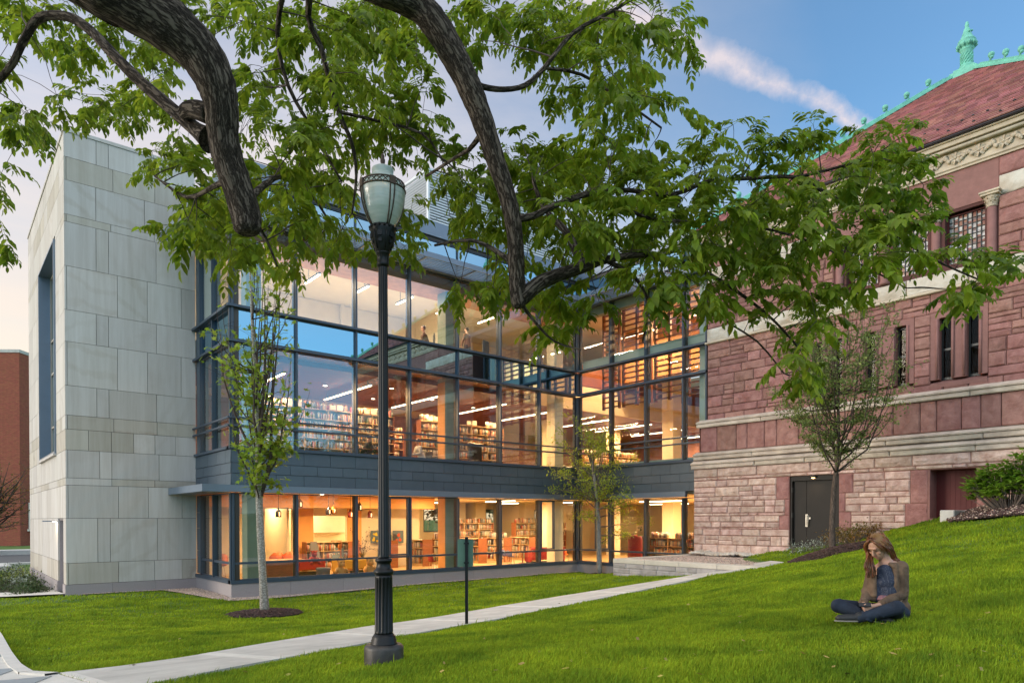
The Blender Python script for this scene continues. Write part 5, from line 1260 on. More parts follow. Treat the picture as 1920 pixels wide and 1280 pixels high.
# small concrete cheek block by the recessed door
p = ghit(1779, 970); q = onX(1779, 968, 20.7); t = thing('cheek_block', 'small square concrete cheek block beside the recessed red door', 'concrete block', (20.7, q[1], q[2]-.2))
mb = MB(); mb.box((20.4, q[1]-.22, q[2]-.35), (21.85, q[1]+.12, q[2]+.17), ch=.02); mb.build('block', 'concrete', t)

# ------------------------------------------------------------------ brick building on the far left, behind
BR = thing('brick_building', 'plain red brick building at the far left behind the stone tower', 'building', (-6, 64, 0))
bc = at(36, 655, 66)
bx, by, bz = float(bc[0]), float(bc[1]), float(bc[2])
mb = MB(); ang = R(3); 
def brick_face(mb, fr_, a1, z1, holes=()):
    row = 0; z = 0
    while z < z1:
        a = 0 if row % 2 == 0 else -.14
        while a < a1:
            x0, x1 = max(a, 0)+.006, min(a+.29, a1)-.006
            if x1-x0 > .03 and not any(h[0]-.05 < (x0+x1)/2 < h[1]+.05 and h[2] < z+.05 < h[3] for h in holes):
                mb.add([fr_.p(x0, z+.006, 0), fr_.p(x1, z+.006, 0), fr_.p(x1, z+.094, 0), fr_.p(x0, z+.094, 0)], [(0, 1, 2, 3)])
            a += .29
        z += .10; row += 1
A1 = np.array([math.cos(R(-38)), math.sin(R(-38)), 0]); N1 = np.array([-A1[1]*-1, A1[0]*-1, 0]); N1 = np.array([math.sin(R(-38)), -math.cos(R(-38)), 0])
A2 = np.array([-N1[0], -N1[1], 0])
fA = Fr((bx, by, 0), A1*-1, N1)      # visible left face runs away to the left
fA = Fr(np.array([bx, by, 0])-A1*14, A1, N1); fB_ = Fr((bx, by, 0), A2, A1)
hw = [(1.2, 2.6, 1.6, 4.2), (4.4, 5.8, 1.6, 4.2)]
brick_face(mb, fA, 14, bz-.3); brick_face(mb, fB_, 9, bz-.3, hw)
mb.build('brick_wall', 'brick', BR)
mb = MB(); cc = np.array([bx, by, 0]); c0 = cc-A1*14
for z0_, z1_, o_ in ((-.5, bz-.31, -.01), (bz-.3, bz, .06)):
    pl = [tuple((cc+A1*o_+N1*o_)[:2]), tuple((cc+A2*9+A1*o_)[:2]), tuple((c0+A2*9)[:2]), tuple((c0+N1*o_)[:2])]
    mb.prism(pl[::-1], z0_, z1_, 0 if o_ < 0 else 1)
mb.build('wall_core', ['mortar_red', 'concrete'], BR)
for h in hw:
    mb = MB(); slab(mb, fB_, h[0], h[1], h[2], h[3], -.002, .03); slab(mb, fB_, h[0]-.2, h[1]+.2, h[2]-.2, h[2]-.01, 0, .12); w_ = mb.build('window', 'plaster_white', BR)
    mb = MB()
    for i in range(2):
        for j in range(2): slab(mb, fB_, h[0]+.08+i*.66, h[0]+.62+i*.66, h[2]+.1+j*1.25, h[2]+1.2+j*1.25, .031, .036)
    mb.build('pane', 'glass_spandrel', w_)
# ------------------------------------------------------------------ street lamp
lp = ghit(720, 1244); LD = proj(lp)[2]; K = LD/FPX
lx, ly, lz = float(lp[0]), float(lp[1]), float(lp[2])
zv = lambda v: 2.5+(CYP-11.0-v)*K     # height at the lamp's distance
zb = zv(1244); zofs = lz-zb; zv0 = zv
zv = lambda v: zv0(v)+zofs*max(0, min(1, (v-1100)/144))
t = thing('street_lamp', 'black fluted cast-iron street lamp with acorn globe standing in the lawn', 'street lamp', (lx, ly, lz))
def prof(L): return [(r*K, zv(v)) for r, v in L]
mb = MB(); mb.lathe([(36.5*K, lz-.2)]+prof([(36.5, 1240), (36.5, 1214), (35.5, 1210), (33, 1207), (25.5, 1205.5)]), (lx, ly, 0), 40); mb.build('footing', 'iron_worn', t)
mb = MB(); mb.lathe(prof([(25, 1207), (25, 1204), (23.5, 1202), (23.5, 1198), (22, 1196), (22, 1193), (20, 1190), (17.5, 1186)]), (lx, ly, 0), 40); mb.build('base_ring', 'iron', t)
mb = MB(); mb.lathe(prof([(17, 1187), (17, 1183), (17, 1180), (16.4, 1110), (16, 1086), (16, 1082), (15.8, 1076)]), (lx, ly, 0), 96, flute=(14, .16, 2, 4)); mb.build('lower_shaft', 'iron', t)
mb = MB(); mb.lathe(prof([(15.8, 1077), (18, 1074), (19, 1071), (18.4, 1068), (15.5, 1066), (13.6, 1061), (12.6, 1056), (13.5, 1053), (15.5, 1051.5), (15.9, 1049), (15, 1046.5), (11, 1045)]), (lx, ly, 0), 40); mb.build('collar', 'iron', t)
mb = MB(); mb.lathe(prof([(10.6, 1046), (10.4, 1042), (10.2, 1038), (8.6, 560), (8.5, 505), (8.5, 498)]), (lx, ly, 0), 84, flute=(12, .17, 2, 4)); mb.build('upper_shaft', 'iron', t)
mb = MB(); mb.lathe(prof([(9, 503), (11, 501), (11.4, 497), (10.6, 494), (11, 492), (11.2, 482), (12.6, 479.5), (13.2, 477.5), (12.6, 475)]), (lx, ly, 0), 60, flute=(14, .10, 4, 5)); mb.build('neck', 'iron', t)
mb = MB(); mb.lathe(prof([(12.6, 477), (13.8, 475), (15.5, 468), (19.5, 458), (21.8, 448), (22.6, 440), (23.6, 436), (24, 432), (22.5, 429), (20, 428)]), (lx, ly, 0), 60)
for i in range(16):   # relief: scalloped lip and panels
    an = 2*PI*i/16; r_ = 23.6*K; mb.ball((lx+r_*math.cos(an), ly+r_*math.sin(an), zv(432)), .014)
for i in range(6):
    an = 2*PI*i/6+.3; ca, sa = math.cos(an), math.sin(an)
    mb.tube([(lx+r_*K*ca, ly+r_*K*sa, zv(v_)) for r_, v_ in ((14.5, 473), (18.5, 461), (21.5, 450), (22.8, 441))], .007, 6)
    an += .5; ca, sa = math.cos(an), math.sin(an); mb.obox((lx+21.5*K*ca, ly+21.5*K*sa, zv(447)), (-.02*sa, .02*ca, 0), (.008*ca, .008*sa, 0), (0, 0, .022)); mb.obox((lx+19*K*ca, ly+19*K*sa, zv(459)), (-.014*sa, .014*ca, 0), (.008*ca, .008*sa, 0), (0, 0, .014))
mb.build('urn', 'iron', t)
# ribbed glass globe: prismatic ribs as real corrugation
gp = [(20, 429), (24, 423), (29, 414), (34, 401), (38, 386), (40.3, 372), (40.8, 364), (40.2, 358), (39, 354), (36, 349), (31, 344), (26.5, 339), (22.5, 336), (20.3, 334), (19.3, 331), (19.6, 326), (20, 323), (19.4, 321), (16, 319), (11.5, 317.5), (8, 316), (4, 315)]
fine = []
for (r0_, v0_), (r1_, v1_) in zip(gp, gp[1:]):
    n = max(1, int(abs(v1_-v0_)/1.4))
    for k in range(n): fine.append((r0_+(r1_-r0_)*k/n, v0_+(v1_-v0_)*k/n))
fine.append(gp[-1]); fine = [(r_*(1+(.012 if i % 2 else 0)), v_) for i, (r_, v_) in enumerate(fine)]
m = mat('globe_glass', (.60, .68, .64), .22, spec=.6); p_ = m.node_tree.nodes['Principled BSDF']; p_.inputs['Transmission Weight'].default_value = .35; p_.inputs['Subsurface Weight'].default_value = .0
tg_ = m.node_tree; nz_ = nn(tg_, 'ShaderNodeTexNoise', i_Scale=3.0, i_Detail=4.0); mp2 = nn(tg_, 'ShaderNodeMapping'); mp2.inputs['Scale'].default_value = (1, 1, 9); tcx = nn(tg_, 'ShaderNodeTexCoord')
tg_.links.new(tcx.outputs['Object'], mp2.inputs[0]); tg_.links.new(mp2.outputs[0], nz_.inputs['Vector']); rpx = nn(tg_, 'ShaderNodeValToRGB'); rpx.color_ramp.elements[0].position = .3; rpx.color_ramp.elements[1].position = .7
rpx.color_ramp.elements[0].color = (.55, .66, .61, 1); rpx.color_ramp.elements[1].color = (.85, .88, .83, 1); tg_.links.new(nz_.outputs[0], rpx.inputs[0]); tg_.links.new(rpx.outputs[0], p_.inputs['Base Color'])
mb = MB(); mb.lathe(prof(fine), (lx, ly, 0), 72); mb.build('globe', 'globe_glass', t)
mb = MB(); mb.lathe(prof([(6, 428), (7, 420), (7, 395), (4, 390)]), (lx, ly, 0), 16); mb.build('lamp_socket', 'plaster_white', t)
mb = MB()   # cage: two rings with crossed lattice, four pairs of ribs
for v_, rr_, th in ((350.5, 40.0, .006), (362, 41.8, .006)): mb.tube([(lx+rr_*K*math.cos(2*PI*k/48), ly+rr_*K*math.sin(2*PI*k/48), zv(v_)) for k in range(49)], th, 6, cap=False)
for k in range(24):
    a0, a1 = 2*PI*k/24, 2*PI*(k+1)/24
    for (va, vb) in ((351, 361.5), (361.5, 351)): mb.tube([(lx+(40 if va < 355 else 41.5)*K*math.cos(a0), ly+(40 if va < 355 else 41.5)*K*math.sin(a0), zv(va)), (lx+(40 if vb < 355 else 41.5)*K*math.cos(a1), ly+(40 if vb < 355 else 41.5)*K*math.sin(a1), zv(vb))], .0035, 4)
for k in range(4):
    an = 2*PI*k/4+.62+YAW
    for da in (-.10, .10):
        mb.tube([(lx+r_*K*math.cos(an+da*(.6+.4*(r_/41))), ly+r_*K*math.sin(an+da*(.6+.4*(r_/41))), zv(v_)) for r_, v_ in ((42, 352), (42.3, 364), (41.8, 374), (39.6, 388), (35.6, 402), (30.5, 415), (25, 425), (22, 430))], .0055, 6)
    ca, sa = math.cos(an), math.sin(an); mb.obox((lx+42*K*ca, ly+42*K*sa, zv(357)), (-.026*sa, .026*ca, 0), (.008*ca, .008*sa, 0), (0, 0, .032))
mb.build('cage', 'bronze', t)
mb = MB(); mb.lathe(prof([(6, 317), (5, 313), (3.5, 311), (4.4, 308), (4.6, 304), (3, 301), (3.6, 297), (1.5, 292)]), (lx, ly, 0), 14); mb.build('finial', 'bronze', t)

# ------------------------------------------------------------------ small sign on a post (seen from the back)
sp = ghit(875, 1172); sD = proj(sp)[2]; k_ = sD/FPX; sx0, sy0, sz0 = map(float, sp)
t = thing('sign_post', 'small green sign panel on a thin black post between lawn and sidewalk', 'sign', (sx0, sy0, sz0))
rv = np.array([_r[0], _r[1], 0]); fv = np.array([_f[0], _f[1], 0]); tz = sz0+164*k_
mb = MB(); c = np.array([sx0, sy0, sz0]); mb.obox(c+np.array([0, 0, (tz-sz0)/2-.05]), rv*.026, fv*.026, (0, 0, (tz-sz0)/2+.05)); mb.obox((sx0, sy0, tz+.006), rv*.03, fv*.03, (0, 0, .008)); mb.build('post', 'iron', t)
mb = MB(); pc = c+fv*.04+rv*(-.022); mb.obox(pc+np.array([0, 0, 136*k_]), rv*.135+fv*.02, fv*.006, (0, 0, 26*k_)); mb.build('sign_panel', 'sign_green', t)
mb = MB()
for dz in (118, 154): mb.obox(c+np.array([0, 0, dz*k_]), rv*.045, fv*.034, (0, 0, .012))
mb.build('clamps', 'iron', t)

# ------------------------------------------------------------------ trees
def bark(name, c1, c2, scale=14, bump=.012, st=(1, 1, .22)):
    m = bpy.data.materials.new(name); m.use_nodes = True; t = m.node_tree; p = t.nodes['Principled BSDF']; p.inputs['Roughness'].default_value = .95; p.inputs['Specular IOR Level'].default_value = .15
    tcn = nn(t, 'ShaderNodeAttribute', attribute_name='along'); mpn = nn(t, 'ShaderNodeMapping'); mpn.inputs['Scale'].default_value = st; t.links.new(tcn.outputs['Vector'], mpn.inputs[0])
    v = nn(t, 'ShaderNodeTexVoronoi', feature='DISTANCE_TO_EDGE', i_Scale=float(scale)); n = nn(t, 'ShaderNodeTexNoise', i_Scale=float(scale)*.8, i_Detail=9.0, i_Roughness=.65); t.links.new(mpn.outputs[0], n.inputs['Vector'])
    mx = nn(t, 'ShaderNodeMix', data_type='RGBA'); mx.inputs[0].default_value = .12; t.links.new(mpn.outputs[0], mx.inputs[6]); t.links.new(n.outputs[1], mx.inputs[7]); t.links.new(mx.outputs[2], v.inputs['Vector'])
    h = mt('ADD', mt('MINIMUM', mt('MULTIPLY', v.outputs[0], 3.0, t=t), .5, t=t), mt('MULTIPLY', n.outputs[0], .5, t=t), t=t)
    rp = nn(t, 'ShaderNodeValToRGB'); rp.color_ramp.elements[0].position = .25; rp.color_ramp.elements[1].position = .85; rp.color_ramp.elements[0].color = C4(c1); rp.color_ramp.elements[1].color = C4(c2)
    t.links.new(h, rp.inputs[0]); t.links.new(rp.outputs[0], p.inputs['Base Color'])
    b = nn(t, 'ShaderNodeBump'); b.inputs['Distance'].default_value = bump; t.links.new(h, b.inputs['Height']); t.links.new(b.outputs[0], p.inputs['Normal']); MATS[name] = m
bark('bark_old', (.036, .027, .021), (.155, .122, .098), 30, .035, (1, 1, .20))
bark('bark_pale', (.17, .145, .12), (.42, .385, .335), 12, .004, (1, 1, 1.6))
bark('bark_grey', (.22, .19, .17), (.42, .38, .34), 20, .004)
bark('bark_brown', (.05, .038, .03), (.14, .105, .085), 24, .006)
mat('twig', (.055, .038, .03), .85, var=.3, vscale=6)
mat('twig_pale', (.16, .13, .11), .85, var=.3, vscale=6)
def leafmat(name, c1, c2, tr=.4, rough=.45):
    m = mat(name, c1, rough, translucent=tr, island=.25, col2=c2, vscale=.9, spec=.35); return m
leafmat('leaf_walnut', (.085, .155, .014), (.31, .40, .028), .58, .5)
leafmat('leaf_maple', (.16, .25, .02), (.32, .42, .04), .5)
leafmat('leaf_willow', (.30, .42, .05), (.45, .55, .08), .5)
leafmat('leaf_small', (.14, .20, .05), (.25, .30, .09), .4)
leafmat('leaf_shrub', (.10, .21, .02), (.24, .38, .035), .35, .35)
leafmat('leaf_dark', (.03, .06, .02), (.07, .11, .03), .35)
leafmat('leaf_silver', (.28, .33, .27), (.42, .46, .38), .2, .7)
leafmat('leaf_rust', (.09, .10, .02), (.30, .15, .03), .3)
leafmat('leaf_lime', (.20, .26, .05), (.30, .34, .08), .3)
def unit(v): return v/(np.linalg.norm(v, axis=-1, keepdims=True)+1e-9)
def bez(a, b, c, n=6): t_ = np.linspace(0, 1, n)[:, None]; return (1-t_)**2*a+2*t_*(1-t_)*b+t_*t_*c
def add_leaves(P, D, U, L_, Wd, fold=.25):
    """simple folded leaves: base P, direction D, up U; arrays"""
    S_ = unit(np.cross(D, U)); U2 = unit(np.cross(S_, D)); L_ = L_[:, None]; Wd = Wd[:, None]
    b = P; m1 = P+D*L_*.45-U2*L_*.03; tip = P+D*L_-U2*L_*.16
    l = P+D*L_*.42+S_*Wd+U2*Wd*fold; r = P+D*L_*.42-S_*Wd+U2*Wd*fold
    V = np.stack([b, l, r, m1, tip], 1).reshape(-1, 3); o = 5*np.arange(len(P))[:, None]
    F = np.concatenate([o+np.array(f) for f in ((0, 3, 1), (0, 2, 3), (1, 3, 4), (3, 2, 4))]); return V, F
def oval_leaves(P, D, U, L_, Wd, fold=.25):
    S_ = unit(np.cross(D, U)); U2 = unit(np.cross(S_, D)); L_ = L_[:, None]; Wd = Wd[:, None]
    V = np.stack([P, P+D*L_*.26+S_*Wd*.88+U2*Wd*fold, P+D*L_*.66+S_*Wd*.86+U2*Wd*(fold-.1), P+D*L_-U2*L_*.14, P+D*L_*.66-S_*Wd*.86+U2*Wd*(fold-.1), P+D*L_*.26-S_*Wd*.88+U2*Wd*fold, P+D*L_*.5-U2*L_*.02], 1).reshape(-1, 3)
    o = 7*np.arange(len(P))[:, None]; F = np.concatenate([o+np.array(f) for f in ((0, 6, 1), (1, 6, 2), (2, 6, 3), (3, 6, 4), (4, 6, 5), (5, 6, 0))]); return V, F
def star_leaves(P, D, U, L_):
    """five-lobed leaf"""
    S_ = unit(np.cross(D, U)); U2 = unit(np.cross(S_, D)); L_ = L_[:, None]
    shp = [(0, 0, 0), (.30, .42, .03), (.28, .16, 0), (.78, .46, -.06), (.55, .15, 0), (1.0, 0, -.12), (.55, -.15, 0), (.78, -.46, -.06), (.28, -.16, 0), (.30, -.42, .03), (.42, 0, .0)]
    V = np.stack([P+D*L_*a+S_*L_*b+U2*L_*c for a, b, c in shp], 1).reshape(-1, 3); o = 11*np.arange(len(P))[:, None]
    F = np.concatenate([o+np.array(f) for f in ((0, 10, 2), (0, 2, 1), (2, 10, 4), (2, 4, 3), (4, 10, 6), (4, 6, 5), (6, 10, 8), (6, 8, 7), (8, 10, 0), (8, 0, 9))]); return V, F
def merge(parts):
    o = 0; V = []; F = []
    for v, f in parts: V.append(v); F.append(f+o); o += len(v)
    return np.vstack(V), np.vstack(F)

# ---- the big tree over the viewer: limbs hang into the picture, trunk stands to the left
TR = np.array([-4.2, 3.6]); tz0 = T(*TR)
BT = thing('large_tree', 'big old tree with heavy leaning limbs and long feathery compound leaves over the lawn', 'tree', (TR[0], TR[1], tz0))
def A(u, v, d): return at(u, v, d)
nodes = []; mb = MB()
def limb(pts, n=14, sub=4, jit=.0):
    """pts: (point, radius); smooth through Catmull-Rom"""
    P = [np.array(p, float) for p, r in pts]; Rr_ = [r for p, r in pts]; out = []; ro = []
    for i in range(len(P)-1):
        p0, p1, p2, p3 = P[max(i-1, 0)], P[i], P[i+1], P[min(i+2, len(P)-1)]
        for k in range(sub):
            t_ = k/sub; out.append(.5*((2*p1)+(-p0+p2)*t_+(2*p0-5*p1+4*p2-p3)*t_**2+(-p0+3*p1-3*p2+p3)*t_**3)); ro.append((Rr_[i]*(1-t_)+Rr_[i+1]*t_)*(1+random.uniform(-jit, jit)))
    out.append(P[-1]); ro.append(Rr_[-1]); mb.tube(out, ro, n)
    for o_, q_ in zip(out, ro): nodes.append((o_, q_))
    return out
wr = lambda w, d: w*.93/2*d/FPX
crot = np.array([TR[0], TR[1], tz0+3.6])
limb([(np.array([TR[0]-.05, TR[1], tz0-.3]), .55), (np.array([TR[0], TR[1], tz0+.25]), .42), (np.array([TR[0]+.05, TR[1]+.05, tz0+1.6]), .34), (crot, .33)], 22)
L1 = [(crot, .30), (crot+np.array([.8, .5, 1.6]), .26)]+[(A(u, v, d), wr(w, d)) for u, v, w, d in ((90, -90, 120, 4.1), (180, -40, 118, 4.2), (250, 3, 112, 4.3), (320, 50, 100, 4.4), (374, 100, 88, 4.5), (402, 150, 78, 4.55), (415, 200, 66, 4.6), (418, 250, 60, 4.65), (428, 300, 60, 4.7), (445, 350, 60, 4.75), (460, 400, 58, 4.8), (464, 428, 54, 4.8), (465, 438, 34, 4.8))]
limb(L1, 26, 5, .03)
L2 = [(crot, .27), (crot+np.array([.6, .5, 2.2]), .22)]+[(A(u, v, d), wr(w, d)) for u, v, w, d in ((420, -110, 60, 5.0), (600, -60, 58, 5.1), (720, -18, 58, 5.2), (785, 12, 58, 5.3), (822, 55, 56, 5.35), (848, 100, 54, 5.4), (874, 150, 50, 5.45), (895, 200, 46, 5.5), (913, 250, 41, 5.55), (929, 300, 38, 5.6), (946, 350, 35, 5.65), (959, 400, 34, 5.7), (966, 450, 33, 5.75), (968, 500, 33, 5.8), (971, 545, 34, 5.85), (973, 568, 31, 5.85), (974, 577, 18, 5.85))]
limb(L2, 24, 5, .03)
limb([(A(395, 262, 4.75), .09)]+[(A(u, v, d), wr(w, d)) for u, v, w, d in ((370, 245, 30, 4.8), (322, 204, 26, 4.9), (262, 152, 23, 5.0), (210, 100, 21, 5.1), (170, 58, 19, 5.2), (128, 32, 18, 5.25), (75, 34, 17, 5.3), (45, 75, 15, 5.35), (22, 122, 13, 5.4), (-20, 165, 12, 5.5), (-80, 190, 10, 5.5))], 14, 4, .04)
limb([(A(395, 215, 4.65), .07), (A(362, 205, 4.7), .06), (A(345, 212, 4.75), .05), (A(340, 210, 4.75), .02)], 10)
BR_ = [[(978, 560, 30, 5.85), (1008, 533, 30, 5.9), (1045, 516, 27, 6.0), (1090, 502, 24, 6.1), (1135, 487, 17, 6.2), (1210, 478, 12, 6.4), (1300, 500, 9, 6.6), (1380, 545, 7, 6.7), (1450, 600, 5, 6.8), (1500, 655, 4, 6.8)],
       [(1092, 500, 22, 6.1), (1078, 465, 18, 6.2), (1058, 430, 15, 6.3), (1020, 390, 10, 6.4), (1000, 340, 7, 6.5)],
       [(962, 410, 20, 5.7), (1000, 405, 14, 5.8), (1040, 385, 12, 6.0), (1110, 362, 11, 6.2), (1180, 357, 10, 6.3), (1260, 365, 9, 6.4), (1330, 340, 9, 6.5), (1420, 334, 8, 6.6), (1492, 333, 8, 6.7), (1555, 366, 7, 6.7), (1610, 396, 6.5, 6.8), (1665, 428, 6, 6.8), (1725, 472, 5, 6.9), (1790, 505, 4, 7.0), (1850, 530, 3, 7.0)],
       [(1490, 333, 7, 6.7), (1540, 322, 6, 6.7), (1600, 305, 5, 6.7), (1650, 285, 3, 6.7)],
       [(1110, 362, 9, 6.2), (1160, 385, 8, 6.2), (1220, 410, 7, 6.3), (1290, 415, 6, 6.4), (1380, 420, 5, 6.5), (1480, 440, 5, 6.6), (1580, 480, 4, 6.6), (1700, 540, 3, 6.6)],
       [(880, 150, 14, 5.5), (905, 163, 12, 5.6), (945, 168, 11, 5.7), (985, 160, 10, 5.8), (1020, 128, 9, 5.9), (1075, 62, 8, 6.0), (1150, 20, 7, 6.1), (1230, -30, 6, 6.2)],
       [(1020, 128, 7, 5.9), (1090, 140, 6, 6.2), (1170, 190, 5, 6.3), (1240, 240, 4, 6.4)],
       [(900, 255, 12, 5.6), (880, 280, 9, 5.8), (860, 292, 7, 6.0), (800, 330, 5, 6.5)],
       [(590, -60, 18, 5.6), (578, 30, 12, 6.0), (602, 90, 11, 6.2), (615, 140, 10, 6.3), (635, 210, 9, 6.5), (660, 270, 8, 6.6), (668, 330, 6, 6.7), (660, 400, 4, 6.7)],
       [(635, 210, 7, 6.5), (700, 225, 6, 6.6), (790, 250, 5, 6.7), (830, 300, 4, 6.7)],
       [(540, -50, 14, 6.0), (520, 60, 9, 6.5), (540, 160, 8, 6.8), (590, 250, 6, 7.0), (640, 340, 4, 7.0)],
       [(968, 500, 14, 5.8), (930, 470, 9, 6.0), (880, 450, 7, 6.2), (815, 460, 5, 6.4)],
       [(455, 390, 22, 4.8), (480, 360, 14, 5.2), (530, 330, 9, 5.8), (580, 360, 6, 6.2), (620, 420, 4, 6.4)],
       [(440, 330, 16, 4.75), (400, 350, 10, 5.2), (350, 370, 7, 5.6), (290, 330, 4, 6.0)],
       [(446, 350, 14, 4.9), (470, 400, 8, 5.3), (500, 450, 6, 5.5), (520, 500, 4, 5.6)],
       [(1380, 545, 6, 6.7), (1350, 590, 4, 6.7), (1420, 640, 4, 6.8), (1470, 700, 3, 6.8)],
       [(975, 565, 10, 5.9), (1000, 600, 6, 6.0), (1040, 640, 4, 6.1), (1090, 655, 3, 6.1)],
       [(1135, 487, 12, 6.2), (1190, 520, 7, 6.4), (1215, 570, 5, 6.5), (1205, 640, 4, 6.5)]]
for b_ in BR_: limb([(A(u, v, d), wr(w, d)) for u, v, w, d in b_], 8, 3)
trunk_o = mb.build('trunk', 'bark_old', BT)
# foliage clumps: where the photograph shows them, with real spread in depth
BL = [(40, 40, 55, 45, 18), (110, 90, 45, 35, 10), (30, 225, 40, 28, 12), (60, 250, 30, 18, 6), (5, 370, 14, 26, 4), (5, 470, 12, 20, 3), (8, 120, 20, 30, 4), (150, 105, 40, 25, 8), (215, 70, 55, 35, 14), (280, 110, 40, 35, 12), (170, 190, 40, 30, 10), (240, 190, 45, 35, 14), (300, 165, 35, 30, 10), (180, 235, 30, 12, 4), (330, 235, 35, 25, 9), (265, 240, 30, 15, 5),
      (120, 30, 60, 20, 10), (320, 20, 50, 16, 6), (480, 50, 45, 45, 18), (520, 110, 35, 40, 14), (470, 150, 25, 35, 9), (500, 210, 40, 40, 16),
      (330, 320, 45, 30, 12), (370, 370, 45, 35, 16), (300, 300, 25, 20, 4), (400, 400, 40, 30, 14), (345, 430, 30, 20, 8), (390, 460, 35, 22, 9), (470, 470, 45, 25, 14), (540, 440, 32, 30, 6), (500, 350, 45, 45, 20), (560, 300, 45, 45, 20), (530, 375, 32, 26, 7), (560, 500, 18, 14, 3), (440, 300, 25, 35, 8),
      (580, 60, 45, 50, 22), (640, 50, 50, 40, 22), (700, 60, 45, 45, 20), (740, 110, 40, 45, 18), (620, 150, 45, 50, 24), (680, 180, 45, 45, 22), (740, 200, 40, 40, 16), (610, 250, 40, 40, 18), (690, 270, 45, 35, 16), (770, 260, 40, 40, 14), (620, 340, 35, 30, 12), (650, 420, 16, 26, 3), (640, 375, 22, 18, 3), (580, 415, 22, 22, 3), (790, 170, 25, 30, 7), (840, 310, 22, 25, 6), (830, 250, 20, 28, 5),
      (760, 400, 20, 20, 4), (745, 470, 18, 26, 5), (770, 440, 15, 15, 3), (700, 475, 14, 18, 3), (620, 470, 18, 20, 4),
      (900, 20, 45, 22, 9), (960, 45, 50, 35, 16), (1030, 40, 50, 40, 18), (1010, 110, 40, 30, 11), (1090, 80, 50, 45, 20), (1160, 50, 55, 45, 22), (1230, 50, 40, 45, 16), (1270, 90, 26, 22, 6), (1180, 130, 45, 35, 16), (1110, 160, 45, 35, 14), (1060, 195, 25, 30, 6), (1210, 190, 40, 30, 9), (1260, 210, 22, 16, 3), (1150, 215, 40, 20, 7), (900, 100, 30, 20, 4), (850, 50, 25, 20, 4),
      (970, 310, 40, 40, 14), (1030, 300, 45, 40, 18), (1100, 290, 50, 35, 18), (1170, 290, 50, 35, 18), (1240, 300, 45, 35, 16), (900, 380, 35, 35, 14), (880, 340, 25, 22, 6), (1010, 360, 45, 40, 18), (1080, 350, 45, 40, 18), (1150, 370, 50, 40, 20), (1230, 370, 50, 40, 20), (1300, 370, 45, 40, 16), (1040, 430, 45, 40, 18), (1110, 430, 45, 35, 18), (1180, 440, 50, 35, 20), (1260, 440, 50, 40, 20), (930, 440, 35, 30, 11), (870, 420, 25, 25, 6), (1020, 480, 30, 20, 6),
      (1330, 280, 40, 20, 8), (1390, 270, 26, 16, 5), (1340, 330, 45, 30, 14), (1410, 310, 45, 25, 12), (1480, 300, 40, 25, 10), (1540, 270, 26, 18, 5), (1500, 350, 50, 30, 16), (1570, 330, 45, 30, 15), (1640, 290, 45, 26, 14), (1690, 270, 26, 26, 6), (1640, 345, 50, 30, 16), (1700, 330, 30, 24, 8), (1740, 380, 30, 20, 7), (1360, 420, 50, 40, 20), (1440, 400, 50, 35, 20), (1520, 410, 50, 35, 20), (1600, 410, 50, 35, 18), (1680, 410, 45, 35, 16), (1750, 420, 30, 20, 7),
      (1320, 480, 50, 35, 20), (1400, 480, 50, 35, 20), (1480, 480, 50, 35, 20), (1560, 480, 45, 35, 15), (1640, 480, 45, 30, 13), (1710, 490, 40, 26, 11), (1780, 490, 35, 22, 9), (1840, 500, 30, 20, 7), (1890, 520, 26, 20, 6), (1840, 545, 30, 20, 6), (1780, 560, 25, 24, 5), (1240, 510, 45, 30, 14), (1170, 510, 35, 25, 8), (1300, 545, 40, 25, 9), (1380, 560, 45, 30, 12), (1450, 560, 40, 30, 11), (1520, 560, 35, 26, 9), (1580, 540, 30, 20, 6), (1420, 610, 25, 20, 5), (1500, 630, 35, 28, 9), (1530, 600, 25, 20, 5), (1470, 690, 22, 24, 5), (1510, 720, 28, 26, 7), (1500, 680, 26, 24, 5),
      (910, 545, 35, 22, 8), (880, 560, 14, 16, 3), (1000, 570, 35, 24, 9), (1050, 590, 26, 26, 7), (1050, 640, 22, 22, 5), (1090, 560, 26, 16, 4), (1130, 580, 18, 16, 3), (1020, 630, 22, 18, 4), (950, 520, 26, 20, 5), (1210, 560, 22, 20, 3), (700, 20, 60, 30, 14), (780, 60, 30, 30, 8), (420, 30, 30, 30, 4)]
cl = []
for (u, v, ru, rv_, n) in BL:
    n = max(1, int(n*(.60 if u < 1100 else .45)*LEAF_Q+.5))
    far_ = v < 330 and u < 860
    for _ in range(n):
        d = random.uniform(6.6, 9.6) if (far_ and random.random() < .75) else random.uniform(5.4, 7.8)
        if u > 1280: d = random.uniform(5.6, 7.6)
        if 780 < u < 1110: d = random.uniform(6.15, 8.0)
        if 610 < u < 800 and v > 280: d = random.uniform(6.7, 8.6)
        cl.append(A(u+max(-1.6, min(1.6, random.gauss(0, .6)))*ru, v+max(-1.5, min(1.5, random.gauss(0, .6)))*rv_-15, d))
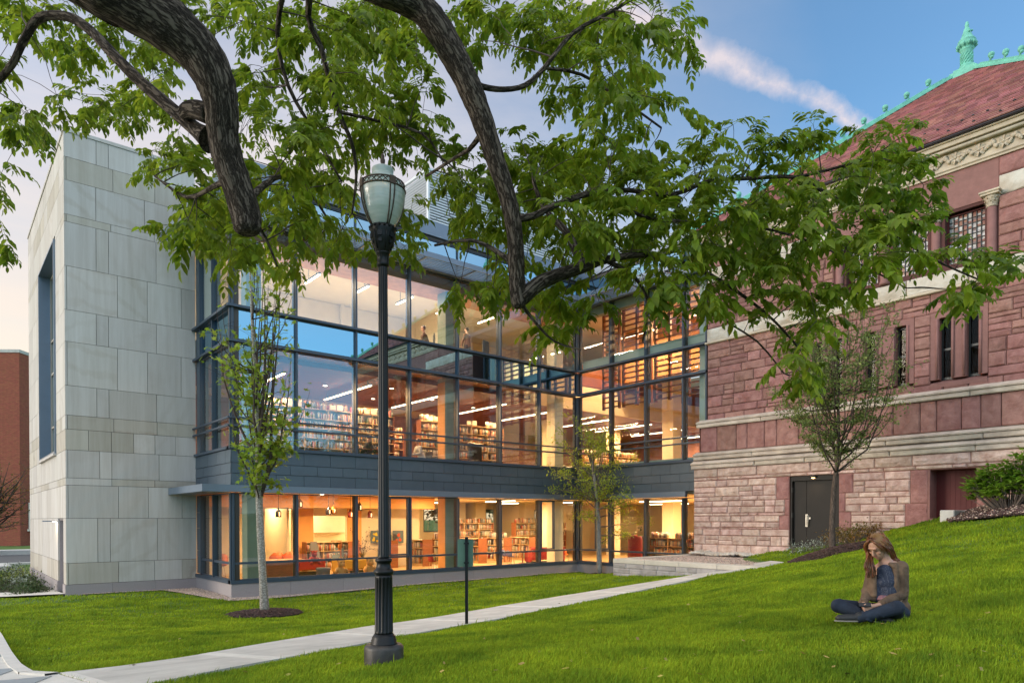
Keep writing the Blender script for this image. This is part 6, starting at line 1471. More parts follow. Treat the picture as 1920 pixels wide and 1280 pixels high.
# crown also goes on above and behind the frame so that it stays a tree from elsewhere
for _ in range(int(230*LEAF_Q)):
    an = random.uniform(0, 6.28); r_ = random.uniform(.5, 4.5); cl.append(np.array([TR[0]+1.6+r_*math.cos(an), TR[1]+1.2+r_*math.sin(an)*.8, tz0+random.uniform(6.6, 9.0)]))
cl = [c for c in cl if np.linalg.norm(c-CP) > 3.2]
NP = np.array([n[0] for n in nodes]); NR = np.array([n[1] for n in nodes])
order = list(range(len(cl))); dist0 = [np.min(np.linalg.norm(NP-c, axis=1)) for c in cl]; order.sort(key=lambda i: dist0[i])
tw = MB(); rl = random.Random(9)
cap_ = len(NP)+len(cl)*4; buf = np.zeros((cap_, 3)); buf[:len(NP)] = NP; nb = len(NP); brd = np.zeros(cap_); brd[:nb] = NR
LP, LDr, LL = [], [], []
for i in order:
    c = cl[i]; dd_ = np.linalg.norm(buf[:nb]-c, axis=1)+np.where(brd[:nb] < .0045, .25, 0); j = int(np.argmin(dd_)); s_ = buf[j].copy(); D = c-s_; L_ = np.linalg.norm(D)
    midp = s_+D*.5+np.array([rl.uniform(-.08, .08)*L_, rl.uniform(-.08, .08)*L_, rl.uniform(.02, .14)*L_]); r0_ = min(brd[j]*.75, .004+.006*L_)
    P = bez(s_, midp, c, 5); P[1:-1] += np.array([[rl.uniform(-.02, .02) for _ in range(3)] for _ in range(3)])*min(1, L_)
    tw.tube(list(P), list(np.linspace(max(r0_, .003), .0022, 5)), 5, cap=False)
    for k in (2, 3, 4):
        if nb < cap_: buf[nb] = P[k]; brd[nb] = max(r0_*(1-.2*k), .003); nb += 1
    base_dir = unit((D/(L_+1e-6))+np.array([rl.gauss(0, .4), rl.gauss(0, .4), rl.gauss(0, .25)]))
    for k in range(rl.choice((3, 4, 4, 5))):
        dr_ = unit(base_dir*.7+np.array([rl.gauss(0, .7), rl.gauss(0, .7), rl.gauss(-.05, .35)])); LP.append(P[4] if k < 3 else P[3]); LDr.append(dr_); LL.append(rl.uniform(.17, .30))
twigs_o = tw.build('branches', 'twig', BT)
LP = np.array(LP); LDr = np.array(LDr); LL = np.array(LL)
parts = []; rt = MB()
npair = 6
hor = unit(np.cross(LDr, np.array([0, 0, 1.]))); 
for k in range(npair+1):
    f_ = (.22+.78*k/npair); droop = np.array([0, 0, -1.])*(f_**2*.32)[None] if False else np.array([0, 0, -1.])*(f_**2*.32)
    base = LP+LDr*(LL*f_)[:, None]+droop*LL[:, None]
    dirn = unit(LDr+np.array([0, 0, -1.])*.64*f_)
    sz = LL*(.42 if k else .33)*(1-.25*abs(k-3)/3)
    for sgn in ((-1, 1) if k < npair else (0,)):
        n = len(LP); dl = unit(hor*sgn*.85+dirn*(.55 if sgn else 1.0)+np.array([0, 0, -1.])*(.42+.25*RNG.random((n, 1)))+RNG.normal(0, .16, (n, 3)))
        up_ = unit(np.array([0, 0, 1.])+dirn*.3+RNG.normal(0, .25, (n, 3)))
        q5 = .7+.55*RNG.random(n); parts.append(oval_leaves(base, dl, up_, sz*q5, sz*q5*.22*(.9+.3*RNG.random(n)), .3))
# leaf stalks
n = len(LP); f0 = LP; f1 = LP+LDr*(LL*.5)[:, None]+np.array([0, 0, -1.])*(LL*.08)[:, None]; f2 = LP+LDr*LL[:, None]+np.array([0, 0, -1.])*(LL*.32)[:, None]; w_ = hor*.0016; u_ = np.array([0, 0, .002])
V = np.stack([f0-w_, f0+w_, f1-w_, f1+w_, f2, f0+u_, f1+u_, f2+u_], 1).reshape(-1, 3); o = 8*np.arange(n)[:, None]
parts.append((V, np.concatenate([o+np.array(q_) for q_ in ((0, 1, 3), (0, 3, 2), (2, 3, 4), (0, 5, 6), (0, 6, 2), (2, 6, 7))])))
V, F = merge(parts); npmesh('crown', V, F, 'leaf_walnut', BT, smooth=False)

# ---- young trees
def curve_branch(mb_, a, b, out, r0, r1, n=7, ns=6, wob=.03, rnd=random):
    """branch that leaves sideways then turns up to its tip"""
    L_ = np.linalg.norm(b-a); c = np.array([a[0]+(b[0]-a[0])*out, a[1]+(b[1]-a[1])*out, a[2]+(b[2]-a[2])*(1-out)*.9]); P = bez(a, c, b, n)
    P[1:-1] += np.array([[rnd.gauss(0, wob*L_*.3) for _ in range(3)] for _ in range(n-2)]); mb_.tube(list(P), list(np.linspace(r0, r1, n)), ns, cap=False); return P
def young_tree(name, label, base, dep, trunk_px, trunk_w, fork_v, env, ntip, nleaf, lsize, kind, barkm, leafm, seed, out=.8, gv=None, twn=3, spread=1.0, twigm='twig', bw=1.0, fine=0, leafbias=None):
    rn = random.Random(seed); k = dep/FPX; base = np.array(base, float)
    t = thing(name, label, 'tree', tuple(base)); hz = lambda v: base[2]+(proj(base)[1]-v)*k
    rv3 = np.array([_r[0], _r[1], 0]); fv3 = np.array([_f[0], _f[1], 0]); bu = proj(base)[0]
    P3 = lambda u, v, dd=0: np.array([base[0], base[1], 0])+rv3*(u-bu)*k+fv3*dd+np.array([0, 0, hz(v)])
    tm = MB(); pts = [P3(u, v) for u, v in trunk_px]; pts[0] = pts[0]-np.array([0, 0, .1]); rad = [w/2*k for w in trunk_w]
    out_ = []; ro = []
    for i in range(len(pts)-1):
        for s_ in range(3): out_.append(pts[i]+(pts[i+1]-pts[i])*s_/3); ro.append(rad[i]+(rad[i+1]-rad[i])*s_/3)
    out_.append(pts[-1]); ro.append(rad[-1]); tm.tube(out_, ro, 12); tm.build('trunk', barkm, t)
    bm = MB(); TP = []; TD = []; vs = [e[0] for e in env]
    for i in range(ntip):
        v = rn.uniform(min(vs), max(vs)); lo = np.interp(v, vs, [e[1] for e in env]); hi = np.interp(v, vs, [e[2] for e in env]); c_ = (lo+hi)/2; h_ = (hi-lo)/2
        a = rn.uniform(0, 6.28); r_ = math.sqrt(rn.uniform(.1, 1)); tip = P3(c_+h_*r_*math.cos(a), v, h_*k*r_*math.sin(a)*spread)
        # start lower on the trunk
        fz = hz(fork_v); zt = rn.uniform(0, 1)**1.3; top = out_[-1]; s0_ = min(tip[2]-.25, fz+(top[2]-fz)*zt*.8)
        j = min(range(len(out_)), key=lambda q: abs(out_[q][2]-s0_)); a_ = out_[j]
        L_ = np.linalg.norm(tip-a_); P = curve_branch(bm, a_, tip, out, min(ro[j]*.6, .007+.008*L_)*bw, .004*bw, rnd=rn)
        for q in range(2, 7): TP.append(P[q]); TD.append(unit(P[q]-P[q-1]))
        for q in range(twn):
            s = rn.randint(3, 6); dv_ = np.array([rn.gauss(0, 1), rn.gauss(0, 1), rn.uniform(-.1, 1.2)]); dv_ /= np.linalg.norm(dv_); e_ = P[s]+dv_*rn.uniform(.15, .5)*min(1, L_*.3)*(1 if not fine else fine)
            bm.tube([P[s], (P[s]+e_)/2+np.array([0, 0, .02]), e_], [.005*bw, .004*bw, .003*bw], 4, cap=False); TP.append(e_); TD.append(dv_); TP.append((P[s]+e_)/2); TD.append(dv_)
    bm.build('branches', twigm, t)
    TP = np.array(TP); TD = np.array(TD)
    if leafbias is not None:
        pv = np.array([leafbias(*proj(p)[:2]) for p in TP]); pv = pv/pv.sum(); idx = RNG.choice(len(TP), nleaf, p=pv)
    else: idx = RNG.integers(0, len(TP), nleaf)
    B = TP[idx]+RNG.normal(0, lsize*.8, (nleaf, 3)); dl = unit(TD[idx]*.5+RNG.normal(0, .8, (nleaf, 3))+np.array([0, 0, -.25])); up_ = unit(np.array([0, 0, 1.])+RNG.normal(0, .5, (nleaf, 3))); sz = lsize*(.7+.6*RNG.random(nleaf))
    V, F = star_leaves(B, dl, up_, sz) if kind == 'star' else add_leaves(B, dl, up_, sz, sz*(.30 if kind == 'oval' else .15))
    npmesh('crown', V, F, leafm, t); return t
sd_ = proj(SAP)[2]
young_tree('maple_sapling', 'slim young maple with pale trunk in a mulch ring before the zinc corner', SAP, sd_, [(497, 1151), (493, 1080), (489, 1000), (487, 940), (486, 880), (484, 800), (480, 700), (475, 600), (472, 520), (470, 470)], [18, 14, 13.5, 13, 11, 8, 6, 5, 3, 2], 935,
           [(470, 430, 540), (560, 395, 560), (640, 385, 582), (700, 400, 588), (760, 425, 575), (850, 450, 535), (915, 470, 540)], 60, 1500, .18, 'star', 'bark_pale', 'leaf_maple', 3, out=.75, twn=4, bw=1.1, fine=1.3,
           leafbias=lambda u, v: .35+1.6*math.exp(-((v-860)/60)**2)+1.2*math.exp(-((v-720)/60)**2-((u-480)/50)**2)+.8*math.exp(-((v-500)/40)**2))
s2 = proj(SAP2)[2]
young_tree('willow_oak_sapling', 'small pale young tree with spreading forked branches in the inner corner', SAP2, s2, [(1124, 1078), (1123, 1020), (1122, 970), (1118, 925), (1112, 880), (1105, 840), (1100, 790)], [11, 9, 8, 7, 5, 3, 2], 960,
           [(775, 1085, 1125), (820, 1050, 1160), (860, 1025, 1195), (890, 1015, 1222), (930, 1030, 1215), (970, 1040, 1225), (1005, 1090, 1190)], 46, 5200, .15, 'narrow', 'bark_grey', 'leaf_willow', 11, out=.55, twn=3, twigm='twig_pale', bw=1.5, fine=1.5)
s3 = proj(VASE)[2]
young_tree('vase_shaped_tree', 'dark-stemmed young tree with fine vase-shaped branches before the double door', VASE, s3, [(1561, 1037), (1560, 980), (1563, 920), (1569, 870), (1572, 820), (1570, 740), (1566, 660), (1564, 600)], [13, 10, 9, 8, 6, 5, 3, 2], 890,
           [(565, 1480, 1660), (620, 1462, 1680), (700, 1445, 1700), (740, 1440, 1705), (790, 1470, 1680), (840, 1500, 1650)], 95, 12000, .075, 'oval', 'bark_brown', 'leaf_small', 17, out=.85, twn=4, bw=.8, fine=1.4)
# far-left bare tree by the street
b4 = np.array(at(-32, 1040, 47)); b4[2] = T(b4[0], b4[1])
young_tree('street_tree', 'dark twiggy half-bare tree in front of the brick building at the far left', b4, 47, [(-30, 1046), (-22, 1000), (-12, 970), (-4, 930), (0, 890)], [14, 12, 9, 6, 3], 1000,
           [(862, -50, 40), (900, -60, 52), (940, -65, 55), (975, -60, 50), (1000, -50, 40)], 70, 2600, .12, 'oval', 'bark_brown', 'leaf_rust', 23, out=.5, twn=4, bw=2.2, fine=2.2)

# ---- shrubs
def shrub(name, label, base, rx, ry, h, nst, nleaf, ls, leafm, seed, kind='oval', whorl=0, low=.25, cat='shrub', stem='twig_pale'):
    rn = random.Random(seed); base = np.array(base, float); t = thing(name, label, cat, tuple(base)); mb_ = MB(); tips = []
    for i in range(nst):
        a = rn.uniform(0, 6.28); r_ = math.sqrt(rn.random()); hh = h*(low+(1-low)*rn.random())*(1-.35*r_*r_)
        tp = base+np.array([rx*r_*math.cos(a), ry*r_*math.sin(a), hh]); tp[2] += (T(tp[0], tp[1])-base[2])*.6; b_ = base+np.array([rx*.25*r_*math.cos(a), ry*.25*r_*math.sin(a), -.03]); b_[2] = T(b_[0], b_[1])-.03
        P = curve_branch(mb_, b_, tp, .6, .012*h, .004, n=5, ns=5, rnd=rn); tips.append(tp)
        for q in range(2):
            e = P[3]+np.array([rn.gauss(0, .12), rn.gauss(0, .12), rn.uniform(0, .18)])*h; mb_.tube([P[3], e], [.005, .003], 4, cap=False); tips.append(e)
    mb_.build('stems', stem, t); tips = np.array(tips); n = nleaf; idx = RNG.integers(0, len(tips), n); an = RNG.random(n)*6.283
    if whorl: B = tips[idx]+RNG.normal(0, ls*.25, (n, 3)); dl = unit(np.stack([np.cos(an), np.sin(an), .25+.6*RNG.random(n)], 1))
    else: B = tips[idx]+RNG.normal(0, ls*1.3, (n, 3)); dl = unit(RNG.normal(0, 1, (n, 3))+np.array([0, 0, .3]))
    up_ = unit(np.array([0, 0, 1.])+RNG.normal(0, .3, (n, 3))); sz = ls*(.7+.5*RNG.random(n)); V, F = add_leaves(B, dl, up_, sz, sz*(.24 if kind == 'oval' else .10)); npmesh('foliage', V, F, leafm, t); return t
rb = onX(1862, 944, 20.3)
shrub('rhododendron', 'broad glossy green rhododendron shrub with bare lower stems by the red building', (20.4, float(rb[1])-.3, T(20.4, float(rb[1]))), .7, .9, 1.3, 120, 3400, .16, 'leaf_shrub', 5, whorl=1, low=.45)
rb2 = onX(1925, 900, 20.4)
shrub('rhododendron', 'second taller rhododendron at the right edge of the photo with dark leaves', (20.4, float(rb2[1])-.6, T(20.4, float(rb2[1]))+.05), .9, .9, 1.85, 90, 1900, .16, 'leaf_shrub', 6, whorl=1, low=.4)
sb = ghit(1604, 1018); sb = onX(1600, 1012, 21.2); shrub('small_shrub', 'low rusty-leaved shrub at the wall right of the double door', (21.1, float(sb[1]), T(21.1, float(sb[1]))), .75, .8, .55, 60, 1300, .085, 'leaf_rust', 8, low=.3)
for i, (u, v, s_) in enumerate(((1487, 1026, 1), (1510, 1022, 1.0), (1528, 1020, 1.1), (1548, 1018, 1))):
    p = onX(u, v+8, 20.9); p[2] = T(p[0], p[1]); shrub('dusty_miller', f'little silver-leaved plant by the double door, {ordn[i]} from the left', tuple(p), .16*s_, .2, .30*s_, 12, 110, .07, 'leaf_silver', 30+i, low=.4, cat='plant')
kinds = (('leaf_silver', 'silver-grey'), ('leaf_lime', 'lime-green'), ('leaf_dark', 'dark green'))
i = 0
for (u, v, kd, w, h) in ((8, 1088, 2, .9, .5), (30, 1082, 0, .8, .45), (50, 1079, 2, .7, .5), (14, 1096, 1, .7, .55), (45, 1092, 1, .7, .6), (2, 1104, 2, .8, .45), (66, 1096, 2, .7, .45), (34, 1101, 0, .8, .35), (60, 1106, 2, .9, .3), (84, 1104, 2, .6, .25), (20, 1110, 2, 1.1, .22), (50, 1112, 2, 1.1, .2), (76, 1110, 2, .8, .2), (-20, 1095, 2, 1, .5), (12, 1080, 0, .8, .45)):
    p = ghit(u, v+2, 25)
    if p[0] > 2.6: p[0] = 2.6
    wd = ('at the back of the bed', 'in the middle of the bed', 'at the front of the bed')[0 if v < 1090 else 1 if v < 1103 else 2]
    shrub('bed_plant', f'{kinds[kd][1]} clump {wd} by the tower, {ordn[i] if i < 12 else str(i+1)+"th"}', (p[0], p[1], T(p[0], p[1])), w*.5, w*.5, h, 22, 380, .10, kinds[kd][0], 60+i, low=.4, cat='plant'); i += 1
# ---- trees beyond the building and on the far side of the lawn behind the viewer (seen through and in the glass)
def broad_tree(x, y, h, w, seed, label, leafm='leaf_dark', group=None):
    rn = random.Random(seed); z0 = T(x, y); t = thing('broadleaf_tree', label, 'tree', (x, y, z0), group); mb_ = MB(); top = np.array([x, y, z0+h*.75]); mb_.tube([(x, y, z0-.2), (x, y, z0+h*.3), tuple(top)], [.03*h, .022*h, .006*h], 8); mb_.build('trunk', 'bark_brown', t)
    bm = MB(); C = []
    for i in range(34):
        a = rn.uniform(0, 6.28); ph = rn.uniform(-.5, 1.4); r_ = rn.uniform(.55, 1); tp = np.array([x+w*r_*math.cos(a)*math.cos(ph), y+w*r_*math.sin(a)*math.cos(ph), z0+h*.62+h*.36*r_*math.sin(ph)]); s_ = np.array([x, y, z0+h*rn.uniform(.25, .6)]); curve_branch(bm, s_, tp, .6, .006*h, .002*h, 4, 4, rnd=rn); C.append(tp)
    bm.build('branches', 'twig', t); C = np.array(C); n = 5200; idx = RNG.integers(0, len(C), n); B = C[idx]+RNG.normal(0, 1, (n, 3))*np.array([w*.17, w*.17, h*.06]); dl = unit(RNG.normal(0, 1, (n, 3))); up_ = unit(np.array([0, 0, 1.])+RNG.normal(0, .6, (n, 3))); sz = .34*(.6+.8*RNG.random(n)); V, F = add_leaves(B, dl, up_, sz, sz*.33); npmesh('crown', V, F, leafm, t)
for i, (x, y, h, w) in enumerate(((14, 47, 6, 3.2), (22, 49, 7, 3.6), (30, 48, 6.5, 3.4), (38, 47, 7, 3.6), (46, 50, 8, 4))):
    broad_tree(x, y, h, w, 100+i, f'green tree outside the back windows of the library, {ordn[i]} from the left', group='trees beyond the library')
for i, (x, y, h, w) in enumerate(((-4, -40, 11, 5.5), (6, -44, 13, 6), (17, -41, 12, 6), (28, -44, 13, 6.2), (-16, -38, 12, 6), (40, -46, 13, 6))):
    broad_tree(x, y, h, w, 140+i, f'tall tree on the far side of the lawn mirrored in the library glass, {ordn[i]}', group='trees across the lawn')
# ------------------------------------------------------------------ furniture, shelves and books inside
BOOKC = [(.30, .055, .035), (.07, .10, .14), (.50, .44, .33), (.05, .045, .04), (.42, .30, .18), (.12, .16, .10), (.60, .56, .48), (.22, .12, .07), (.55, .18, .05), (.28, .30, .33), (.10, .05, .05), (.46, .41, .36)]
mat('book_cloth', BOOKC[0], .6, objrand=('obj', BOOKC)); mat('book_row', BOOKC[0], .6, objrand=('island', BOOKC)); mat('paper', (.75, .68, .55), .8)
mat('red_fabric', (.30, .02, .018), .8); mat('grey_fabric', (.13, .13, .14), .9); mat('yellow_fabric', (.60, .36, .05), .85); mat('blue_plastic', (.05, .06, .16), .5); mat('orange_plastic', (.65, .12, .02), .5); mat('black_leather', (.02, .017, .015), .4); mat('chrome', (.5, .5, .5), .3, metal=1.0); mat('plush', (.55, .30, .10), .95); mat('plush_dark', (.12, .05, .02), .95)
BOOKS = []      # (x, y, z, w, d, h, rotation) rotation 0: spine towards -Y; pi/2: spine towards -X
br_ = random.Random(12)
def fill_row(a0, a1, mapf, z, hmax, dens=.93, tilt=.06):
    a = a0+.01
    while a < a1-.02:
        if br_.random() < .035: a += br_.uniform(.05, .2); continue
        w = br_.uniform(.018, .048); h = min(hmax, br_.uniform(.19, .285))
        if a+w > a1: break
        x, y, rz = mapf(a+w/2, br_.uniform(0, .03)); BOOKS.append((x, y, z, w*.96, br_.uniform(.15, .19), h, rz)); a += w
def bookcase(name, label, x0, x1, y0, y1, z0, levels, faces, group, wood='shelf_wood', ends='cherry', bay=.92, top=True, endmat=None):
    """faces: '-y' books towards the glass, '-x' books towards the left"""
    t = thing(name, label, 'bookcase', ((x0+x1)/2, (y0+y1)/2, z0), group)
    mb_ = MB(); 
    if faces == '-y': mb_.box((x0-.03, y0-.01, z0), (x0, y1, levels[-1]+.02)); mb_.box((x1, y0-.01, z0), (x1+.03, y1, levels[-1]+.02))
    else: mb_.box((x0-.01, y0-.03, z0), (x1, y0, levels[-1]+.02)); mb_.box((x0-.01, y1, z0), (x1, y1+.03, levels[-1]+.02))
    mb_.build('end_panels', ends, t)
    mb_ = MB(); mb_.box((x0+.03, y0+.03, z0), (x1-.03, y1-.03, levels[0]-.02))
    for l in levels: mb_.box((x0, y0, l-.022), (x1, y1, l))
    if faces == '-y': mb_.box((x0+.002, y1-.02, levels[0]+.001), (x1-.002, y1-.001, levels[-1]-.023))
    else: mb_.box((x1-.02, y0+.002, levels[0]+.001), (x1-.001, y1-.002, levels[-1]-.023))
    mb_.build('shelves', wood, t)
    mb_ = MB(); L_ = (x1-x0) if faces == '-y' else (y1-y0); n = max(1, round(L_/bay))
    for k in range(1, n):
        a = L_*k/n
        for l0, l1 in zip(levels, levels[1:]):
            if faces == '-y': mb_.box((x0+a-.012, y0+.01, l0+.001), (x0+a+.012, y1-.03, l1-.023))
            else: mb_.box((x0+.01, y0+a-.012, l0+.001), (x1-.03, y0+a+.012, l1-.023))
    if n > 1: mb_.build('uprights', wood, t)
    for i, l in enumerate(levels):
        last = i == len(levels)-1
        if last and not top: continue
        hm = .3 if last else levels[i+1]-l-.03
        for k in range(n):
            a0_, a1_ = L_*k/n+.015, L_*(k+1)/n-.015
            if last and br_.random() < .12: continue
            if br_.random() < .35: a1_ -= br_.uniform(.05, .3)*(a1_-a0_)
            if faces == '-y': fill_row(x0+a0_, x0+a1_, lambda a, j: (a, y0+.02+j, 0.0), l+.001, hm)
            else: fill_row(y0+a0_, y0+a1_, lambda a, j: (x0+.02+j, a, -PI/2), l+.001, hm)
    return t
LV = [4.55+.375*k for k in range(7)]
bookcase('bookcase', 'long tall timber bookcase on the middle storey, left of the green column', 8.9, 14.75, 25.3, 25.62, 4.43, LV, '-y', 'tall bookcases of the middle storey')
bookcase('bookcase', 'long tall timber bookcase on the middle storey, right of the green column', 16.1, 20.7, 25.3, 25.62, 4.43, LV, '-y', 'tall bookcases of the middle storey')
bookcase('bookcase', 'narrow red-ended bookcase standing just left of the green column', 14.98, 15.75, 26.2, 26.55, 4.43, [4.55+.34*k for k in range(6)], '-y', 'tall bookcases of the middle storey')
bookcase('bookcase', 'far dark bookcase low in the glass of the wing', 27.0, 31.5, 26.0, 26.35, 4.43, LV[:5], '-y', 'tall bookcases of the middle storey')
GL = [.48, .84, 1.2, 1.56]
gx0 = 13.35; gi = 0
for x in (13.3, 15.2, 17.0, 18.6, 20.2, 21.8, 23.5):
    bookcase('low_bookcase', f'low red-brown bookcase behind the ground-floor glass, {ordn[gi]} from the left', x, x+.5, 26.6, 28.2, .361, GL, '-x', 'low bookcases of the reading room', top=gi % 2 == 1); gi += 1
bookcase('low_bookcase', 'long low bookcase facing the glass beside the painting in the children room', 11.6, 13.1, 26.9, 27.3, .361, GL, '-y', 'low bookcases of the reading room', top=False)
bookcase('low_bookcase', 'long low book-filled case right of the red bin behind the wing glass', 26.2, 26.6, 15.9, 20.9, .361, [.48, .86, 1.24, 1.62], '-x', 'low bookcases of the reading room')
bookcase('wall_bookcase', 'tall wall bookcase at the back of the reading room', 25.5, 29.5, 30.0, 30.4, .361, [.5+.36*k for k in range(6)], '-y', 'wall bookcases of the reading room')
bookcase('wall_bookcase', 'second tall wall bookcase behind the inner corner', 21.6, 24.6, 31.0, 31.4, .361, [.5+.36*k for k in range(6)], '-y', 'wall bookcases of the reading room')
# signs of paper on the red-brown ends, upright display books on top
CN = ['red', 'navy blue', 'cream', 'black', 'tan', 'dark green', 'ivory', 'brown', 'orange', 'slate grey', 'maroon', 'beige']
for i_, c_ in enumerate(BOOKC): mat('book_'+CN[i_].replace(' ', '_'), c_, .6, var=.12, vscale=9)
def bookmesh(w, d, h, mn):
    mb_ = MB(); c = .0022; mb_.box((-w/2, 0, 0), (w/2, c*1.6, h)); mb_.box((-w/2, c*1.6, 0), (-w/2+c, d, h)); mb_.box((w/2-c, c*1.6, 0), (w/2, d, h)); mb_.box((-w/2+c, c*1.6+.0005, .004), (w/2-c, d-.005, h-.004), 1)
    me = bpy.data.meshes.new('book'); me.from_pydata(mb_.v, [], mb_.f); me.materials.append(MATS[mn]); me.materials.append(MATS['paper']); me.polygons.foreach_set('material_index', mb_.mi); me.update(); return me
def psize(b): q_ = proj((b[0], b[1], b[2]+.1)); vis = 1.0 if (b[2] > 4.8 and b[1] < 25.5 and 10.5 < b[0] < 21) else .45; return vis*b[5]*b[3]/q_[2]**2
BOOKS.sort(key=psize, reverse=True); vari = {}
for i_, b in enumerate(BOOKS[:290]):
    ci = br_.randrange(12); key = (int(b[3]//.008), int(b[5]//.03), ci)
    if key not in vari: vari[key] = bookmesh(b[3], b[4], b[5], 'book_'+CN[ci].replace(' ', '_'))
    o = bpy.data.objects.new('book', vari[key]); COL.objects.link(o); o.location = (b[0], b[1], b[2]); o.rotation_euler = (0, 0, b[6])
    lev = int(round((b[2]-4.55)/.375)); sh_ = ('lowest', 'second', 'third', 'fourth', 'fifth', 'sixth', 'top')[max(0, min(6, lev))]
    cs_ = ('left of the lamp post' if proj(b[:3])[0] < 718 else 'between lamp post and green column') if b[0] < 15.5 else ('next to the green column' if b[0] < 18.3 else 'toward the inner corner')
    o['label'] = f'{("thin", "slim", "thick")[min(2, int((b[3]-.017)/.011))]} {CN[ci]} book on the {sh_} shelf, middle storey, {cs_}'; o['category'] = 'book'; o['group'] = 'books on the middle-storey shelves'
rest = BOOKS[290:]; n = len(rest); B = np.array([(b[0], b[1], b[2], b[3]/2, b[4], b[5], b[6]) for b in rest])
cb = np.array([[-1, 0, 0], [1, 0, 0], [1, 1, 0], [-1, 1, 0], [-1, 0, 1], [1, 0, 1], [1, 1, 1], [-1, 1, 1]], float); V = cb[None]*B[:, None, 3:6]; ca, sa = np.cos(B[:, 6])[:, None], np.sin(B[:, 6])[:, None]
V = np.stack([V[..., 0]*ca-V[..., 1]*sa+B[:, 0:1], V[..., 0]*sa+V[..., 1]*ca+B[:, 1:2], V[..., 2]+B[:, 2:3]], -1).reshape(-1, 3)
F = (np.array([(0, 3, 2, 1), (4, 5, 6, 7), (0, 1, 5, 4), (1, 2, 6, 5), (2, 3, 7, 6), (3, 0, 4, 7)])[None]+8*np.arange(n)[:, None, None]).reshape(-1, 4)
npmesh('shelved_books', V, F, 'book_row', kind='stuff')
# white storage boxes on top of the ranges
k = 0
for x in (10.2, 11.9, 13.4, 16.5, 17.3, 18.6, 20.1):
    y = 25.36
    for j in range(2):
        t = thing('display_box', f'cream cardboard pamphlet box on top of a tall bookcase, {("1st", "2nd", "3rd", "4th", "5th", "6th", "7th", "8th", "9th", "10th", "11th", "12th", "13th", "14th")[k]} from the left', 'box', (x+j*.3, y, 6.825), 'pamphlet boxes on the tall bookcases')
        mb_ = MB(); xx = x+j*.3; zt = 6.825; h = .17+.03*j
        mb_.box((xx, y-.03, zt+.262), (xx+.24, y+.17, zt+.262+h), ch=.004) if False else mb_.box((xx, y-.045, zt), (xx+.24, y-.005, zt+h), ch=.004); mb_.box((xx+.01, y-.047, zt+h+.001), (xx+.23, y+.0, zt+h+.012)); mb_.build('box', 'paper', t); k += 1
def rbox(mb_, a, b, c=.03, mi=0): mb_.box(a, b, mi, ch=c)
def shell_chair(x, y, rz, m_, label, group, z=.361, s=.8):
    t = thing('small_chair', label, 'chair', (x, y, z), group); c, s_ = math.cos(rz), math.sin(rz)
    P = lambda a, b, h: (x+(a*c-b*s_)*s, y+(a*s_+b*c)*s, z+h*s)
    mb_ = MB(); N = 12; prof_ = []
    for j, (r, h) in enumerate(((.02, .42), (.17, .42), (.23, .46))): prof_.append([P(r*math.cos(q_), r*math.sin(q_), h) for q_ in np.linspace(0, 2*PI, N, endpoint=False)])
    V_ = [p for row in prof_ for p in row]; mb_.add(V_, [(i*N+k, i*N+(k+1) % N, (i+1)*N+(k+1) % N, (i+1)*N+k) for i in range(2) for k in range(N)]+[tuple(range(N))], 0, True)
    q_ = np.linspace(PI*.12, PI*.88, 9); lo = [P(.235*math.cos(a), .235*math.sin(a), .46) for a in q_]; hi = [P(.25*math.cos(a), .27*math.sin(a), .46+.36*math.sin(a)**.6) for a in q_]; lo2 = [P(.215*math.cos(a), .215*math.sin(a), .46) for a in q_]; hi2 = [P(.23*math.cos(a), .25*math.sin(a), .46+.36*math.sin(a)**.6) for a in q_]
    mb_.add(lo+hi+lo2+hi2, [(i, i+1, 10+i, 9+i) for i in range(8)]+[(18+i+1, 18+i, 27+i, 28+i) for i in range(8)]+[(9+i, 10+i, 28+i, 27+i) for i in range(8)], 0, True); mb_.build('seat_shell', m_, t)
    for a in (45, 135, 225, 315):
        a = R(a); mb_ = MB(); mb_.tube([P(.14*math.cos(a), .14*math.sin(a), .42), P(.22*math.cos(a), .22*math.sin(a), 0)], .012, 6); mb_.build('leg', 'shelf_wood', t)
def round_table(x, y, label, r=.42, h=.58, z=.361, m_='shelf_wood', group=None):
    t = thing('round_table', label, 'table', (x, y, z), group); mb_ = MB(); mb_.lathe([(r, h-.03), (r+.01, h-.015), (r, h)], (x, y, z), 28); mb_.build('table_top', m_, t)
    mb_ = MB(); mb_.lathe([(.22, 0), (.20, .02), (.035, .05), (.03, h-.05), (.12, h-.031)], (x, y, z), 18); mb_.build('pedestal', 'cherry', t)
p = onY(980, 1050, 25.3); X_, Y_ = float(p[0]), 25.3
round_table(X_, Y_, 'small round reading table between two blue chairs on the ground floor')
shell_chair(X_-.75, Y_, PI/2, 'blue_plastic', 'blue shell chair left of the round reading table', 'blue shell chairs'); shell_chair(X_+.75, Y_, -PI/2, 'blue_plastic', 'blue shell chair right of the round reading table', 'blue shell chairs'); shell_chair(X_-.45, Y_+.75, .3, 'blue_plastic', 'blue shell chair behind the round reading table', 'blue shell chairs')
X2 = float(onY(815, 1055, 24.6)[0]); round_table(X2+.5, 24.6, 'small round table beside the red chair, left of the ground-floor green column'); shell_chair(X2-.1, 24.6, PI/2, 'red_fabric', 'red shell chair at the small table near the green column', 'shell chairs by the column')
X3 = float(onY(1070, 1040, 25)[0]); round_table(X3+.5, 25, 'small round table near the inner corner of the glass'); shell_chair(X3-.2, 25.2, PI/2, 'orange_plastic', 'orange shell chair near the inner corner of the glass', 'shell chairs by the corner')
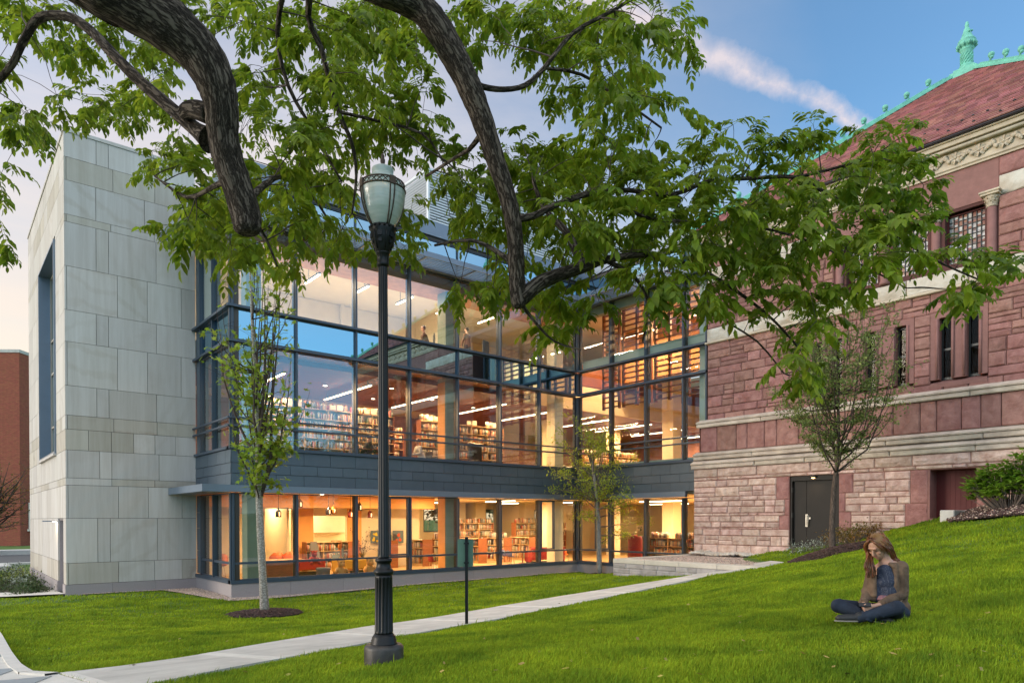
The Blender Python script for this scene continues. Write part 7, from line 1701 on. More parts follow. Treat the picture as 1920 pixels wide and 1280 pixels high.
def armchair(x, y, rz, w, m_, label, z=.361, h=.8, group=None, nm='armchair'):
    t = thing(nm, label, 'armchair', (x, y, z), group); q0 = len(COL.objects)
    parts_ = (('seat', (-w/2+.12, -.35, .18), (w/2-.12, .28, .44)), ('backrest', (-w/2+.05, .22, .2), (w/2-.05, .42, h)), ('armrest', (-w/2, -.36, .08), (-w/2+.13, .3, .6)), ('armrest', (w/2-.13, -.36, .08), (w/2, .3, .6)), ('base', (-w/2+.06, -.3, .0), (w/2-.06, .34, .10)))
    c, s_ = math.cos(rz), math.sin(rz)
    for n_, a, b in parts_:
        mb_ = MB(); mb_.box(a, b, ch=.05 if n_ != 'base' else .01); mb_.v = [(x+v[0]*c-v[1]*s_, y+v[0]*s_+v[1]*c, z+v[2]) for v in mb_.v]; mb_.build(n_, m_ if n_ != 'base' else 'black_leather', t)
armchair(float(onY(1022, 1035, 24.6)[0]), 24.6, PI*.9, 1.9, 'red_fabric', 'deep red two-seat sofa behind the right end of the ground-floor glass', nm='sofa')
armchair(float(onY(1112, 1030, 23.9)[0])+.3, 21.2, -PI/2, .85, 'black_leather', 'dark upright armchair just inside the wing glass by the corner', h=1.35)
armchair(float(onY(590, 1065, 25)[0]), 25.6, PI, 1.2, 'red_fabric', 'low red settee in the children room, left part', h=.62, nm='sofa')
armchair(float(onY(670, 1065, 24.6)[0]), 25.0, PI, 1.5, 'yellow_fabric', 'low mustard yellow settee in the children room', h=.6, nm='sofa')
x = float(onY(606, 1072, 23.7)[0]); t = thing('ottoman', 'round grey ottoman stool close to the glass of the children room', 'ottoman', (x, 23.7, .361)); mb = MB(); mb.lathe([(.2, 0), (.23, .03), (.26, .30), (.27, .33), (.24, .38), (.1, .39)], (x, 23.7, .361), 24); mb.build('seat', 'grey_fabric', t); mb = MB(); mb.lathe([(.19, -.001), (.19, -.0005)], (x, 23.7, .362), 16)
# reception counter of the children room
x0, x1 = float(onY(500, 1060, 24.0)[0]), float(onY(552, 1060, 24.0)[0]); t = thing('service_counter', 'brown timber service counter with orange top in the children room', 'counter', ((x0+x1)/2, 24.2, .361))
mb = MB(); mb.box((x0, 23.9, .361), (x1, 24.5, 1.02), ch=.01); mb.build('counter_front', 'cherry', t); mb = MB(); mb.box((x0-.5, 23.85, 1.021), (x1+.35, 24.6, 1.07), ch=.008); mb.build('counter_top', 'wood_light', t)
for i, u in enumerate((408, 512, 535)):
    xx = float(onY(u, 1040, 25.6)[0]); shell_chair(xx, 25.4, PI, 'orange_plastic', f'orange shell chair behind the service counter, {ordn[i]} from the left', 'orange chairs behind the counter', s=1.15)
# plush animals
def plush(x, y, z, s, m_, label, nm, cat='soft toy', horns=True):
    t = thing(nm, label, cat, (x, y, z)); mb_ = MB(); mb_.ball((x, y, z+.16*s), .16*s, n=12, m=8, sc=(1, .9, 1)); mb_.ball((x, y-.05*s, z+.40*s), .11*s, n=12, m=8, sc=(.9, 1, 1)); mb_.ball((x, y-.16*s, z+.37*s), .06*s, n=10, m=6); mb_.tube([(x, y, z+.25*s), (x, y-.03*s, z+.36*s)], .07*s, 8)
    for q_ in (-1, 1):
        mb_.tube([(x+q_*.07*s, y-.04*s, z+.46*s), (x+q_*.13*s, y-.03*s, z+.50*s)], [.03*s, .015*s], 6); mb_.tube([(x+q_*.12*s, y-.08*s, z+.10*s), (x+q_*.17*s, y-.26*s, z+.05*s)], [.055*s, .05*s], 8); mb_.tube([(x+q_*.13*s, y-.04*s, z+.24*s), (x+q_*.19*s, y-.15*s, z+.16*s)], [.04*s, .03*s], 8)
        if horns: mb_.tube([(x+q_*.035*s, y-.04*s, z+.49*s), (x+q_*.04*s, y-.04*s, z+.57*s)], [.012*s, .018*s], 6)
    mb_.build('body', m_, t); mb_ = MB()
    for q_ in (-1, 1): mb_.ball((x+q_*.045*s, y-.14*s, z+.43*s), .014*s, n=6, m=4)
    mb_.build('eyes', 'joint', t)
plush(float(onY(638, 1065, 23.3)[0]), 23.3, .361, 1.35, 'plush', 'orange-brown plush giraffe sitting on the floor of the children room', 'soft_toy')
plush(float(onY(692, 1060, 23.4)[0]), 23.4, .361, 1.35, 'plush', 'tan plush animal at the second bay of the children room, near the lamp post', 'soft_toy', horns=False)
plush(float(onY(588, 1052, 24.3)[0]), 24.3, .80, 1.1, 'red_fabric', 'red plush toy on the red settee of the children room', 'soft_toy', horns=False)
# art, easel, posters
def picture(u0, v0, u1, v1, Y, cols, label, nm='picture'):
    a = onY(u0, v0, Y); b = onY(u1, v1, Y); t = thing(nm, label, nm, ((a[0]+b[0])/2, Y, b[2])); mb_ = MB(); mb_.box((a[0], Y-.03, b[2]), (b[0], Y, a[2])); mb_.build('panel', cols[0], t); mb_ = MB(); w = b[0]-a[0]; h = a[2]-b[2]
    for i in range(7):
        cx = a[0]+w*br_.uniform(.15, .85); cz = b[2]+h*br_.uniform(.15, .85); r = min(w, h)*br_.uniform(.08, .22); N = 9; mb_.add([(cx+r*math.cos(2*PI*k/N)*br_.uniform(.6, 1.2), Y-.034-.001*i, cz+r*math.sin(2*PI*k/N)*br_.uniform(.6, 1.3)) for k in range(N)], [tuple(range(N))], i % 2)
    mb_.build('paint_marks', list(cols[1:]), t)
mat('paint_blue', (.12, .16, .18), .7); mat('paint_yellow', (.75, .50, .03), .6); mat('paint_red', (.55, .08, .03), .6); mat('paint_dark', (.05, .04, .05), .6); mat('paint_purple', (.25, .04, .10), .6)
picture(695, 994, 712, 1017, 27.5, ('paint_blue', 'paint_yellow', 'paint_yellow'), 'grey and yellow painting on the back wall left of the lamp post', 'painting')
picture(736, 994, 756, 1017, 27.5, ('paint_blue', 'paint_red', 'paint_dark'), 'grey painting with red patches on the back wall right of the lamp post', 'painting')
picture(1027, 966, 1037, 982, 30.9, ('paint_dark', 'paint_red', 'paper'), 'dark poster on the far wall in the narrow sash near the inner corner', 'poster')
picture(1020, 975, 1026, 984, 30.9, ('paint_purple', 'paper', 'paint_purple'), 'small purple notice beside the dark poster', 'poster')
picture(828, 1042, 838, 1062, 24.9, ('paint_dark', 'paint_red', 'paint_yellow'), 'black floor poster with red and yellow swirls left of the green column', 'poster')
x = float(onY(592, 1030, 26.6)[0]); t = thing('easel', 'dark folding easel board in front of the kitchen doorway', 'easel', (x, 26.6, .361)); mb = MB()
mb.add([(x-.28, 26.45, .45), (x+.28, 26.45, .45), (x+.05, 26.62, 1.6), (x-.22, 26.62, 1.6), (x-.28, 26.47, .45), (x+.28, 26.47, .45), (x+.05, 26.64, 1.6), (x-.22, 26.64, 1.6)], [(0, 1, 2, 3), (7, 6, 5, 4), (0, 4, 5, 1), (1, 5, 6, 2), (2, 6, 7, 3), (3, 7, 4, 0)]); mb.build('board', 'grey_fabric', t)
mb = MB(); [mb.tube([(x+q_, 26.65, 1.55), (x+q_*1.8, 26.95, .361)], .015, 6) for q_ in (-.12, .12)]; mb.build('rear_legs', 'cherry', t)
x = float(onY(632, 1030, 27.0)[0]); t = thing('chalkboard', 'slanted grey display board right of the easel', 'board', (x, 27.0, .361)); mb = MB(); mb.add([(x-.3, 26.85, .7), (x+.25, 26.85, .7), (x+.3, 27.0, 1.3), (x-.2, 27.0, 1.3), (x-.3, 26.87, .7), (x+.25, 26.87, .7), (x+.3, 27.02, 1.3), (x-.2, 27.02, 1.3)], [(0, 1, 2, 3), (7, 6, 5, 4), (0, 4, 5, 1), (1, 5, 6, 2), (2, 6, 7, 3), (3, 7, 4, 0)]); mb.build('board', 'paint_blue', t)
mb = MB(); [mb.tube([(x+q_, 27.0, 1.0), (x+q_, 27.1, .361)], .015, 6) for q_ in (-.2, .2)]; mb.build('stand', 'cherry', t)
# twig display with tiny dark leaves
x = float(onY(680, 1000, 27.0)[0]); t = thing('twig_display', 'tall spray of bare twigs with dark paper leaves in a pot before the wall', 'dried branches', (x, 27.0, .361)); mb = MB(); mb.lathe([(.13, 0), (.16, .3), (.14, .32), (.05, .3)], (x, 27.0, .361), 16); mb.build('pot', 'paint_dark', t); mb = MB(); ml = MB()
for i in range(26):
    a = br_.uniform(-.9, .9); e = np.array([x+a*1.0, 27.0+br_.uniform(-.25, .25), br_.uniform(1.2, 2.35)-abs(a)*.3]); s_ = np.array([x, 27.0, .66]); P = bez(s_, s_+np.array([a*.2, 0, .8]), e, 6); mb.tube(list(P), list(np.linspace(.006, .003, 6)), 4, cap=False)
    for k in (2, 3, 4, 5): q_ = P[k]+np.array([br_.uniform(-.06, .06), br_.uniform(-.03, .03), br_.uniform(-.05, .05)]); ml.add([q_, q_+np.array([.03, 0, .02]), q_+np.array([.01, .01, .05]), q_+np.array([-.02, 0, .03])], [(0, 1, 2, 3)])
mb.build('twigs', 'twig', t); ml.build('leaves', 'paint_dark', t)
# red bin behind the wing glass
p = onX(1191, 1030, 24.2); x, y = 24.2, float(p[1]); t = thing('return_bin', 'tall bright red cylinder bin behind the wing glass', 'bin', (x, y, .361)); mb = MB(); mb.lathe([(.30, 0), (.32, .03), (.32, 1.25), (.28, 1.36), (.12, 1.43)], (x, y, .361), 28); mb.build('body', 'red_fabric', t); mb = MB(); mb.tube([(x-.10, y, 1.77), (x-.10, y, 1.92), (x+.10, y, 1.92), (x+.10, y, 1.77)], .015, 6); mb.build('handle', 'chrome', t)
picture(1193, 984, 1205, 995, 29.8, ('paper', 'paint_blue', 'leaf_dark'), 'small framed picture on the cream wall behind the wing glass', 'picture')
# desks and tables by the windows of the middle storey
def desk(x, y, w, d, z, h, label, m_='cherry', group='reading tables'):
    t = thing('reading_table', label, 'table', (x, y, z), group); mb_ = MB(); mb_.box((x-w/2, y-d/2, z+h-.03), (x+w/2, y+d/2, z+h), ch=.008); mb_.build('table_top', m_, t)
    for sx_, sy_ in ((-1, -1), (1, -1), (1, 1), (-1, 1)): mb_ = MB(); mb_.box((x+sx_*(w/2-.05)-.02, y+sy_*(d/2-.05)-.02, z), (x+sx_*(w/2-.05)+.02, y+sy_*(d/2-.05)+.02, z+h-.031)); mb_.build('leg', m_, t)
desk(12.45, 23.55, 1.5, .6, 4.43, .74, 'reading table at the glass between the seated dark readers'); desk(26.2, 20.3, 1.6, .9, 4.43, .74, 'pale timber table low in the wing glass', 'shelf_wood'); desk(28.5, 18.2, 1.6, .9, 4.43, .74, 'second pale table deeper inside the wing', 'shelf_wood')
armchair(float(onY(897, 840, 23.6)[0]), 23.5, .1, .85, 'black_leather', 'large dark brown armchair seen from behind, right of the green column', z=4.43, h=1.38)
armchair(float(onY(1050, 830, 23.6)[0]), 23.4, .3, .9, 'black_leather', 'dark armchair low in the last bay before the inner corner', z=4.43, h=1.15)
# desk and screen, board on the top storey
picture(905, 545, 990, 640, 28.5, ('plaster_white', 'paper', 'paper'), 'large pale pin board on the top-storey back wall', 'pin_board')
x = float(onY(1005, 660, 24.6)[0]); desk(x, 24.6, 1.8, .8, 9.16, .74, 'desk with a monitor on the top storey', 'shelf_wood')
t = thing('monitor', 'flat grey monitor on the top-storey desk', 'monitor', (x, 24.5, 9.9)); mb = MB(); mb.box((x-.35, 24.48, 10.02), (x+.35, 24.52, 10.42), ch=.01); mb.build('screen_case', 'grey_fabric', t); mb = MB(); mb.box((x-.03, 24.5, 9.905), (x+.03, 24.54, 10.02)); mb.box((x-.14, 24.42, 9.901), (x+.14, 24.6, 9.912)); mb.build('stand', 'grey_fabric', t)
# ------------------------------------------------------------------ people
def fuse(name, shapes, voxel, matn, parent, sm=2, mats=None):
    """capsules and ellipsoids melted into one continuous surface"""
    b = MB()
    for s in shapes:
        if s[0] == 'c':
            _, p, q, r0, r1 = s; p = np.array(p, float); q = np.array(q, float); n = 7; P = [p+(q-p)*k/n for k in range(n+1)]; b.tube(P, list(np.linspace(r0, r1, n+1)), 14); b.ball(p, r0*1.0, n=14, m=10); b.ball(q, r1*1.0, n=14, m=10)
        elif s[0] == 'e':
            _, c, ax = s; st = len(b.v); b.ball((0, 0, 0), 1, n=20, m=14); M_ = np.array(ax)
            for i in range(st, len(b.v)): b.v[i] = tuple(np.array(c)+np.array(b.v[i])@M_)
    me = bpy.data.meshes.new(name); me.from_pydata(b.v, [], b.f); me.update(); o = bpy.data.objects.new('tmp', me); COL.objects.link(o)
    m_ = o.modifiers.new('r', 'REMESH'); m_.mode = 'VOXEL'; m_.voxel_size = voxel; m_.use_smooth_shade = True
    if sm: s_ = o.modifiers.new('s', 'SMOOTH'); s_.iterations = sm; s_.factor = .5
    bpy.context.view_layer.update(); dg = bpy.context.evaluated_depsgraph_get(); m2 = bpy.data.meshes.new_from_object(o.evaluated_get(dg)); bpy.data.objects.remove(o); m2.name = name; m2.materials.clear(); m2.materials.append(MATS[matn])
    m2.polygons.foreach_set('use_smooth', [True]*len(m2.polygons)); q = bpy.data.objects.new(name, m2); COL.objects.link(q)
    if parent is not None: q.parent = parent; q.matrix_parent_inverse = Matrix.Translation(-Vector(world_loc(parent)))
    return q
m = mat('skin', (.50, .27, .185), .5, var=.06, vscale=9); m.node_tree.nodes['Principled BSDF'].inputs['Subsurface Weight'].default_value = .08
mat('lip', (.42, .14, .12), .45); mat('eye_dark', (.03, .02, .015), .3); mat('hair_auburn', (.10, .035, .014), .42, island=.45, col2=(.26, .10, .035), vscale=5); mat('denim', (.006, .010, .022), .85, col2=(.016, .027, .05), vscale=9, bump=.004, bscale=28); mat('suede', (.08, .046, .028), .9, col2=(.19, .12, .075), vscale=10, bump=.006, bscale=22)
mat('shoe_dark', (.02, .02, .022), .6); mat('sole_white', (.22, .20, .18), .7); mat('phone_black', (.01, .01, .012), .15)
# patterned blouse: navy with small pale diamonds, flowered pink hem
m = mat('blouse', (.02, .028, .055), .8); t_ = m.node_tree; p_ = t_.nodes['Principled BSDF']; g_ = nn(t_, 'ShaderNodeTexCoord'); vv = nn(t_, 'ShaderNodeTexVoronoi', i_Scale=95.0, i_Randomness=.25); t_.links.new(g_.outputs['Object'], vv.inputs['Vector'])
rp = nn(t_, 'ShaderNodeValToRGB'); rp.color_ramp.elements[0].position = .20; rp.color_ramp.elements[1].position = .30; rp.color_ramp.elements[0].color = (.15, .15, .19, 1); rp.color_ramp.elements[1].color = (.02, .028, .055, 1); t_.links.new(vv.outputs['Distance'], rp.inputs[0]); t_.links.new(rp.outputs[0], p_.inputs['Base Color'])
mat('blouse_hem', (.40, .16, .15), .8, col2=(.05, .05, .10), vscale=45)
gp = ghit(1645, 1166); gd = proj(gp)[2]; gk = gd/FPX/5.82
RVv = np.array([_r[0], _r[1], 0]); TVv = CP-gp; TVv /= np.linalg.norm(TVv); UPv = np.array([0, 0, 1.]); uB = proj(gp)[0]; xB = (uB-1540)*5.82
def G(x, y, d=0.0): return gp+RVv*(x-xB)*gk+UPv*(1195-y)*gk+TVv*d
girl = thing('person', 'woman with long auburn hair in brown jacket and jeans sitting cross-legged with a phone', 'person', tuple(gp))
def Bs(x, y, d): return np.array([x*RVv[i]+y*0+d*TVv[i] for i in range(3)])+UPv*y
fd = unit(RVv*-.55+TVv*.52+UPv*-.72); fs = unit(np.cross(fd, UPv)); fup = np.cross(fs, fd)    # fs: towards her... screen side
if fs@RVv < 0: fs = -fs
fup = unit(np.cross(fs, fd)); fup = fup if fup[2] > 0 else -fup
HC = G(612, 375, .03)
def H(s, u, f): return HC+fs*s+fup*u+fd*f
bd = unit(RVv*-.50+TVv*.86); bs_ = unit(np.cross(bd, UPv)); bs_ = bs_ if bs_@RVv > 0 else -bs_      # chest direction, her left
pelv = G(770, 1085, -.02); ch_ = G(715, 720, .0); nk = G(705, 560, -.01); nk2 = G(665, 500, .0)
shL = G(868, 600, .05); shR = G(560, 640, -.10); elL = G(885, 880, .06); elR = G(497, 880, -.03); wrL = G(640, 1010, .25); wrR = G(462, 990, .13); haL = G(545, 1030, .28); haR = G(470, 1035, .22)
hipL = G(800, 1100, .02); hipR = G(700, 1100, -.08); knL = G(815, 1045, .32); knR = G(185, 1015, .02); anL = G(420, 1150, .30); anR = G(560, 1150, .18); toL = G(215, 1148, .26); toR = G(720, 1175, .26)
ell = lambda c, a, b, c3, A_=None, B_=None, C_=None: ('e', c, np.array([np.array(A_)*a, np.array(B_)*b, np.array(C_)*c3]))
# head, neck, hands (bare skin) and the whole body under the clothes as one surface
S_ = [ell(H(0, .02, -.005), .072, .098, .088, fs, fup, fd), ell(H(0, -.045, .03), .054, .062, .056, fs, fup, fd), ell(H(0, -.088, .052), .024, .02, .024, fs, fup, fd), ('c', H(0, .02, .082), H(0, -.022, .103), .009, .013), ell(H(0, -.024, .101), .016, .010, .011, fs, fup, fd),
      ell(H(.034, -.022, .060), .022, .02, .016, fs, fup, fd), ell(H(-.034, -.022, .060), .022, .02, .016, fs, fup, fd), ell(H(0, .035, .078), .045, .010, .010, fs, fup, fd), ell(H(.074, -.005, -.01), .009, .026, .016, fs, fup, fd), ell(H(-.074, -.005, -.01), .009, .026, .016, fs, fup, fd),
      ('c', H(0, -.05, -.03), nk, .050, .055), ('c', nk, ch_, .07, .10), ell(ch_, .125, .12, .085, bs_, UPv, bd), ell(G(745, 900, .0), .115, .13, .08, bs_, UPv, bd), ell(pelv, .14, .09, .11, bs_, UPv, bd),
      ('c', nk, shL, .05, .045), ('c', nk, shR, .05, .045), ('c', shL, elL, .044, .034), ('c', elL, wrL, .033, .023), ('c', shR, elR, .044, .034), ('c', elR, wrR, .033, .023),
      ('c', hipL, knL, .075, .055), ('c', hipR, knR, .075, .055), ('c', knL, anL, .052, .034), ('c', knR, anR, .052, .034), ('c', anL, toL, .033, .028), ('c', anR, toR, .033, .028)]
def hand(w_, h_, phone, s_side):
    out = []; d = unit(h_-w_); n_ = unit(np.cross(d, phone-h_)); sd2 = unit(np.cross(n_, d)); palm = h_+d*.015
    out.append(('c', w_, h_, .022, .020)); out.append(ell(palm, .036, .040, .013, sd2, d, n_))
    for k, (o_, L_) in enumerate(((-.026, .030), (-.009, .036), (.008, .034), (.024, .026))):
        b0 = palm+sd2*o_+d*.034; b1 = b0+d*L_*.9+(phone-b0)*.15; b2 = b1+unit(phone-b1)*L_*.8; out += [('c', b0-d*.02, b0, .0095, .0090), ('c', b0, b1, .0090, .0082), ('c', b1, b2, .0082, .0068)]
    tb = palm-sd2*.034-d*.01; t1 = tb-sd2*.016+d*.022+(phone-tb)*.15; t2 = t1+unit(phone-t1)*.026+d*.008; out += [('c', tb, t1, .0115, .0095), ('c', t1, t2, .0095, .0078)]
    return out
phn = G(478, 1012, .30)
S_ += hand(wrL, haL, phn, 1)+hand(wrR, haR, phn, -1)
fuse('body', S_, .0046, 'skin', girl, 2)
mb = MB()
for q in (-1, 1):
    mb.obox(H(q*.029, .012, .0835), fs*.0135, fup*.0022, fd*.003); mb.obox(H(q*.030, .031, .0865), fs*.016, fup*.0025, fd*.002)
mb.build('lashes_and_brows', 'eye_dark', girl)
mb = MB(); st = len(mb.v); mb.ball((0, 0, 0), 1, n=12, m=8); Mx = np.array([fs*.020, fup*.0065, fd*.006])
for i in range(len(mb.v)): mb.v[i] = tuple(H(0, -.052, .083)+np.array(mb.v[i])@Mx)
mb.build('lips', 'lip', girl)
# clothes
J = [ell(pelv-UPv*.0, .158, .105, .125, bs_, UPv, bd), ('c', pelv, hipL, .115, .10), ('c', pelv, hipR, .115, .10), ('c', hipL, knL, .098, .070), ('c', hipR, knR, .096, .068), ('c', knL, anL, .068, .043), ('c', knR, anR, .066, .043), ell(knL, .075, .070, .072, RVv, UPv, TVv), ell(knR, .070, .066, .068, RVv, UPv, TVv)]
rj = random.Random(4)
for (p, q, r_) in ((knL, anL, .052), (hipL, knL, .07), (knR, anR, .05), (hipR, knR, .07)):   # folds
    for k in range(5):
        tt = rj.uniform(.1, .95); c = p+(q-p)*tt; a = unit(np.cross(q-p, np.array([rj.gauss(0, 1), rj.gauss(0, 1), rj.gauss(0, 1)]))); b2 = unit(np.cross(q-p, a)); J.append(('c', c+a*r_*.92+b2*.02, c+b2*r_*.92+a*.02+unit(q-p)*.04, .012, .008))
fuse('jeans', J, .007, 'denim', girl, 2)
Bl = [('c', G(640, 625, .045), G(675, 760, .06), .030, .06), ('c', G(800, 600, .03), G(770, 740, .06), .032, .06), ('c', G(600, 760, .03), G(600, 930, .04), .04, .045), ('c', G(790, 760, .05), G(800, 930, .05), .05, .05), ('c', G(690, 640, .05), G(722, 760, .055), .065, .085), ell(G(700, 740, .06), .085, .12, .05, bs_, UPv, bd), ell(G(712, 860, .05), .10, .12, .075, bs_, UPv, bd), ell(G(715, 930, .05), .105, .06, .085, bs_, UPv, bd)]
fuse('blouse', Bl, .006, 'blouse', girl, 3)
fuse('blouse_hem', [ell(G(700, 950, .055), .118, .030, .100, bs_, UPv, bd), ell(G(700, 925, .055), .112, .028, .092, bs_, UPv, bd)], .006, 'blouse_hem', girl, 2)
Jk = [('c', shL, elL, .064, .052), ('c', elL, wrL-(wrL-elL)*.06, .052, .038), ('c', shR, elR, .060, .048), ('c', elR, wrR-(wrR-elR)*.06, .048, .036), ell(shL, .068, .062, .062, RVv, UPv, TVv), ell(shR, .064, .06, .06, RVv, UPv, TVv),
      ('c', nk+bd*-.035-UPv*.03, shL-UPv*.005, .055, .060), ('c', nk+bd*-.035-UPv*.03, shR, .055, .056), ell(ch_-bd*.045, .145, .17, .075, bs_, UPv, bd), ell(G(800, 900, -.05), .12, .16, .075, bs_, UPv, bd), ell(G(845, 1030, -.03), .105, .09, .08, bs_, UPv, bd),
      # open fronts of the jacket
      ('c', G(800, 590, .085), G(795, 760, .115), .030, .034), ('c', G(795, 760, .115), G(790, 930, .10), .034, .04), ('c', G(850, 640, .06), G(850, 860, .07), .062, .062), ('c', G(800, 600, .05), G(830, 900, .06), .05, .06), ('c', G(560, 700, .03), G(560, 930, .04), .036, .04), ('c', G(575, 700, .05), G(572, 900, .07), .022, .028),
      ('c', G(880, 960, .02), G(950, 1080, .0), .04, .022), ('c', G(860, 1000, .05), G(925, 1100, .05), .03, .016), ('c', G(755, 565, .06), G(800, 640, .10), .020, .024)]
for (p, q, r_) in ((shL, elL, .055), (elL, wrL, .044), (elR, wrR, .04), (shR, elR, .05)):
    for k in range(7):
        tt = rj.uniform(.15, .95); c = p+(q-p)*tt; a = unit(np.cross(q-p, np.array([rj.gauss(0, 1), rj.gauss(0, 1), rj.gauss(0, 1)]))); b2 = unit(np.cross(q-p, a)); Jk.append(('c', c+a*r_*.95+b2*.01, c+b2*r_*.95+a*.02+unit(q-p)*.03, .011, .007))
fuse('jacket', Jk, .006, 'suede', girl, 2)
fuse('collar', [('c', G(748, 565, .07), G(790, 600, .10), .018, .02), ('c', G(790, 600, .10), G(835, 570, .06), .02, .018), ('c', G(748, 565, .07), G(800, 540, -.02), .017, .017)], .005, 'suede', girl, 1)
for (a_, t2) in ((anL, toL), (anR, toR)):
    d = unit(t2-a_); s_ = fuse('shoe', [('c', a_+d*.01, t2, .037, .033), ell((a_+t2)/2+d*.01, .115, .036, .042, d, UPv, unit(np.cross(d, UPv))), ('c', a_-d*.02, a_+UPv*.02, .04, .036)], .006, 'shoe_dark', girl, 2)
    mb = MB(); sd3 = unit(np.cross(d, UPv)); c = (a_+t2)/2+d*.012; N = 22; ring = [c+d*.118*math.cos(2*PI*k/N)+sd3*.036*math.sin(2*PI*k/N)*(1-.12*math.cos(2*PI*k/N)) for k in range(N)]; o_ = UPv*-.030
    mb.add([r_+o_ for r_ in ring]+[r_+o_+UPv*.012 for r_ in ring], [tuple(range(N)), tuple(reversed(range(N, 2*N)))]+[(k, (k+1) % N, N+(k+1) % N, N+k) for k in range(N)]); q = mb.build('sole', 'sole_white', girl)
# hair: cap plus long waved locks
fuse('hair_cap', [ell(H(0, .036, -.022), .086, .094, .090, fs, fup, fd), ell(H(0, -.03, -.05), .080, .09, .055, fs, fup, fd)], .006, 'hair_auburn', girl, 2)
mb = MB(); rh = random.Random(6)
def lock(p0, pts, r): 
    P = [p0]+pts; P = [np.array(p) for p in P]; out = []; n = len(P)
    for i in range(n-1):
        a0 = P[max(i-1, 0)]; a1 = P[i]; a2 = P[i+1]; a3 = P[min(i+2, n-1)]
        for k in range(4): t2 = k/4; out.append(.5*((2*a1)+(-a0+a2)*t2+(2*a0-5*a1+4*a2-a3)*t2**2+(-a0+3*a1-3*a2+a3)*t2**3))
    out.append(P[-1]); m_ = len(out); mb.tube(out, [r*(1-.75*(k/(m_-1))**2) for k in range(m_)], 5, cap=False)
for i in range(150):      # screen-left side, falling forward over her right shoulder
    a = rh.uniform(-.15, 1); j = lambda s: rh.gauss(0, s)
    top = H(-.012+j(.01)-.03*a, .112+j(.006)-.012*a, .028-.09*a+j(.01)); side = H(-.088+j(.004), .03+j(.012), .045-.08*a); jaw = H(-.086+j(.007), -.06+j(.012), .055-.07*a)
    x_ = 490+90*rh.random(); lock(top, [side, jaw, G(x_-10+j(8), 580+j(10), .05+.06*a+j(.012)), G(x_+12*math.sin(i), 640, .07+.05*a+j(.012)), G(x_+j(12), 690+28*rh.random(), .08+.05*a+j(.01))], .0062)
for i in range(150):      # screen-right side, behind her left shoulder and down the back
    a = rh.random(); j = lambda s: rh.gauss(0, s)
    top = H(-.008+j(.01)+.035*a, .113+j(.006)-.010*a, .020-.09*a+j(.01)); side = H(.087+j(.004), .035+j(.012), .035-.09*a); jaw = H(.090+j(.006), -.04+j(.012), .0-.07*a)
    lock(top, [side, jaw, G(770+35*a+j(8), 480+j(8), -.02-.02*a), G(800+40*a+j(12), 530+j(8), -.03-.03*a+j(.01)), G(800+50*a+j(16), 610+80*rh.random(), -.07+j(.015))], .0062)
for i in range(46):      # fringe swept from the parting
    s = 1 if i % 2 else -1; j = lambda q: rh.gauss(0, q)
    lock(H(-.01+j(.006), .112+j(.004), .034+j(.004)), [H(s*.045-.004, .088+j(.005), .068), H(s*.078, .03+j(.01), .052+j(.006)), H(s*.088, -.03, .03)], .0058)
mb.build('hair', 'hair_auburn', girl)
# the phone is a thing of its own
t = thing('mobile_phone', 'small dark phone held in both hands by the seated woman', 'phone', tuple(phn)); mb = MB(); pd = unit(RVv*.9+TVv*.25); pu = unit(UPv*.45+TVv*-.55+RVv*-.1); pn = unit(np.cross(pd, pu)); mb.obox(phn, pd*.052, pu*.026, pn*.004); mb.build('case', 'phone_black', t); mb = MB(); mb.obox(phn+pn*(.0045 if pn@UPv > 0 else -.0045), pd*.047, pu*.023, pn*.0006); mb.build('screen', 'shoe_dark', t)

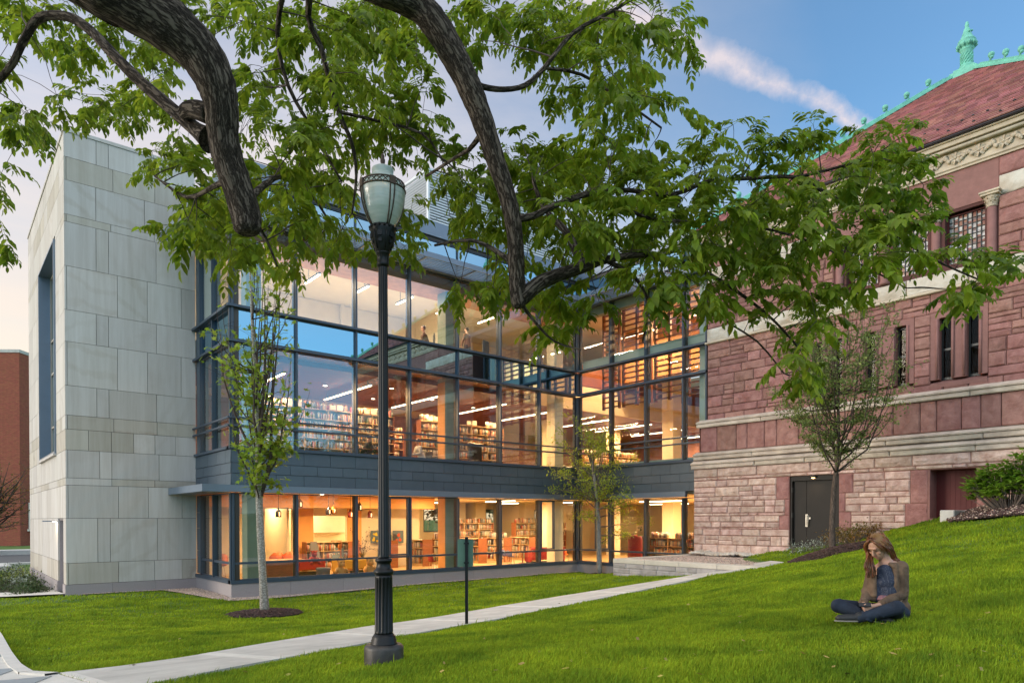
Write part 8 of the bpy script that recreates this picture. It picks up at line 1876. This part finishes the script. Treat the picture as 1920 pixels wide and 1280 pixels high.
# readers inside, simpler figures
mat('cloth_black', (.02, .018, .02), .9); mat('cloth_white', (.55, .52, .48), .9); mat('cloth_brown', (.14, .07, .04), .9); mat('hair_dark', (.03, .015, .01), .6)
def sitter(x, y, z, rz, top, legs, label, stand=False, lean=.12):
    t = thing('person', label, 'person', (x, y, z)); c, s_ = math.cos(rz), math.sin(rz)
    P = lambda a, b, h: np.array([x+a*c-b*s_, y+a*s_+b*c, z+h])   # b: forward
    sh = .46 if not stand else .92; tr = sh+.52; L = lean
    hd = P(0, L+.05, tr+.24)
    body = [('e', hd, np.eye(3)*np.array([.078, .092, .115])), ('c', hd, P(0, L, tr+.05), .05, .055), ('c', P(0, 0, sh), P(0, L, tr-.1), .13, .12)]
    for q in (-1, 1):
        S1, E1, W1_ = P(q*.18, L, tr-.02), P(q*.24, L+.08, tr-.30), P(q*.10, L+.34, tr-.32)
        if stand: W1_ = P(q*.22, L+.15, tr-.48)
        body += [('c', P(0, L, tr), S1, .06, .05), ('c', S1, E1, .045, .035), ('c', E1, W1_, .034, .024), ('c', W1_, W1_+(W1_-E1)*.3, .026, .02)]
        if stand: body += [('c', P(q*.09, 0, sh), P(q*.1, .02, .5), .085, .055), ('c', P(q*.1, .02, .5), P(q*.1, 0, .08), .055, .04), ('c', P(q*.1, -.02, .05), P(q*.11, .16, .04), .04, .035)]
        else: body += [('c', P(q*.09, 0, sh), P(q*.11, .44, sh), .085, .06), ('c', P(q*.11, .44, sh), P(q*.11, .42, .08), .055, .04), ('c', P(q*.11, .40, .05), P(q*.12, .58, .04), .04, .035)]
    fuse('body', body, .018, 'skin', t, 2)
    fuse('shirt', [('c', P(0, 0, sh+.02), P(0, L, tr-.1), .15, .145)]+[('c', P(0, L, tr-.01), P(q*.18, L, tr-.02), .075, .065) for q in (-1, 1)]+[('c', P(q*.18, L, tr-.02), P(q*.24, L+.08, tr-.30), .06, .05) for q in (-1, 1)]+[('c', P(q*.24, L+.08, tr-.30), (P(q*.10, L+.34, tr-.32) if not stand else P(q*.22, L+.15, tr-.48)), .05, .036) for q in (-1, 1)], .02, top, t, 2)
    if stand: fuse('trousers', [('c', P(0, 0, sh+.03), P(0, 0, sh-.05), .15, .14)]+[('c', P(q*.09, 0, sh), P(q*.1, .02, .5), .10, .07) for q in (-1, 1)]+[('c', P(q*.1, .02, .5), P(q*.1, 0, .12), .07, .055) for q in (-1, 1)], .02, legs, t, 2)
    else: fuse('trousers', [('c', P(0, 0, sh+.02), P(0, .05, sh-.02), .15, .13)]+[('c', P(q*.09, 0, sh), P(q*.11, .44, sh), .10, .075) for q in (-1, 1)]+[('c', P(q*.11, .44, sh), P(q*.11, .42, .12), .07, .055) for q in (-1, 1)], .02, legs, t, 2)
    fuse('hair', [('e', hd+np.array([0, 0, .03])-(P(0, .03, 0)-P(0, 0, 0)), np.eye(3)*np.array([.088, .095, .105]))], .018, 'hair_dark', t, 1)
def plain_chair(x, y, z, rz, label, m_='black_leather', h=.85):
    t = thing('reading_chair', label, 'chair', (x, y, z), 'reading chairs'); c, s_ = math.cos(rz), math.sin(rz)
    def bx(n, a, b, ch): q = MB(); q.box(a, b, ch=ch); q.v = [(x+v[0]*c-v[1]*s_, y+v[0]*s_+v[1]*c, z+v[2]) for v in q.v]; q.build(n, m_, t)
    bx('seat', (-.24, -.22, .40), (.24, .26, .45), .02); bx('backrest', (-.23, -.28, .5), (.23, -.23, h), .02)
    for a, b in ((-.22, -.25), (.18, -.25), (-.22, .2), (.18, .2)): bx('leg', (a, b, 0), (a+.04, b+.04, .399 if b > 0 else h-.1), .005)
xa = float(onY(682, 830, 23.5)[0]); xb = float(onY(783, 830, 23.5)[0])
plain_chair(xa-.05, 23.55, 4.43, -PI/2, 'dark chair under the reader left of the middle-storey table'); sitter(xa, 23.55, 4.43, -PI/2, 'cloth_black', 'cloth_black', 'dark-clothed reader leaning on a table behind the middle-storey rail', lean=.22)
plain_chair(xb+.35, 23.6, 4.43, PI/2, 'dark chair under the white-shirted reader beside the red-ended bookcase'); sitter(xb+.3, 23.6, 4.43, PI/2, 'cloth_white', 'cloth_black', 'reader in a white top and dark trousers seated behind the middle-storey rail', lean=.2)
xc = float(onY(797, 620, 24.0)[0]); plain_chair(xc+.15, 24.0, 9.16, PI/2*.6, 'grey high-backed chair of the seated figure on the top storey', 'grey_fabric', 1.0); sitter(xc+.1, 24.0, 9.16, PI/2*.6, 'cloth_brown', 'cloth_black', 'figure seated in a chair behind the top-storey glass')
xd = float(onY(882, 650, 24.2)[0]); plain_chair(xd+.2, 23.7, 9.16, PI*.1, 'empty grey high-backed chair beside the standing figure', 'grey_fabric', 1.05); sitter(xd, 24.4, 9.16, PI*.1, 'cloth_brown', 'cloth_black', 'long-haired figure standing with back turned behind the top-storey glass', stand=True, lean=.02)
